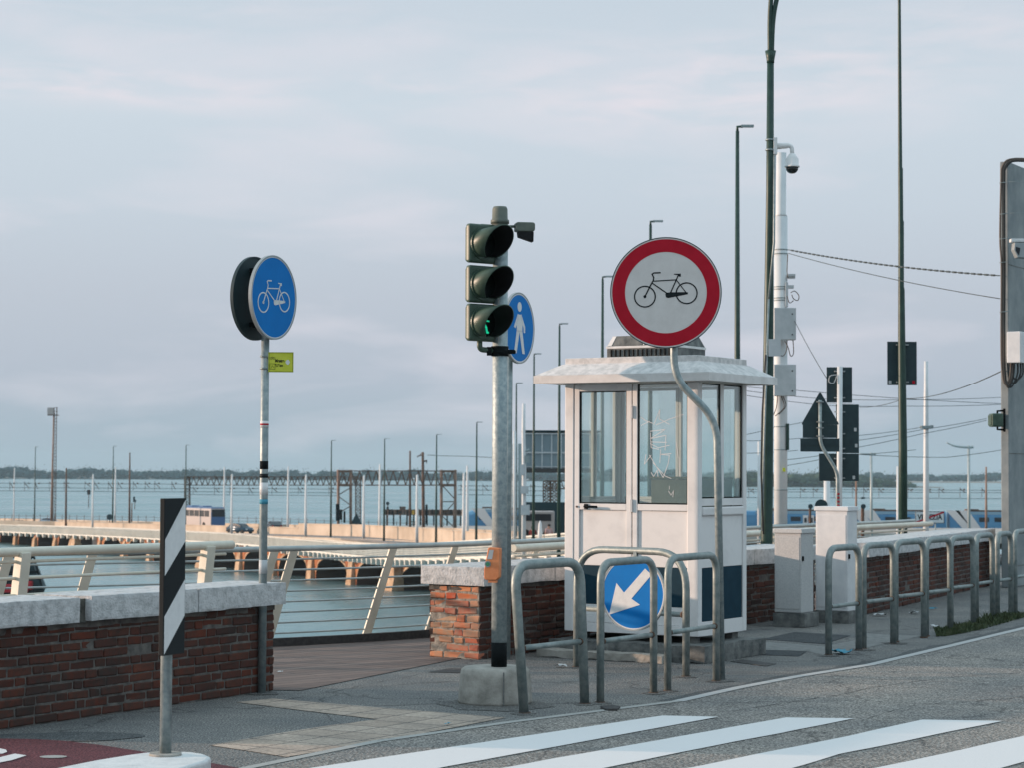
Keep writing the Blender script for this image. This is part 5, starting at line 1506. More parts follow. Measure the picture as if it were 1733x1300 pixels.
# cluster of sign backs
Ds = 35.0
P = A(1420, 900, Ds); P.z = -.3
t_ = thing('sign_mast', 'white post carrying three stacked dark sign backs', 'sign post', P)
q = lambda a, c, dd=0: A(a, c, Ds + dd) - P
s_ = Ds / F
b = MB(); b.tube([(0, 0, 0), q(1421.5, 620)], 4.6 * s_, 18); b.build('post', M['white_pole'], t_)
for x0, x1, y0, y1, dd in ((1399, 1442, 621, 682, .09), (1415, 1453.5, 685, 768, .10), (1386, 1453.5, 768.5, 815, .10)):
    b = MB(); b.box(q((x0 + x1) / 2, (y0 + y1) / 2, dd), ((x1 - x0) * s_, .03, (y1 - y0) * s_)); b.build('sign_back', M['dark_teal'], t_, bevel=.004)
b = MB(); b.box(q(1420, 683.5, .08), (44 * s_, .02, 1.2 * s_)); b.build('bright_edge', M['sign_white'], t_)
b = MB()
for yy in (628, 674, 698, 735, 760, 777, 810): b.box(q(1421, yy, .04), (18 * s_, .05, 2 * s_))
b.build('clamp', M['alu'], t_)
b = MB(); b.tube(spline([q(1417, 634, -.02), q(1405, 636, -.02), q(1403, 646, -.02), q(1411, 648, -.02), q(1416, 636, -.02)], 5), .008, 6); b.build('loose_cable', M['box_grey'], t_)
for xx, yy in ((1447.5, 728), (1449, 755), (1445, 809)):
    b = MB(); b.box(q(xx, yy, .082), (.04, .004, .055)); b.build('sticker', M['box_grey'], t_)
Dt = 33.5
P = A(1418, 900, Dt); P.z = -.3
t_ = thing('triangle_sign', 'dark back of a triangular sign on a bent grey post', 'road sign', P)
q = lambda a, c, dd=0: A(a, c, Dt + dd) - P
s_ = Dt / F
b = MB(); b.tube(fillet([(0, 0, 0), q(1417.5, 800), q(1388, 752), q(1388, 678)], [.12, .12]), 3.0 * s_, 14); b.build('post', M['galv'], t_)
b = MB()
tri = fillet([V((1388, 0, 664)) + V((-1, 0, 2)), V((1388, 0, 662)), V((1422, 0, 720)), V((1355, 0, 720)), V((1388, 0, 662))], 3, 3)[1:-1]
tri = []
cs = [(1388, 663), (1421, 720), (1355.5, 720)]
for i in range(3):
    p0, p1_, p2_ = V(cs[i - 1]), V(cs[i]), V(cs[(i + 1) % 3])
    a_ = p1_ + (p0 - p1_).normalized() * 4; c_ = p1_ + (p2_ - p1_).normalized() * 4
    tri += [a_, (a_ + c_ + p1_ * 2) / 4, c_]
tri = [q(p[0], p[1], .05) for p in tri]
b.prism([(p.x, p.z) for p in tri][::-1], .05, .065); b.build('sign_back', M['dark_teal'], t_)
b = MB(); b.box(q(1388, 731, .06), (59 * s_, .012, 22 * s_)); b.build('sign_back', M['dark_teal'], t_)
b = MB(); b.box(q(1387.5, 754, .06), (66 * s_, .014, 22.5 * s_)); b.box(q(1387.5, 754, .05), (66 * s_, .010, 1.5 * s_)); b.build('sign_back', M['dark_teal'], t_)
b = MB()
for yy in (681, 715, 725, 739): b.box(q(1388, yy, .0), (11 * s_, .08, 1.6 * s_))
b.build('clamp', M['alu'], t_)
for k_ in range(4):
    b = MB(); b.tube([q(1418, 858 - k_ * 6.5), q(1418, 855 - k_ * 6.5)], 3.15 * s_, 14); b.build('red_band', M['sign_red'], t_)
P = A(1399, 905, 58); P.z = -1.3
t_ = thing('sign_post', 'white post with a small round dark sign back beside the tall cabinet', 'road sign', P)
q = lambda a, c, dd=0: A(a, c, 58 + dd) - P
b = MB(); b.tube([(0, 0, 0), q(1399.5, 812)], .085, 16); b.build('post', M['white_pole'], t_)
c_ = q(1390, 857, -.1); b = MB(); b.disc(0, 0, .17, 0, .02, 32); b.build('sign_back', M['dark_teal'], t_, loc=c_)

# ================================================================== RAMP, BRIDGE, FOOTWAY (far)
def zdeck(D): return -8.0 - .0185 * (D - 325)
lamps = [(1248, 212, 59), (1101, 373, 77), (1020, 467, 92), (947, 547, 112), (904, 598, 133), (874, 648, 155), (807, 715, 215), (739, 736, 240), (651, 743, 262), (561, 746, 283), (315, 754, 345), (192, 756, 378), (60, 757, 412)]
zr_ = {38: -.02, 59: -1.3, 77: -1.9, 92: -2.5, 112: -3.4, 133: -4.2, 155: -5.0, 215: -6.4, 240: -6.8, 262: -7.0, 283: -7.25}
def ramp_z(D):
    ks = sorted(zr_)
    if D >= ks[-1]: return zdeck(D)
    for a, b_ in zip(ks, ks[1:]):
        if a <= D <= b_: return zr_[a] + (zr_[b_] - zr_[a]) * (D - a) / (b_ - a)
    return 0
edge = [(6.9, 38.05), (5.2, 59), (4.0, 77), (2.9, 92), (1.5, 112), (.5, 133), (-.8, 155), (-4.6, 215), (-9.4, 240), (-16.3, 262), (-24.2, 283)]
for D in range(300, 560, 20): edge.append(((236 - D) / 1.88, D))
b = MB()
vs = []; 
for i, (x, y) in enumerate(edge):
    z = ramp_z(y)
    x0_, y0_ = edge[max(i - 1, 0)]; x1_, y1_ = edge[min(i + 1, len(edge) - 1)]
    d = V((x1_ - x0_, y1_ - y0_, 0)).normalized(); nn = V((d.y, -d.x, 0))
    w = 19 if y > 200 else 15
    q0 = V((x, y, z)); q1 = q0 + nn * w
    vs += [q0, q1, V((q0.x, q0.y, z - .2)), V((q1.x, q1.y, z - .2))]
fs = []
for i in range(len(edge) - 1):
    o_ = i * 4; n_ = o_ + 4
    fs += [(o_, o_ + 1, n_ + 1, n_), (o_ + 2, n_ + 2, n_ + 3, o_ + 3), (o_, n_, n_ + 2, o_ + 2), (o_ + 1, o_ + 3, n_ + 3, n_ + 1)]
b.add(vs, fs)
struct(b.build('bridge_road', M['far_road']), label='road curving down onto the lagoon bridge')
# parapets along both edges
for side, w, lb in ((0, 5.5, 'warm pale wall between the two carriageways of the bridge road'), (1, 18.6, 'warm pale parapet along the far edge of the bridge road')):
    b = MB(); prev = None
    for i, (x, y) in enumerate(edge):
        if y < 150: continue
        x0_, y0_ = edge[max(i - 1, 0)]; x1_, y1_ = edge[min(i + 1, len(edge) - 1)]
        d = V((x1_ - x0_, y1_ - y0_, 0)).normalized(); nn = V((d.y, -d.x, 0))
        ww = w if (side == 0 or y > 200) else 14.6
        p = V((x, y, ramp_z(y))) + nn * ww
        if side == 0 and y < 200: p = V((x, y, ramp_z(y))) + nn * 3.0
        ph_ = (1.5 if (side == 0 and y < 305) else .95)
        if prev is not None:
            b.beam(prev + V((0, 0, ph_ / 2 - .02)), p + V((0, 0, ph_ / 2 - .02)), .35, ph_)
            b.beam(prev + V((0, 0, ph_ + .01)), p + V((0, 0, ph_ + .01)), .50, .12)
        prev = p
    tag(b.build('parapet', M['peach']), lb, 'parapet')
# ramp flank below the road (right part) down to the water
b = MB()
for (x0_, y0_), (x1_, y1_) in zip(edge[:10], edge[1:11]):
    if y0_ > 150: break
    b.add([(x0_ + .5, y0_, ramp_z(y0_) - .5), (x1_ + .5, y1_, ramp_z(y1_) - .5), (x1_ + .5, y1_, WZ - 1), (x0_ + .5, y0_, WZ - 1)], [(0, 1, 2, 3)])
struct(b.build('embankment', M['peach']), label='retaining face under the ramp')

# arched bridge: one arch bay after another
bd = V((-.47, .883, 0)).normalized(); bn = V((-.883, -.47, 0)).normalized()
br = thing('arched_bridge', 'long low bridge of orange brick arches crossing the lagoon', 'bridge', (0, 0, 0))
S0 = V((-1.0, 236 + 1.88 * 1.0, 0))
pitch_b, arch_w = 12.9, 10.3
nb = 20
fm = MB(); so = MB(); st_m = MB()
for k in range(nb):
    a0 = S0 + bd * (k * pitch_b)
    zt = lambda s_: zdeck((a0 + bd * s_).y) - .35
    # pier section
    def P3(s_, z, o_=0): v = a0 + bd * s_ - bn * o_; return V((v.x, v.y, z))
    pierw = pitch_b - arch_w
    fm.add([P3(0, WZ - 1), P3(pierw, WZ - 1), P3(pierw, zt(pierw)), P3(0, zt(0))], [(0, 1, 2, 3)])
    so.add([P3(0, WZ - 1), P3(0, WZ - 1, 17), P3(0, WZ + 1.2, 17), P3(0, WZ + 1.2)], [(0, 1, 2, 3)])
    so.add([P3(pierw, WZ - 1), P3(pierw, WZ - 1, 17), P3(pierw, WZ + 1.2, 17), P3(pierw, WZ + 1.2)], [(3, 2, 1, 0)])
    ring_k = MB()
    nsg = 14; spr = WZ + .9; rise = 2.25
    prev = None
    for i in range(nsg + 1):
        u = i / nsg; s_ = pierw + u * arch_w
        za = spr + rise * math.sqrt(max(0, 1 - (2 * u - 1) ** 2)) ** .9
        if prev:
            ps, pz_ = prev
            fm.add([P3(ps, pz_), P3(s_, za), P3(s_, zt(s_)), P3(ps, zt(ps))], [(0, 1, 2, 3)])
            so.add([P3(ps, pz_), P3(s_, za), P3(s_, za, 17), P3(ps, pz_, 17)], [(0, 3, 2, 1)])
            # stone arch ring
            ring_k.add([P3(ps, pz_, -.06), P3(s_, za, -.06), P3(s_, za + .28, -.06), P3(ps, pz_ + .28, -.06)], [(0, 1, 2, 3)])
        prev = (s_, za)
    ring_k.build('arch_ring', M['far_stone'], br)
    # pier pilaster with sloped cutwater
    pb = MB(); m_ = pierw / 2; big = (k % 5 == 2)
    hw = pierw / 2 * (1.45 if big else .62); ou = 1.1 if big else .45
    ztp = zt(m_) - (.5 if big else 1.3)
    vs = [P3(m_ - hw, WZ - .8, -ou * 1.5), P3(m_ + hw, WZ - .8, -ou * 1.5), P3(m_ + hw, WZ - .8, .2), P3(m_ - hw, WZ - .8, .2),
          P3(m_ - hw * .9, WZ + 1.4, -ou), P3(m_ + hw * .9, WZ + 1.4, -ou), P3(m_ + hw * .9, WZ + 1.4, .2), P3(m_ - hw * .9, WZ + 1.4, .2),
          P3(m_ - hw * .55, ztp, -.15 - (ou * .6 if big else 0)), P3(m_ + hw * .55, ztp, -.15 - (ou * .6 if big else 0)), P3(m_ + hw * .55, ztp, .2), P3(m_ - hw * .55, ztp, .2)]
    pb.add(vs, [(0, 1, 5, 4), (1, 2, 6, 5), (2, 3, 7, 6), (3, 0, 4, 7), (4, 5, 9, 8), (5, 6, 10, 9), (6, 7, 11, 10), (7, 4, 8, 11), (8, 9, 10, 11)])
    pb.build('pier', M['far_stone'], br)
fm.build('brick_spandrels', M['far_brick'], br); so.build('arch_soffits', M['soffit'], br);
b = MB(); e0 = S0 - bn * .0; 
for k in range(nb):
    a0 = S0 + bd * (k * pitch_b) + bn * .12; a1 = a0 + bd * pitch_b
    b.beam(V((a0.x, a0.y, zdeck(a0.y) - .70)), V((a1.x, a1.y, zdeck(a1.y) - .70)), .30, 1.3)
b.build('parapet_band', M['peach'], br)

# white footway bracketed along the bridge, then swinging towards us
ws = [(-60, 887.5, 432), (0, 889, 412), (180, 895, 366), (300, 900.5, 336), (391, 905, 315), (450, 909.5, 298), (520, 915.5, 272), (580, 920, 245), (650, 923.5, 215), (712, 922, 190), (781, 917.5, 172), (864, 911.5, 155), (954, 904.5, 140), (1060, 897, 125)]
ws = [(a, c, min(D, 236 / (1 + 1.88 * (a - 866.5) / F) - 4)) for a, c, D in ws]
wp = spline([A(a, c, D) for a, c, D in ws], 10)
fw = thing('footway_bridge', 'cream footway with fine railing hung along the brick bridge', 'footbridge', (0, 0, 0))
def wn(i):
    d = (wp[min(i + 1, len(wp) - 1)] - wp[max(i - 1, 0)]); d.z = 0; d.normalize(); return d, V((d.y, -d.x, 0))
b = MB(); b.tube(wp, .075, 6); b.build('top_rail', M['foot_white'], fw)
for dz in (.17, .34, .51, .68, .85, 1.02):
    b = MB(); b.tube([p + V((0, 0, -dz)) for p in wp], .042, 5); b.build('rail', M['foot_white'], fw)
b = MB(); s_ = 0; 
tot = sum((q_ - p).length for p, q_ in zip(wp, wp[1:]))
nb_ = int(tot / 0.55)
for k in range(nb_):
    p, d = at_len(wp, k * .55)
    b.beam(p, p - V((0, 0, 1.2)), .09, .09)
o = b.build('balusters', M['foot_white'], fw)
# deck slab
b = MB(); vs = []
for i, p in enumerate(wp):
    d, nn = wn(i)
    back = -nn * 2.6
    vs += [p + V((0, 0, -1.18)), p + back + V((0, 0, -1.18)), p + back + V((0, 0, -1.45)), p + V((0, 0, -1.45))]
fs = []
for i in range(len(wp) - 1):
    o_ = i * 4
    for j in range(4): fs.append((o_ + j, o_ + (j + 1) % 4, o_ + 4 + (j + 1) % 4, o_ + 4 + j))
b.add(vs, fs); b.build('deck_slab', M['foot_white'], fw)
# inner rail
b = MB(); b.tube([p - wn(i)[1] * 2.5 for i, p in enumerate(wp)], .05, 6); b.build('inner_rail', M['foot_white'], fw)
# brackets
bk = MB(); bk.add([(-.14, -.28, 0), (.14, -.28, 0), (.14, .3, 0), (-.14, .3, 0), (-.38, -.30, .62), (.38, -.30, .62), (.38, .3, .62), (-.38, .3, .62)],
                  [(3, 2, 1, 0), (4, 5, 6, 7), (0, 1, 5, 4), (1, 2, 6, 5), (2, 3, 7, 6), (3, 0, 4, 7)])
proto = None; nbk = 95; st_ = tot / nbk
for k in range(nbk):
    p, d = at_len(wp, (k + .5) * st_)
    if proto is None: proto = bk.build('bracket', M['foot_white'], fw); o = proto
    else: o = proto.copy(); COL.objects.link(o); o.parent = fw
    o.location = p + V((0, 0, -1.98)); o.rotation_euler = (0, 0, math.atan2(d.y, d.x))

# railway embankment and train
RY = 372.0
zr0 = -9.05
b = MB(); b.box((60, RY + 4, zr0 - 1.2), (260, 20, 2.2))
struct(b.build('railway_embankment', M['dusty']), label='dusty ground carrying the railway')
b = MB()
for k in range(3):
    pass
xl = (450 - 866) / F * 360
struct(sheet('yard_ground', [(xl, 345), (60, 335), (150, 340), (150, 368), (xl - 6, 368)], -7.9, M['dusty'], thick=1.5), label='pale dusty ground beside the railway')
tr = thing('train', 'blue and white train standing behind the wall, seen along its side', 'train', (0, RY, 0))
def coach(x0, x1, pattern, nose=False):
    zb, ztp = zr0 + .55, zr0 + 3.85
    prof = [(-1.42, zb + .3), (-1.42, ztp - .7), (-1.1, ztp - .15), (-.5, ztp), (.5, ztp), (1.1, ztp - .15), (1.42, ztp - .7), (1.42, zb + .3), (1.2, zb), (-1.2, zb)]
    b = MB(); n = len(prof)
    vs = []
    for j, x in enumerate((x0, x0 + (1.6 if nose else .1), x1)):
        sc = .72 if (j == 0 and nose) else 1
        for y, z in prof: vs.append((x, y * sc, zb + (z - zb) * (.80 if (j == 0 and nose) else 1)))
    fs = [list(range(n)), [2 * n + i for i in range(n)][::-1]]
    for j in range(2):
        for i in range(n): fs.append((j * n + (i + 1) % n, j * n + i, (j + 1) * n + i, (j + 1) * n + (i + 1) % n))
    b.add(vs, fs)
    c = b.build('coach', M['train_blue'], tr)
    b = MB(); b.box(((x0 + x1) / 2, -1.425, zb + 3.05), (x1 - x0 - 3.2, .02, .5)); b.build('pale_band', M['train_light'], c)
    wn_ = int((x1 - x0 - 5) / 2.6)
    for k in range(wn_):
        xx = x0 + 3.2 + k * 2.6
        b = MB(); b.box((xx, -1.44, zb + 1.95), (1.7, .03, .75)); b.build('window', M['dark_glass'], c)
    for fx in pattern:
        xx = x0 + (x1 - x0) * fx
        b = MB(); b.prism([(xx, zb + .2), (xx + 1.5, zb + .2), (xx - .8, zb + 3.5), (xx - 3.0, zb + 3.5)], -1.47, -1.43); b.build('white_slash', M['train_white'], c)
    b = MB(); b.box(((x0 + x1) / 2, 0, ztp + .12), ((x1 - x0) * .6, 1.4, .25)); b.box((x0 + 4, 0, ztp + .3), (2.2, 1.2, .25)); b.build('roof_gear', M['rusty_steel'], c)
    b = MB()
    for xx in (x0 + 3, x0 + 5.2, x1 - 5.2, x1 - 3): b.tube([(xx, -1.1, zr0 + .45), (xx, 1.1, zr0 + .45)], .45, 14)
    b.build('wheels', M['tyre'], c)
X_ = lambda px: (px - 866) / F * RY
coach(X_(788), X_(1010), (.18,), nose=True)
coach(X_(1016), X_(1255), (.3, .7)); coach(X_(1261), X_(1440), (.9,)); coach(X_(1446), X_(1598), (.12, .25)); coach(X_(1604), X_(1800), (.12, .2))
b = MB(); xx = X_(1361); zb = zr0 + .55
for k in range(2): b.box((xx + k * 1.0, -1.46, zb + 1.6), (.85, .04, 2.0))
b.build('train_door', M['train_white'], tr)
b = MB()
for k in range(2): b.box((xx + k * 1.0, -1.485, zb + 1.75), (.45, .03, .8))
b.build('door_glass', M['dark_glass'], tr)

# ------------------------------------------------------------ vehicles on the bridge
def car(name, label, P, rz, m, L_=4.4, H_=1.5, group='cars on the bridge'):
    t = thing(name, label, 'car', P, rz, group)
    # +X is the front
    h = L_ / 2
    prof = [(-h, .30), (-h + .05, .85), (-h + .35, .98), (-h + 1.0, 1.40), (-.2, H_), (.55, 1.42), (1.25, 1.0), (h - .25, .85), (h, .62), (h - .03, .30)]
    b = MB(); n = len(prof); vs = []
    for y, s_ in ((-.85, .94), (-.70, 1.0), (.70, 1.0), (.85, .94)):
        for x, z in prof: vs.append((x * s_, y, z if abs(y) < .8 or z < .9 else .95))
    fs = [list(range(n))[::-1], [3 * n + i for i in range(n)]]
    for j in range(3):
        for i in range(n): fs.append((j * n + i, j * n + (i + 1) % n, (j + 1) * n + (i + 1) % n, (j + 1) * n + i))
    b.add(vs, fs, 0, True); b.build('body', m, t)
    b = MB(); g = [(-h + .98, 1.0), (-h + 1.15, 1.37), (-.2, H_ - .05), (.5, 1.38), (1.05, 1.0)]
    b.prism(g, -.79, .79); b.build('side_window', M['dark_glass'], t)
    b = MB(); b.add([(1.27, -.62, 1.03), (1.27, .62, 1.03), (.62, .58, 1.42), (.62, -.58, 1.42)], [(0, 1, 2, 3)]); b.build('windscreen', M['dark_glass'], t)
    for x in (-h + .8, h - .8):
        for y in (-.78, .78):
            b = MB(); b.tube([(x, y - .1, .32), (x, y + .1, .32)], .32, 16); b.build('wheel', M['tyre'], t)
    for y in (-.6, .6):
        b = MB(); b.box((h - .06, y, .66), (.12, .3, .14)); b.build('headlight', M['sign_white'], t, bevel=.02)
        b = MB(); b.box((-h + .02, y, .8), (.1, .25, .18)); b.build('tail_light', M['red_light'], t)
    return t
fwd = math.atan2(-.883, .47)
def on_deck(px, off):
    """point on the bridge road, off metres beyond its near edge, seen at column px"""
    # edge line: D = 236 - 1.88 X ; shift by off along -bn
    k = (px - 866.5) / F
    ox, oy = .883 * off, .47 * off
    D = (236 + oy + 1.88 * ox) / (1 + 1.88 * k)
    X = k * D
    return V((X, D, zdeck(D)))
p = on_deck(408, 2.6); car('parked_car', 'dark blue car facing us on the bridge beside the bus', p + V((0, 0, .02)), fwd + .35, M['car_blue'])
p = on_deck(86, 9); car('silver_car', 'silver car at the far left end of the bridge', p + V((0, 0, .15)), fwd + .9, M['car_silver'])
p = on_deck(466, 9); car('black_car', 'black car with red tail lamp right of the grey sign post', p + V((0, 0, .35)), fwd + math.pi - .2, M['car_dark'])
# bus
p = on_deck(371, 9.5); 
t_ = thing('coach_bus', 'blue and pale touring coach driving along the bridge', 'bus', p + V((0, 0, .45)), fwd + .12)
b = MB(); b.box((-6, 0, 1.75), (12, 2.5, 2.9)); b.build('body', M['bus_pale'], t_, bevel=.22, seg=3)
b = MB(); b.box((-5.9, 0, 3.1), (11.6, 2.3, .5)); b.box((-4.5, 0, 3.4), (1.8, 1.6, .25)); b.box((-8.5, 0, 3.4), (1.8, 1.6, .25)); b.build('roof', M['bus_blue'], t_, bevel=.1)
b = MB(); b.box((.03, 0, 1.45), (.10, 2.42, 2.3)); b.build('front_panel', M['bus_blue'], t_, bevel=.08)
b = MB(); b.box((.10, 0, 2.45), (.06, 2.25, 1.15)); b.build('windscreen', M['dark_glass'], t_, bevel=.05)
for k in range(6):
    b = MB(); b.box((-1.4 - k * 1.75, 0, 2.35), (1.55, 2.54, .95)); b.build('window', M['dark_glass'], t_)
for x in (-2.4, -9.2):
    for y in (-1.1, 1.1):
        b = MB(); b.tube([(x, y - .18, .5), (x, y + .18, .5)], .5, 18); b.build('wheel', M['tyre'], t_)

# ------------------------------------------------------------ far lamps and poles
def far_lamp_mesh():
    a = MB(); a.tube([(0, 0, 0), (0, 0, 6), (0, 0, 12.3)], [.11, .08, .05], 10)
    c = MB(); c.tube([(0, 0, 12.3), (0, 0, 12.42), (.14, 0, 12.43)], .04, 8)
    h = MB(); h.box((.27, 0, 12.44), (.34, .16, .06))
    return a, c, h
a_, c_, h_ = far_lamp_mesh()
lproto = None
lamp_lb = ['tall green lamp rising behind the kiosk roof, right of the red sign', 'green lamp peeking above the red ringed sign', 'green lamp just left of the red ringed sign', 'green lamp over the left eave of the kiosk', 'green lamp at the left tip of the kiosk roof', 'green lamp just right of the traffic light pole',
           'green lamp just left of the traffic light pole', 'green lamp above the right end of the rusty portal', 'green lamp above the middle of the rusty portal', 'green lamp left of the rusty portal', 'green lamp rising above the striped marker', 'green lamp between the lattice tower and the striped marker', 'green lamp at the far left before the lattice tower']
for k, (px, py, D) in enumerate(lamps):
    p = A(px, py, D); zb = ramp_z(D) if D > 59 else ramp_z(D)
    H_ = p.z - zb
    if lproto is None:
        lproto = thing('street_lamp', lamp_lb[0], 'street lamp', (p.x, p.y, zb), 0, 'green lamps along the bridge road')
        a_.build('pole', M['dark_green'], lproto); c_.build('arm', M['dark_green'], lproto); h_.build('lamp_head', M['galv'], lproto)
        lproto.scale = (1, 1, H_ / 12.45)
    else:
        dup(lproto, (p.x, p.y, zb), 0, lamp_lb[k], scale=(1 if D < 200 else 1.3, 1 if D < 200 else 1.3, H_ / 12.45))
# white tram poles
tp_m = MB(); tp_m.tube([(0, 0, 0), (0, 0, 3), (0, 0, 9.6), (0, 0, 9.75)], [.19, .17, .12, .04], 12)
near_row = [(159, 803), (394, 803), (519, 804), (617, 805), (707, 804), (786, 801)]
far_row = [(26, 792), (197, 791), (381, 791), (489, 790), (644, 786), (792, 788)]
tb = None
ords = ['first', 'second', 'third', 'fourth', 'fifth', 'sixth']
for row, off, nm in ((near_row, .9, 'nearer'), (far_row, 17.5, 'farther')):
    for k, (px, py) in enumerate(row):
        p = on_deck(px, off)
        if px > 600: p = V(((px - 866.5) / F * (275 - (px - 600) * .25 + off), 275 - (px - 600) * .25 + off, 0)); p.z = ramp_z(p.y)
        topz = A(px, py, p.y).z
        lb = f'{ords[k]} white tram pole from the left in the {nm} row on the bridge'
        if tb is None:
            tb = tp_m.build('tram_pole', M['white_pole']); o = tb
        else:
            o = tb.copy(); COL.objects.link(o)
        o.location = p; o.scale = (1, 1, (topz - p.z) / 9.75); tag(o, lb, 'pole', 'white tram poles')
# white pole with boxes right of the traffic light
D = 118.0; P = A(886, 908, D); P.z -= 2.0
t_ = thing('tram_pole', 'white pole with small boxes just right of the traffic light', 'pole', P, 0)
q = lambda a, c, dd=0: A(a, c, D + dd) - P
s_ = D / F
b = MB(); b.tube([(0, 0, 0), q(887, 800), q(886, 725), q(886.5, 684)], [4 * s_, 3.8 * s_, 3.2 * s_, 2.8 * s_], 14); b.build('pole_shaft', M['white_pole'], t_)
for x, y, w, h in ((888, 830, 13, 13), (889, 864, 15, 17), (884, 796, 6, 18)):
    b = MB(); b.box(q(x, y, -.2), (w * s_, .3, h * s_)); b.build('equipment_box', M['box_grey'], t_)
b = MB(); b.box(q(892, 778, -.1), (8 * s_, .2, 12 * s_)); b.tube([q(886, 766), q(896, 762)], .07, 8); b.build('camera_fitting', M['galv'], t_)
# ladder mast behind the traffic light
D = 125.0; P = A(872, 908, D); P.z -= 2.5
t_ = thing('signal_mast', 'pale mast with a ladder partly behind the traffic light pole', 'mast', P)
q = lambda a, c, dd=0: A(a, c, D + dd) - P
b = MB(); b.tube([q(871, 930), q(871, 730)], .09, 10); b.build('mast_tube', M['white_pole'], t_)
b = MB()
for xx in (867, 875): b.tube([q(xx, 925), q(xx, 752)], .025, 6)
for k in range(20): b.tube([q(867, 755 + k * 8), q(875, 755 + k * 8)], .02, 5)
b.build('ladder', M['rail_grey'], t_)
b = MB(); b.tube([q(880, 925), q(880, 752)], .10, 8); b.build('dark_tube', M['galv'], t_)
# elevated clad building
D = 150.0; s_ = D / F
t_ = thing('elevated_station', 'grey panelled building raised above the road behind the kiosk', 'building', A(950, 764, D))
b = MB(); b.box((0, 2.5, 0), (131 * s_, 5, 60 * s_)); b.build('cladding', M['glass_clad'], t_)
b = MB(); b.box((0, 2.5, 33.5 * s_), (134 * s_, 5.4, 2.5 * s_)); b.build('roof', M['dark_banner'], t_)
b = MB(); b.box((0, 2.4, -33.5 * s_), (125 * s_, 5.3, 7 * s_)); b.build('underside', M['iron'], t_)
for k in range(9):
    b = MB(); b.box(((-65 + k * 16.2) * s_, -.05, 0), (.08, .08, 60 * s_)); b.build('panel_joint', M['box_grey'], t_)
b = MB(); b.box((0, -.06, -3 * s_), (131 * s_, .1, 2.5 * s_)); b.box((0, -.06, 29 * s_), (131 * s_, .1, 2 * s_)); b.box((0, -.06, -27 * s_), (131 * s_, .1, 1.6 * s_)); b.build('panel_rail', M['box_grey'], t_)
b = MB(); b.box((40 * s_, 2.5, -8), (1.2, 1.2, 12)); b.build('support_pillar', M['pillar'], t_)
# dark hoarding
P = A(925, 880, 165)
b = MB(); b.box((P.x, P.y, P.z), (80 * 165 / F, .3, 58 * 165 / F)); tag(b.build('hoarding', M['dark_banner']), 'dark green hoarding below the raised grey building', 'hoarding')
P = A(908, 882, 160)
t_ = thing('parked_van', 'pale van glimpsed in front of the dark hoarding', 'van', P + V((0, 0, -1.2)))
b = MB(); b.prism([(-1.3, .3), (1.3, .3), (1.3, 1.9), (-.6, 1.9), (-1.2, 1.1)], -.9, .9); b.build('body', M['bus_pale'], t_, bevel=.08)
b = MB(); b.box((.1, -.92, 1.45), (1.9, .04, .5)); b.build('window', M['dark_glass'], t_)
b = MB()
for x in (-.8, .8): b.tube([(x, -.9, .3), (x, -.7, .3)], .3, 14)
b.build('wheel', M['tyre'], t_)
# lattice things
def lattice(mb, a, b_, w, n, r=.05, axis=V((1, 0, 0)), axis2=V((0, 1, 0)), rr=None):
    """square lattice beam from a to b_"""
    a = V(a); b_ = V(b_); rr = rr or r * .7
    cs = [(-1, -1), (1, -1), (1, 1), (-1, 1)]
    cor = lambda p, i: p + axis * cs[i][0] * w / 2 + axis2 * cs[i][1] * w / 2
    for i in range(4): mb.beam(cor(a, i), cor(b_, i), r * 2)
    for k in range(n):
        p = a.lerp(b_, k / n); q_ = a.lerp(b_, (k + 1) / n)
        for i in range(4):
            j = (i + 1) % 4
            if k % 2: mb.beam(cor(p, i), cor(q_, j), rr * 2)
            else: mb.beam(cor(p, j), cor(q_, i), rr * 2)
            mb.beam(cor(p, i), cor(p, j), rr * 1.6)
# floodlight tower at left
D = 420.0; s_ = D / F
P = A(87.5, 884, D)
t_ = thing('lattice_tower', 'tall tower with ladder and boxed platform at the far left', 'tower', P)
q = lambda a, c, dd=0: A(a, c, D + dd) - P
b = MB(); b.tube([(0, 0, -1), q(89, 790), q(91, 703)], [.30, .19, .13], 10); b.build('shaft', M['tan_steel'], t_)
b = MB(); 
b.beam(q(94, 884), q(96, 690), .12); b.beam(q(91.5, 884), q(93, 700), .08)
for k in range(34): b.beam(q(91.5 + k * .05, 882 - k * 5.4), q(94 + k * .06, 882 - k * 5.4), .09)
b.build('ladder', M['rusty_steel'], t_)
b = MB(); b.box(q(86, 697), (1.1, 1.2, 1.4)); b.build('lamp_box', M['bus_pale'], t_)
b = MB(); b.box(q(90, 703.5), (1.9, 1.6, .15)); 
for x in (88, 92, 96.5): b.beam(q(x, 703), q(x, 691), .09)
b.beam(q(88, 691), q(98, 691), .09); b.beam(q(88, 697), q(98, 697), .08); b.build('platform_rail', M['rusty_steel'], t_)
# dark railway poles
for px, y0, y1, D, lb, w in ((111.5, 793, 886, 400, 'dark railway pole right of the lattice tower', .22), (219, 767, 888, 400, 'taller dark railway pole left of the striped marker', .2), (694, 764, 902, 340, 'dark brown pole inside the rusty portal', .22),
                          (222.5, 852, 888, 402, 'short dark stub beside the taller railway pole', .15), (1669, 791, 892, 200, 'weathered pole beside the concrete pillar', .13), (1716.5, 815, 880, 300, 'short pole hidden by the pillar', .1)):
    if px > 1700: continue
    P0 = A(px, y1, D); P1_ = A(px + (.8 if px < 400 else 0), y0, D)
    b = MB(); b.tube([P0 - V((0, 0, 1.5)), P1_], [w, w * .6], 8)
    tag(b.build('railway_pole', M['rusty_steel'] if px < 1600 else M['tan_steel']), lb, 'pole')
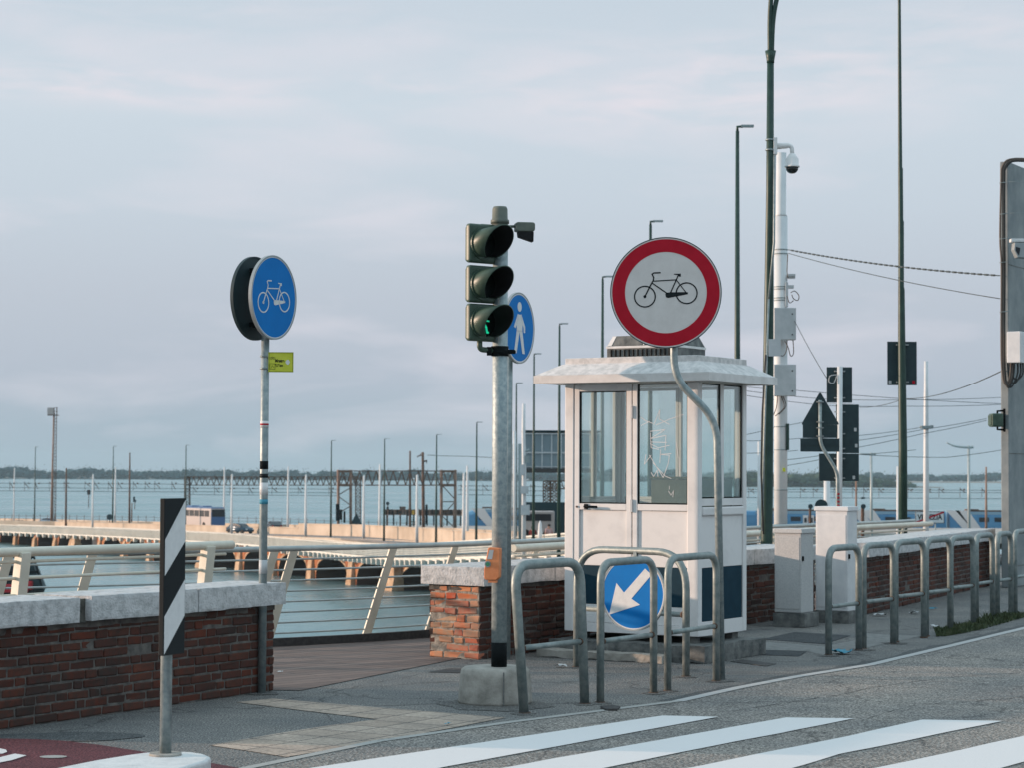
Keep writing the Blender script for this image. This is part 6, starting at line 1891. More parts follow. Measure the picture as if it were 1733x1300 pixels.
# utility pole with crossarms
D = 352; P = A(717, 900, D); q = lambda a, c, dd=0: A(a, c, D + dd) - P
t_ = thing('utility_pole', 'rusty pole with crossarm and platform rising above the portal', 'utility pole', P)
b = MB(); b.tube([(0, 0, -1), q(715.5, 766)], [.30, .20], 8); b.build('shaft', M['rusty_steel'], t_)
b = MB(); b.beam(q(706, 773), q(716, 771), .15); b.beam(q(706, 775), q(715, 767), .1); b.beam(q(714, 782), q(723, 781), .5, .25); b.beam(q(722, 785), q(722, 779), .12); b.build('crossarm', M['rusty_steel'], t_)
b = MB(); b.tube([q(722, 888), q(722, 855)], .18, 8); b.build('dark_stub', M['black'], t_)
# portal 1 (long truss) and its lattice legs
def portal(label, x0, x1, y0, y1, D, legs, ybase, m_=M['rusty_steel'], n=22, leg_w=1.1, dep=1.2):
    P = A((x0 + x1) / 2, y1, D)
    t = thing('signal_portal', label, 'railway portal', P)
    q = lambda a, c, dd=0: A(a, c, D + dd) - P
    h = (y1 - y0) * D / F
    a = q(x0, (y0 + y1) / 2); c = q(x1, (y0 + y1) / 2)
    b = MB()
    for dy in (-dep / 2, dep / 2):
        for dz in (-h / 2, h / 2): b.beam(a + V((0, dy, dz)), c + V((0, dy, dz)), .16)
        for k in range(n):
            p0 = a.lerp(c, k / n); p1_ = a.lerp(c, (k + 1) / n); pm_ = (p0 + p1_) / 2
            b.beam(p0 + V((0, dy, -h / 2)), pm_ + V((0, dy, h / 2)), .09); b.beam(pm_ + V((0, dy, h / 2)), p1_ + V((0, dy, -h / 2)), .09)
    for k in range(n + 1):
        p0 = a.lerp(c, k / n); b.beam(p0 + V((0, -dep / 2, h / 2)), p0 + V((0, dep / 2, h / 2)), .08); b.beam(p0 + V((0, -dep / 2, -h / 2)), p0 + V((0, dep / 2, -h / 2)), .08)
    b.build('truss', m_, t)
    for lx in legs:
        b = MB(); lattice(b, q(lx, ybase), q(lx, y0), leg_w, 14, .07); b.build('leg', m_, t)
    return t, q
pt, q = portal('long low truss portal spanning behind the left signs', 313, 606, 808, 822, 440, (317, 606), 886, n=30, leg_w=1.0)
pt, q = portal('rusty framed portal in the middle of the lagoon view', 573, 772, 798, 822, 340, (), 895, n=14, dep=1.6)
for xx in (572.5, 593.5, 747, 770.5):
    b = MB(); b.tube([q(xx, 896), q(xx, 796)], .22, 8); b.build('leg', M['tan_steel'], pt)
b = MB()
for x0, x1 in ((573, 593), (747, 770)):
    b.beam(q(x0, 798.5), q(x1, 798.5), .35); b.beam(q(x0, 822), q(x1, 822), .4)
b.build('end_frame', M['tan_steel'], pt)
b = MB()
for l in (((574, 838), (592, 827)), ((574, 842), (592, 855)), ((748, 822), (770, 846)), ((748, 850), (770, 850)), ((748, 874), (770, 850)), ((748, 874), (772, 897)), ((576, 868), (592, 858))): b.beam(q(*l[0]), q(*l[1]), .14)
b.build('brace', M['rusty_steel'], pt)
b = MB(); b.box(q(571.5, 868), (.55, .5, 2.6)); b.box(q(583, 876), (.3, .3, 1.8)); b.box(q(577, 872), (.4, .4, 1.6)); b.build('counterweight', M['black'], pt)
b = MB(); b.box(q(753, 873), (5, .25, .12)); b.build('tie_rod', M['tan_steel'], pt)
pt, q = portal('dark truss portal beside the kiosk under the grey building', 922, 1010, 815, 828, 300, (925, 938), 890, n=8, leg_w=.9, m_=M['rusty_steel'])
# dark tent-like cover, trolley
P = A(603, 892, 342); b = MB(); frustum(b, 0, 0, 2.0, 1.6, .25, .25, 0, 1.9)
tag(b.build('canvas_cover', M['dark_banner'], loc=P), 'dark pointed canvas cover under the rusty portal', 'cover')
P = A(580, 896, 340); t_ = thing('flat_trolley', 'low rusty flat trolley at the foot of the rusty portal', 'trolley', P)
b = MB(); b.box((0, 0, .25), (2.6, 1.2, .2)); b.box((-1.1, 0, .5), (.2, 1.0, .4)); b.build('platform', M['rusty_steel'], t_)
b = MB()
for x in (-.9, .9): b.tube([(x, -.6, .1), (x, .6, .1)], .22, 12)
b.build('wheel', M['tyre'], t_)
# small signals
def small(name, label, cat, px, y0, y1, D, head, m_='dark_teal'):
    P = A(px, y1, D); t = thing(name, label, cat, P)
    H_ = (y1 - y0) * D / F
    b = MB(); b.tube([(0, 0, -.6), (0, 0, H_)], .07, 8); b.build('post', M['rusty_steel'], t)
    b = MB()
    for kind, dx, dy, w, h in head:
        c = V((dx * D / F, -.15, H_ + dy * D / F))
        if kind == 'disc': b.disc(c.x, c.z, w * D / F, -.2, -.1, 24)
        else: b.box(c, (w * D / F, .15, h * D / F))
    b.build('sign_head', M[m_], t)
small('round_sign', 'round dark sign back on the bridge left of the striped marker', 'road sign', 185.5, 880, 896, 400, [('disc', 0, 4, 4.8, 0)])
small('railway_signal', 'small hanging railway signal left of the tall pole', 'signal', 150, 830, 856, 430, [('box', -1.5, -4, 2, 8), ('box', 2, -4, 2, 8)])
small('railway_signal', 'small arrow shaped signal right of the tall pole', 'signal', 228, 846, 858, 430, [('box', -1, 0, 3, 9), ('box', 1.5, -3, 2, 4)])
small('railway_signal', 'signal with round head left of the barge', 'signal', 656, 850, 892, 350, [('disc', 0, -3, 3, 0), ('box', 0, -11, 4, 4), ('box', 1, -42, 7, 2)])
small('railway_signal', 'striped black and white signal stake before the barge', 'signal', 677, 858, 892, 350, [('box', 0, -2, 2, 4), ('box', 0, -10, 2, 4), ('box', 0, -18, 2, 4)])
small('railway_signal', 'green trackside marker before the barge', 'signal', 700, 884, 893, 350, [('box', 0, 0, 9, 1.6), ('box', 0, -5, 7, 1.6)], 'dark_green')
small('globe_lamp', 'dark globe lamp right of the tall cabinet', 'lamp', 1460, 858, 890, 90, [('disc', 0, 0, 4, 0), ('box', -.5, 14, 6, 3)])
small('globe_lamp', 'dark globe lamp above the train left of the tall cabinet', 'lamp', 1371, 858, 880, 120, [('disc', 0, 0, 4, 0)])
# barge/jetty row
P = A(717, 868, 520); s_ = 520 / F
t_ = thing('timber_jetty', 'dark timber jetty lying far out on the water', 'jetty', P)
b = MB(); b.box((0, 0, 0), (134 * s_, 3, 9 * s_)); b.box((-35 * s_, 0, 6 * s_), (8 * s_, 2.5, 7 * s_)); b.build('jetty_body', M['rusty_steel'], t_)
rr = random.Random(3)
for k in range(30):
    b = MB(); x = (-66 + k * 4.5) * s_; hh_ = rr.uniform(8, 12) * s_; b.box((x, -1.7, 0), (1.4 * s_, .4, hh_)); b.build('timber', M[rr.choice(['black', 'tan_steel', 'rusty_steel', 'black'])], t_)
b = MB(); b.box((-17 * s_, -2.0, 0), (4.5 * s_, .3, 7 * s_)); b.build('orange_container', mat('orange_box', (.6, .3, .03), .6), t_)
b = MB()
for k in range(12): b.tube([((-62 + k * 11.3) * s_, 0, -.5), ((-62 + k * 11.3) * s_, 0, WZ - P.z - 1)], .2, 6)
b.build('pile', M['black'], t_)
# trackside fence
fn = thing('trackside_fence', 'low fence of thin dark posts along the railway edge', 'fence', (0, 0, 0))
pa = [A(-40, 880, 415), A(220, 883, 400), A(450, 886, 392), A(620, 892, 386), A(830, 897, 384)]
sp = spline([V((p.x, p.y, p.z)) for p in pa], 10)
totf = sum((q_ - p).length for p, q_ in zip(sp, sp[1:])); npst = 62
fp = MB(); fp.tube([(0, 0, -1.0), (0, 0, 1.05)], .05, 6); po = None
for k in range(npst):
    p, d = at_len(sp, k * totf / npst + .1)
    if po is None: po = fp.build('post', M['rusty_steel'], fn); o = po
    else: o = po.copy(); COL.objects.link(o); o.parent = fn
    o.location = p
b = MB(); b.tube([p + V((0, 0, .75)) for p in sp], .028, 5); b.tube([p + V((0, 0, .25)) for p in sp], .022, 5); b.build('rail', M['rusty_steel'], fn)
# railway bed seen as a low wall behind the road on the left
b = MB()
for p, q_ in zip(sp, sp[1:]): b.beam(p + V((0, .5, -1.15)), q_ + V((0, .5, -1.15)), 1.2, 1.9)
struct(b.build('railway_viaduct', M['peach']), label='low pale viaduct edge of the railway')
# right hand lamps and poles
for px, y0, x1, y1a, y1, D, lb in ((1640, 755, 1602, 750, 892, 170, 'slim grey lamp with a long curved arm left of the concrete pillar'), (1475, 767, 1455, 769, 892, 190, 'slim grey lamp with a short arm right of the sign backs')):
    P = A(px, y1, D); t_ = thing('tram_stop_lamp', lb, 'street lamp', P)
    q = lambda a, c, dd=0: A(a, c, D + dd) - P
    b = MB(); b.tube([(0, 0, -1.5), q(px - .5, y0)], [.12, .10], 10); b.build('pole', M['rail_grey'], t_)
    b = MB(); sp_ = spline([q(x1, y1a), q((x1 + px) / 2 - 4, y1a + (6 if px > 1600 else 0)), q(px, y0 + 3), q(px + 7, y0 + 2)], 6)
    b.tube(sp_, [.05 + .08 * (i / len(sp_)) for i in range(len(sp_))], 8); b.build('arm', M['rail_grey'], t_)
for px, y0, y1, D, r, lb in ((1567.3, 611, 895, 75, .095, 'tall white tram pole with a bracket right of the slim green pole'), (1285, 748, 885, 150, .14, 'white tram pole seen just right of the kiosk'), (1520, 790, 890, 100, .09, 'grey pole directly behind the slim green pole'), (1449, 815, 868, 130, .07, 'thin pole below the dark sign backs')):
    P = A(px, y1, D); t_ = thing('tram_pole', lb, 'pole', P)
    q = lambda a, c, dd=0: A(a, c, D + dd) - P
    if r == .095: b = MB(); b.tube([(0, 0, -2), q(px, 780), q(px, 776), q(px, 665), q(px, 663), q(px, y0)], [.095, .095, .088, .078, .072, .066], 14)
    else: b = MB(); b.tube([(0, 0, -2), q(px, y0)], [r, r * .8], 12)
    b.build('pole_shaft', M['white_pole'] if px != 1449 else M['tan_steel'], t_)
    if r == .095:
        b = MB(); b.beam(q(1557, 724), q(1577, 724), .08); b.box(q(px, 724), (.36, .3, .10)); b.box(q(1577, 723), (.1, .1, .1)); b.build('bracket', M['galv'], t_)
# VENEZIA sign
D = 112.0; s_ = D / F
P = A(1573.5, 876.5, D)
t_ = thing('town_sign', 'white town sign with VENEZIA struck out by a red bar', 'road sign', P)
b = MB(); b.box((0, 0, 0), (49.5 * s_, .03, 20.5 * s_)); b.build('board', M['sign_white'], t_, bevel=.01)
b = MB(); w, h = 49.5 * s_ / 2 - .02, 20.5 * s_ / 2 - .02; b.stroke([(-w, -h), (w, -h), (w, h), (-w, h), (-w, -h)], .03, -.02, -.0155); b.build('border', M['sign_black'], t_)
text('lettering', 'VENEZIA', .37, M['sign_black'], t_, (0, -.0185, .0), bold=.011, fit=42 * s_)
b = MB(); b.stroke([(-w + .02, -h + .03), (w - .04, h - .03)], .085, -.026, -.021); b.build('red_bar', M['sign_red'], t_)
b = MB(); b.tube([(-.3, .06, -2.5), (-.3, .06, .28)], .035, 8); b.tube([(.3, .06, -2.5), (.3, .06, .28)], .035, 8); b.build('post', M['galv'], t_)

# ------------------------------------------------------------ overhead wires
def wire(name, label, pts, r, ds, clip=0, cat='cable'):
    P = [A(x, y, D) for (x, y), D in zip(pts, ds)]
    full = []
    for a, b_ in zip(P, P[1:]):
        L_ = (b_ - a).length
        for k in range(12):
            u = k / 12; full.append(a.lerp(b_, u) - V((0, 0, 4 * u * (1 - u) * L_ * .006)))
    full.append(P[-1])
    b = MB(); b.tube(full, r, 6)
    if clip:
        for k in range(1, 40):
            p, d = at_len(full, k * sum((q_ - p_).length for p_, q_ in zip(full, full[1:])) / 40)
            b.tube([p - d * .06, p + d * .06], r * 1.9, 6)
    tag(b.build(name, M['wire']), label, cat)
wire('overhead_cable', 'thick clipped cable from the white mast to the concrete pillar', [(1334, 422), (1692, 466)], [39.8, 31], .0125) if False else None
wire('overhead_cable', 'thick clipped cable from the white mast to the concrete pillar', [(1334, 422), (1692, 466)], .0085, [39.8, 31], clip=1)
wire('overhead_cable', 'thin cable below the thick one, from the white mast to the pillar', [(1334, 428), (1692, 505)], .007, [39.8, 31])
wire('overhead_cable', 'thin cable slanting from the upper grey box to the dark sign backs', [(1345, 543), (1399, 640)], .007, [39.6, 35])
wire('overhead_cable', 'thin cable rising from the sign backs to the concrete pillar', [(1455, 690), (1530, 675), (1697, 627)], .008, [60, 50, 31])
for k, (pts, lb) in enumerate([([(1264, 655), (1346, 661), (1697, 684)], 'uppermost of the level tram wires'), ([(1264, 662), (1400, 676), (1530, 677), (1697, 673)], 'second level tram wire'), ([(1264, 670), (1400, 687), (1530, 688), (1697, 685)], 'third level tram wire'),
        ([(1264, 736), (1320, 722), (1360, 715)], 'short tram wire slanting up to the triangular sign'), ([(1264, 747), (1350, 743), (1453, 738), (1560, 724)], 'tram wire ending on the bracket of the tall white pole'),
        ([(1453, 746), (1560, 728), (1670, 709)], 'tram wire running to the side seen lantern'), ([(1440, 760), (1560, 735), (1670, 712)], 'lower tram wire running to the side seen lantern'),
        ([(1264, 768), (1350, 763)], 'short level wire beside the green lamp post'), ([(1300, 782), (1400, 770)], 'slanting wire below the dark signs'), ([(1310, 792), (1420, 772), (1550, 762)], 'lowest slanting wire below the dark signs'), ([(1455, 770), (1600, 775), (1697, 762)], 'faint far wire above the shore')]):
    wire('tram_wire', lb, pts, .010, [70, 72, 74, 76][:len(pts)], cat='wire')
wire('power_line', 'single power line running right from the crossarm pole', [(723, 771), (790, 773), (990, 780)], .05, [352, 350, 345], cat='wire')
# railway catenary: long level wires with fittings
def catenary(label, x0, x1, ys, D, m_='wire', seed=0, every=22):
    P = A((x0 + x1) / 2, ys[0], D); t = thing('catenary', label, 'overhead line', P)
    q = lambda a, c: A(a, c, D) - P
    rr = random.Random(seed)
    for y in ys:
        b = MB(); b.beam(q(x0, y - .002 * x0 * 0), q(x1, y + 2), .09); b.build('contact_wire', M[m_], t)
    b = MB(); x = x0 + 5
    while x < x1:
        y = ys[0]; 
        b.beam(q(x, y - 3), q(x, ys[-1]), .07)
        b.beam(q(x, y - 1), q(x + rr.uniform(5, 10), ys[min(1, len(ys) - 1)] + rr.uniform(-1, 3)), .12)
        b.beam(q(x + 6, y + .5), q(x + 8.5, y + .5), .26)
        x += every * rr.uniform(.6, 1.4)
    b.build('insulator_arms', M['rusty_steel'], t)
catenary('railway overhead wires across the left of the lagoon', -20, 322, (818.5, 826, 831.5), 430, seed=1, every=26)
catenary('railway overhead wires right of the rusty portal', 775, 950, (823, 830, 838), 400, seed=5, every=30)
catenary('railway overhead wires between the kiosk and the pillar', 1262, 1720, (829, 833, 843), 380, seed=2, every=30)
catenary('railway overhead wires under the long truss', 322, 575, (827, 833, 838), 430, seed=3, every=40)

# ------------------------------------------------------------ people on the footway
def person(label, px, py_head, D, shirt, lean=0.0, rot=0.0, hairlong=False, sc=1.0):
    top = A(px, py_head, D)
    t = thing('person', label, 'person', (top.x, top.y, top.z - 1.74 * sc), rot)
    J = {'pel': (0, 0, .95), 'sp': (0, .02, 1.15), 'ch': (0, .02, 1.36), 'nk': (0, 0, 1.48), 'hd0': (0, -.01, 1.56), 'hd': (0, -.015, 1.66),
         'ls': (-.19, .01, 1.42), 'le': (-.25, .03, 1.15), 'lh': (-.20, -.18, 1.05), 'lf': (-.17, -.25, 1.04), 'rs': (.19, .01, 1.42), 're': (.25, .03, 1.15), 'rh': (.20, -.18, 1.05), 'rf': (.17, -.25, 1.04),
         'll': (-.10, 0, .90), 'lk': (-.11, -.02, .50), 'la': (-.11, .02, .08), 'lt': (-.12, -.14, .04), 'rl': (.10, 0, .90), 'rk': (.11, -.02, .50), 'ra': (.11, .02, .08), 'rt': (.12, -.14, .04)}
    E = [('pel', 'sp'), ('sp', 'ch'), ('ch', 'nk'), ('nk', 'hd0'), ('hd0', 'hd'), ('ch', 'ls'), ('ls', 'le'), ('le', 'lh'), ('lh', 'lf'), ('ch', 'rs'), ('rs', 're'), ('re', 'rh'), ('rh', 'rf'),
         ('pel', 'll'), ('ll', 'lk'), ('lk', 'la'), ('la', 'lt'), ('pel', 'rl'), ('rl', 'rk'), ('rk', 'ra'), ('ra', 'rt')]
    rad = dict(pel=.15, sp=.14, ch=.16, nk=.06, hd0=.075, hd=.095, ls=.07, le=.048, lh=.032, lf=.03, rs=.07, re=.048, rh=.032, rf=.03, ll=.10, lk=.062, la=.045, lt=.04, rl=.10, rk=.062, ra=.045, rt=.04)
    def skin_obj(name, keys, edges, m_, grow=0.0):
        ks = list(keys); me = bpy.data.meshes.new(name)
        me.from_pydata([V(J[k]) for k in ks], [(ks.index(a), ks.index(b_)) for a, b_ in edges], [])
        o = bpy.data.objects.new(name, me); COL.objects.link(o); o.parent = t
        o.modifiers.new('skin', 'SKIN'); me.materials.append(m_)
        for i, k in enumerate(ks):
            me.skin_vertices[0].data[i].radius = (rad[k] + grow, rad[k] * .85 + grow)
        me.skin_vertices[0].data[0].use_root = True
        s = o.modifiers.new('sub', 'SUBSURF'); s.levels = 2; s.render_levels = 2
        return o
    skin_obj('body', J.keys(), E, M['skin'])
    ks = ['ch', 'pel', 'sp', 'ls', 'le', 'rs', 're']; skin_obj('shirt', ks, [('ch', 'sp'), ('sp', 'pel'), ('ch', 'ls'), ('ls', 'le'), ('ch', 'rs'), ('rs', 're')], shirt, .012)
    ks = ['pel', 'll', 'lk', 'la', 'rl', 'rk', 'ra']; skin_obj('trousers', ks, [('pel', 'll'), ('ll', 'lk'), ('lk', 'la'), ('pel', 'rl'), ('rl', 'rk'), ('rk', 'ra')], M['trousers'], .014)
    b = MB(); prof = [(.0, -.02 if not hairlong else -.22), (.07, -.02 if not hairlong else -.20), (.105, .0), (.112, .05), (.09, .11), (.04, .14), (.0, .145)]
    b.lathe(prof[1:], c=(0, .025, 1.615), n=18); b.build('hair', M['hair'], t)
    return t
person('person with dark hair in a faded pink shirt behind the footway rail', 929, 888, 146, M['pink'], rot=R(200))
person('person with long dark hair in a maroon top behind the footway rail', 902, 891, 150, M['maroon'], rot=R(160), hairlong=True)
P = A(914, 905, 145)
t_ = thing('folded_umbrella', 'small folded white parasol between the two people', 'umbrella', P + V((0, 0, -1.2)))
b = MB(); b.tube([(0, 0, 0), (0, 0, 2.1)], .03, 8); b.build('pole', M['white_pole'], t_)
b = MB(); b.lathe([(.02, 2.1), (.10, 1.9), (.16, 1.2), (.14, .75), (.05, .7)][::-1], n=14); b.build('canopy', M['sign_white'], t_)

# ------------------------------------------------------------ boat at lower left
P = G(30, 1016, WZ)
t_ = thing('work_boat', 'black and red work boat on the water behind the left wall', 'boat', P)
s_ = P.y / F
b = MB(); 
hull = [(-2.2, 0), (2.6, 0), (3.0, 1.3), (-2.4, 1.3)]
vs = []
for y, k in ((-2.2, .9), (2.5, 1.0), (5.5, .25)):
    vs += [(-2.0 * k, y, -.3), (2.0 * k, y, -.3), (2.5 * k, y, 1.2), (-2.5 * k, y, 1.2)]
b.add(vs, [(3, 2, 1, 0), (0, 1, 5, 4), (1, 2, 6, 5), (2, 3, 7, 6), (3, 0, 4, 7), (4, 5, 9, 8), (5, 6, 10, 9), (6, 7, 11, 10), (7, 4, 8, 11), (8, 9, 10, 11)])
b.build('hull', M['black'], t_)
b = MB(); b.box((.3, -2.3, 1.35), (2.6, .5, .9)); b.box((1.2, -1.2, 1.6), (1.2, 1.2, 1.0)); b.build('red_deckhouse', M['red_hull'], t_, bevel=.1)
b = MB(); b.prism([(-1.6, 1.2), (2.9, 1.2), (1.6, 4.2), (-1.2, 4.2)], -.6, 1.4); b.build('wheelhouse', M['dark_banner'], t_)
b = MB()
for l in (((-2, 1.3), (-1.4, 4.6)), ((2.9, 1.3), (1.9, 4.8)), ((-1.4, 4.6), (1.9, 4.8)), ((-2, 3.0), (2.4, 3.1)), ((-2, 1.3), (1.9, 4.8)), ((-1.0, 4.6), (-1.8, 5.6)), ((-1.8, 5.6), (.4, 5.0))):
    b.beam((l[0][0], -1.0, l[0][1]), (l[1][0], -1.0, l[1][1]), .20)
b.build('rigging', M['black'], t_)
b = MB(); b.box((.0, -1.15, 3.6), (1.4, .1, .7)); b.build('window', M['dark_glass'], t_)

# ------------------------------------------------------------ ground details
def cover(label, pl, m_='iron', z=0.006):
    pts = [G(a, c) for a, c in pl]
    mb = MB(); n = len(pts)
    c0 = sum(pts, V((0, 0, 0))) / n
    vs = [(p.x - c0.x, p.y - c0.y, z) for p in pts] + [(p.x - c0.x, p.y - c0.y, .0005) for p in pts]
    mb.add(vs, [list(range(n))] + [((i + 1) % n, i, n + i, n + (i + 1) % n) for i in range(n)])
    tag(mb.build('drain_cover', M[m_], loc=(c0.x, c0.y, 0), bevel=.003), label, 'drain cover')
cover('dark iron cover at the foot of the orange brick end', [(726, 1139), (760, 1133), (822, 1134), (800, 1141)])
cover('dark iron cover on the pavement right of the kiosk slab', [(1236, 1121), (1256, 1118), (1314, 1125), (1296, 1129)])
cover('small dark lid by the kerb line below the hoops', [(1016, 1200), (1036, 1198), (1050, 1201), (1044, 1205), (1024, 1205)], z=.02)
def litter(label, px, py, w, m_, seed):
    p = G(px, py); rr = random.Random(seed); mb = MB()
    n = 5; vs = []
    for i in range(n):
        for j in range(n):
            vs.append(((i / (n - 1) - .5) * w + rr.uniform(-1, 1) * w * .1, (j / (n - 1) - .5) * w * .7 + rr.uniform(-1, 1) * w * .1, .012 + rr.uniform(0, 1) * w * .22))
    mb.add(vs, [(i * n + j, (i + 1) * n + j, (i + 1) * n + j + 1, i * n + j + 1) for i in range(n - 1) for j in range(n - 1)], 0, True)
    o = mb.build('litter', M[m_], loc=(p.x, p.y, 0.0), rotz=rr.uniform(0, 3)); tag(o, label, 'litter')
litter('blue plastic scrap by the first right hand hoop', 1425, 1108, .20, 'litter_blue', 1)
litter('crumpled white paper behind the fourth hoop', 1583, 1064, .12, 'litter', 2)
litter('white paper scrap below the long wall', 1489, 1044, .12, 'litter', 3)
litter('crushed blue bottle between the fourth and fifth hoops', 1578, 1033, .10, 'litter_blue', 4)
litter('grey paper scrap on the pavement near the long wall', 1547, 1040, .13, 'box_grey', 5)
litter('white scrap lying on the wooden deck', 473, 1141, .05, 'litter', 6)
litter('tiny pale scrap on the beige tiles', 758, 1229, .04, 'litter_blue', 7)
litter('pale crumbs behind the bent hoop', 950, 1131, .10, 'litter', 8)
M['foot_shade'] = ground_mat('painted_foot_shade', (0.120, 0.116, 0.111), (0.045, 0.045, 0.045), (0.27, 0.26, 0.245), grain=75, contrast=0.75, cracks=False, bump=0.7)  # contact shade round feet and bases, painted as darker asphalt
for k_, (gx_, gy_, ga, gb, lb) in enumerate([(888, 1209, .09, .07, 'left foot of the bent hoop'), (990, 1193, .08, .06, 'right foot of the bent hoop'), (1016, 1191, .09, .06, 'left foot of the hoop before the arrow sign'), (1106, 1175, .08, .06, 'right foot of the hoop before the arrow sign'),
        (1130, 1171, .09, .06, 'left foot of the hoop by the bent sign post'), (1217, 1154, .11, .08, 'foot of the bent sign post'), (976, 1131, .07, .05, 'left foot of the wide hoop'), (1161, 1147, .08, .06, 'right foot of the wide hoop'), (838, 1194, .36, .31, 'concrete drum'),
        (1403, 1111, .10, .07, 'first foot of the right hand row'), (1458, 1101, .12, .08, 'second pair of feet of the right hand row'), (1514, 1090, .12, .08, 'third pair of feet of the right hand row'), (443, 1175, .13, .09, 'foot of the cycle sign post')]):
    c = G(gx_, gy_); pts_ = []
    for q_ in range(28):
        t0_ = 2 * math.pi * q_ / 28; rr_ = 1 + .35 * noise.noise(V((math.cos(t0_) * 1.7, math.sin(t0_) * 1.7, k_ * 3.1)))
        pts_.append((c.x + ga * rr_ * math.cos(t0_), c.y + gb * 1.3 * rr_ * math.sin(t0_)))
    sheet('painted_contact_shade', pts_, .0028 + .0001 * k_, M['foot_shade'], label='painted contact shade on the pavement round the ' + lb)
# fine grit
gm = MB(); rr = random.Random(5)
for k in range(420):
    zone = rr.random()
    if zone < .30: px, py = rr.uniform(720, 1000), rr.uniform(1125, 1215)
    elif zone < .55: px, py = rr.uniform(960, 1300), rr.uniform(1115, 1170)
    elif zone < .75: px, py = rr.uniform(1280, 1700), rr.uniform(1000, 1110)
    else: px, py = rr.uniform(60, 900), rr.uniform(1180, 1260)
    p = G(px, py); r_ = rr.uniform(.002, .007)
    if zone > .75: r_ *= .6
    vs = [p + V((rr.uniform(-1, 1) * r_, rr.uniform(-1, 1) * r_, .005 + rr.uniform(0, 1) * r_ * .8)) for _ in range(4)]
    vs = [p + V((-r_, -r_ * .6, .004)), p + V((r_, -r_ * .5, .004)), p + V((r_ * .2, r_, .004)), p + V((rr.uniform(-.3, .3) * r_, 0, .005 + r_ * .9))]
    gm.add(vs, [(0, 1, 3), (1, 2, 3), (2, 0, 3)])
o = gm.build('gravel', M['grit']); struct(o, 'stuff', 'pale grit scattered over the pavement')
# weeds
wm = MB(); rr = random.Random(9)
kp = [G(x, y) for x, y in ((1592, 1079), (1625, 1073), (1660, 1065), (1700, 1054), (1745, 1041))]
for k in range(4200):
    u = rr.random() ** .9 * (len(kp) - 1.001); i = int(u); p = kp[i].lerp(kp[i + 1], u - i)
    wd = .04 + .26 * min(1, u / 1.2) * rr.random() ** 1.3
    clump = max(0, noise.noise(V((p.x * 3, p.y * 3, 1))) + .35)
    p = p + NF * wd * (1 if rr.random() < .85 else -.15)
    h = rr.uniform(.02, .065) * (.5 + clump * 1.3); a = rr.uniform(0, 6.28); lw = rr.uniform(.004, .011)
    dx, dy = math.cos(a), math.sin(a); t2 = V((rr.uniform(-1, 1), rr.uniform(-1, 1), 0)) * h * .7
    wm.add([p + V((-dy * lw, dx * lw, .004)), p + V((dy * lw, -dx * lw, .004)), p + t2 * .6 + V((dy * lw * .8, -dx * lw * .8, h * .7)), p + t2 + V((0, 0, h))], [(0, 1, 2), (0, 2, 3)])
o = wm.build('weeds', M['leaf']); struct(o, 'stuff', 'low green weeds along the road edge at the right')

# ------------------------------------------------------------ far shores
def shore(name, label, x0, x1, D, h, m_, n, seed, prof=None, dd=60, base_y=None):
    rr = random.Random(seed); mb = MB()
    ico = []
    ph = (1 + 5 ** .5) / 2
    iv = [V(v).normalized() for v in ((-1, ph, 0), (1, ph, 0), (-1, -ph, 0), (1, -ph, 0), (0, -1, ph), (0, 1, ph), (0, -1, -ph), (0, 1, -ph), (ph, 0, -1), (ph, 0, 1), (-ph, 0, -1), (-ph, 0, 1))]
    fc = [(0, 11, 5), (0, 5, 1), (0, 1, 7), (0, 7, 10), (0, 10, 11), (1, 5, 9), (5, 11, 4), (11, 10, 2), (10, 7, 6), (7, 1, 8), (3, 9, 4), (3, 4, 2), (3, 2, 6), (3, 6, 8), (3, 8, 9), (4, 9, 5), (2, 4, 11), (6, 2, 10), (8, 6, 7), (9, 8, 1)]
    for k in range(n):
        u = rr.random(); px = x0 + (x1 - x0) * u
        X = (px - 866) / F * D; Y = D + rr.uniform(-dd, dd)
        hm = h * (.62 + .55 * noise.noise(V((px * .018, seed, 0))) + .30 * noise.noise(V((px * .07, seed, 3)))) * (prof(px) if prof else 1)
        r_ = rr.uniform(1.4, 3.4) * (h / 15)
        zc = WZ + max(1.0, hm - r_ * .6) * rr.random() ** .45
        sx, sz = r_ * rr.uniform(.9, 1.6), r_ * rr.uniform(.7, 1.2)
        mb.add([V((X + v.x * sx * rr.uniform(.8, 1.25), Y + v.y * sx, zc + v.z * sz * rr.uniform(.8, 1.3))) for v in iv], fc)
        for _ in range(3):
            q0 = V((X + rr.gauss(0, sx * .8), Y - rr.uniform(0, sx), zc + abs(rr.gauss(0, sz)) )); e1 = r_ * .35
            mb.add([q0, q0 + V((e1, 0, rr.uniform(-.3, .6) * e1)), q0 + V((rr.uniform(-.3, .6) * e1, 0, e1))], [(0, 1, 2)])
    o = mb.build(name, m_); struct(o, 'stuff', label)
    return o
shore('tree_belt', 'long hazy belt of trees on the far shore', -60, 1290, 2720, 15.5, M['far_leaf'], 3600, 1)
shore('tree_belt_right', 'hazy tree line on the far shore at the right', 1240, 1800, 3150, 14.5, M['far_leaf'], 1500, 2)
shore('island_trees', 'bushy trees of the nearer island at the right', 1200, 1532, 1930, 15.0, M['far_leaf2'], 2200, 3, prof=lambda x: max(.12, min(1, (1542 - x) / 90)), dd=40)
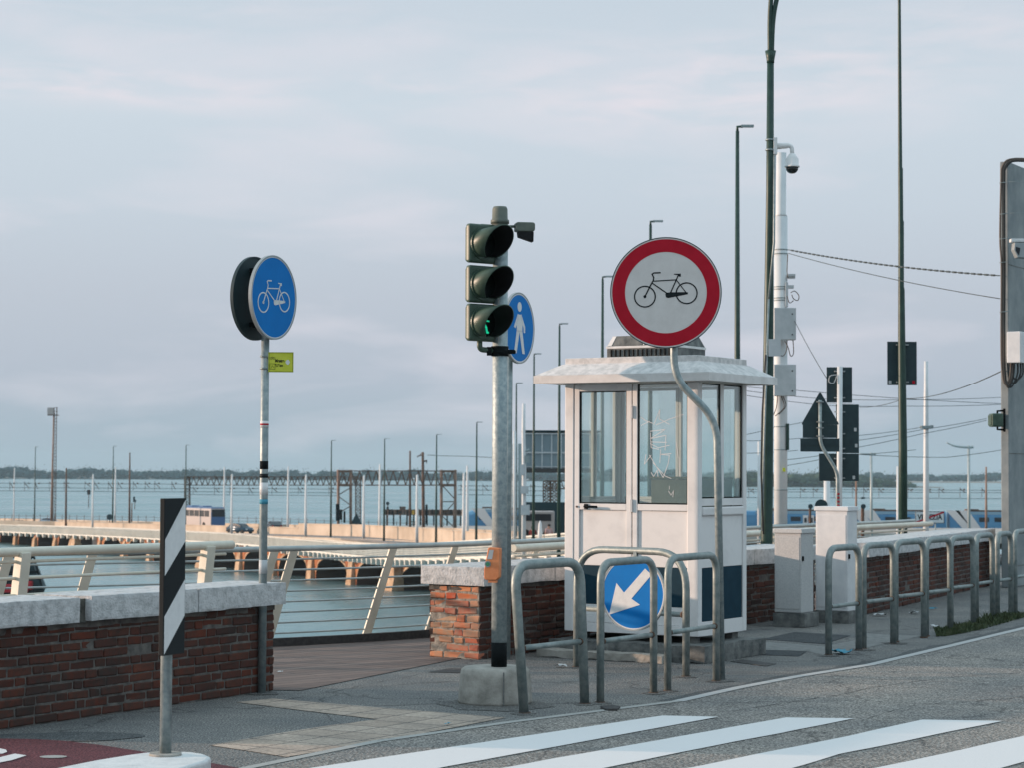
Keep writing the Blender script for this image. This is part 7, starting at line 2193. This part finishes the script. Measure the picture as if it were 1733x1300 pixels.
def strip(name, label, pts, D, hgt, m_):
    mb = MB()
    x0 = (pts[0] - 866) / F * D; x1 = (pts[1] - 866) / F * D
    n = 60
    for k in range(n):
        a, b_ = x0 + (x1 - x0) * k / n, x0 + (x1 - x0) * (k + 1) / n
        h1 = hgt * (.6 + .5 * noise.noise(V((a * .05, D, 0)))); h2 = hgt * (.6 + .5 * noise.noise(V((b_ * .05, D, 0))))
        mb.add([(a, D, WZ - .2), (b_, D, WZ - .2), (b_, D + 20, WZ + h2), (a, D + 20, WZ + h1), (a, D + 260, WZ + h1), (b_, D + 260, WZ + h2)], [(0, 1, 2, 3), (3, 2, 5, 4)])
    struct(mb.build(name, m_), label=label)
strip('far_shore', 'low land of the far shore', (-120, 1850), 2700, 1.2, M['mud'])
strip('island_shore', 'brown muddy rim of the nearer island', (1180, 1600), 1880, 1.3, M['mud'])
# few white buildings on the far shore
for px, w in ((54, 9), (143, 17), (520, 7)):
    P = A(px, 809, 2690); P.z = WZ
    t_ = thing('waterside_house', {54: 'tiny pale house on the far shore near the left edge', 143: 'tiny long pale house on the far shore left of the marker', 520: 'tiny pale house on the far shore right of the grey post'}[px], 'house', P)
    b = MB(); b.box((0, 0, 2.4), (w * .73, 6, 4.4)); b.build('wall', M['bus_pale'], t_)
    b = MB(); b.prism([(-w * .4, 4.6), (w * .4, 4.6), (w * .3, 6.2), (-w * .3, 6.2)], -3.4, 3.4); b.build('roof', M['tan_steel'], t_)

# ================================================================== AIR
hm = bpy.data.materials.new('haze_air'); hm.use_nodes = True
t = hm.node_tree; t.nodes.clear()
o_ = N(t, 'ShaderNodeOutputMaterial'); vp = N(t, 'ShaderNodeVolumePrincipled')
vp.inputs['Color'].default_value = (0.58, 0.80, 0.92, 1)
vp.inputs['Density'].default_value = 0.00010
vp.inputs['Anisotropy'].default_value = 0.0
t.links.new(vp.outputs[0], o_.inputs['Volume'])
b = MB(); b.box((0, 2500, (WZ - 1.5 + 34) / 2), (6000, 5400, 34 - WZ + 1.5))
hz_o = b.build('haze', hm); struct(hz_o, 'stuff', 'thin evening haze over the lagoon')

# ------------------------------------------------------------ separate pieces of countable parts get objects of their own
SPLIT = ('hinge', 'loose_cable', 'casing_trim', 'end_frame', 'bracket', 'clamp', 'strap', 'screw', 'foot_block', 'weld', 'foot_collar', 'corner_post', 'white_stripe', 'wheels', 'wheel', 'counterweight', 'bracket_arm', 'junction_fitting', 'train_door', 'door_glass', 'cable_tie', 'brace', 'detector_shade', 'conduit', 'post', 'red_deckhouse', 'arch_rings')
for o in list(bpy.data.objects):
    base_n = o.name.split('.')[0]
    if o.type != 'MESH' or base_n not in SPLIT or o.parent is None: continue
    me = o.data
    if me.users > 1: continue
    par = list(range(len(me.vertices)))
    def find(i):
        while par[i] != i:
            par[i] = par[par[i]]; i = par[i]
        return i
    for e_ in me.edges:
        a, b_ = find(e_.vertices[0]), find(e_.vertices[1])
        if a != b_: par[a] = b_
    roots = {}
    for p in me.polygons: roots.setdefault(find(p.vertices[0]), []).append(p)
    if not (2 <= len(roots) <= 24): continue
    allv = [v.co.copy() for v in me.vertices]
    first = True
    for polys in roots.values():
        ids = sorted({i for p in polys for i in p.vertices}); mp_ = {v: k for k, v in enumerate(ids)}
        nm = bpy.data.meshes.new(base_n)
        nm.from_pydata([allv[i] for i in ids], [], [[mp_[i] for i in p.vertices] for p in polys])
        for mm in me.materials: nm.materials.append(mm)
        nm.polygons.foreach_set('material_index', [p.material_index for p in polys])
        nm.polygons.foreach_set('use_smooth', [p.use_smooth for p in polys]); nm.update()
        if first:
            tgt = nm; first = False
        else:
            c = o.copy(); c.data = nm; c.name = base_n; COL.objects.link(c)
            for kk in list(c.keys()):
                if kk in ('label', 'category', 'group'): del c[kk]
    o.data = tgt
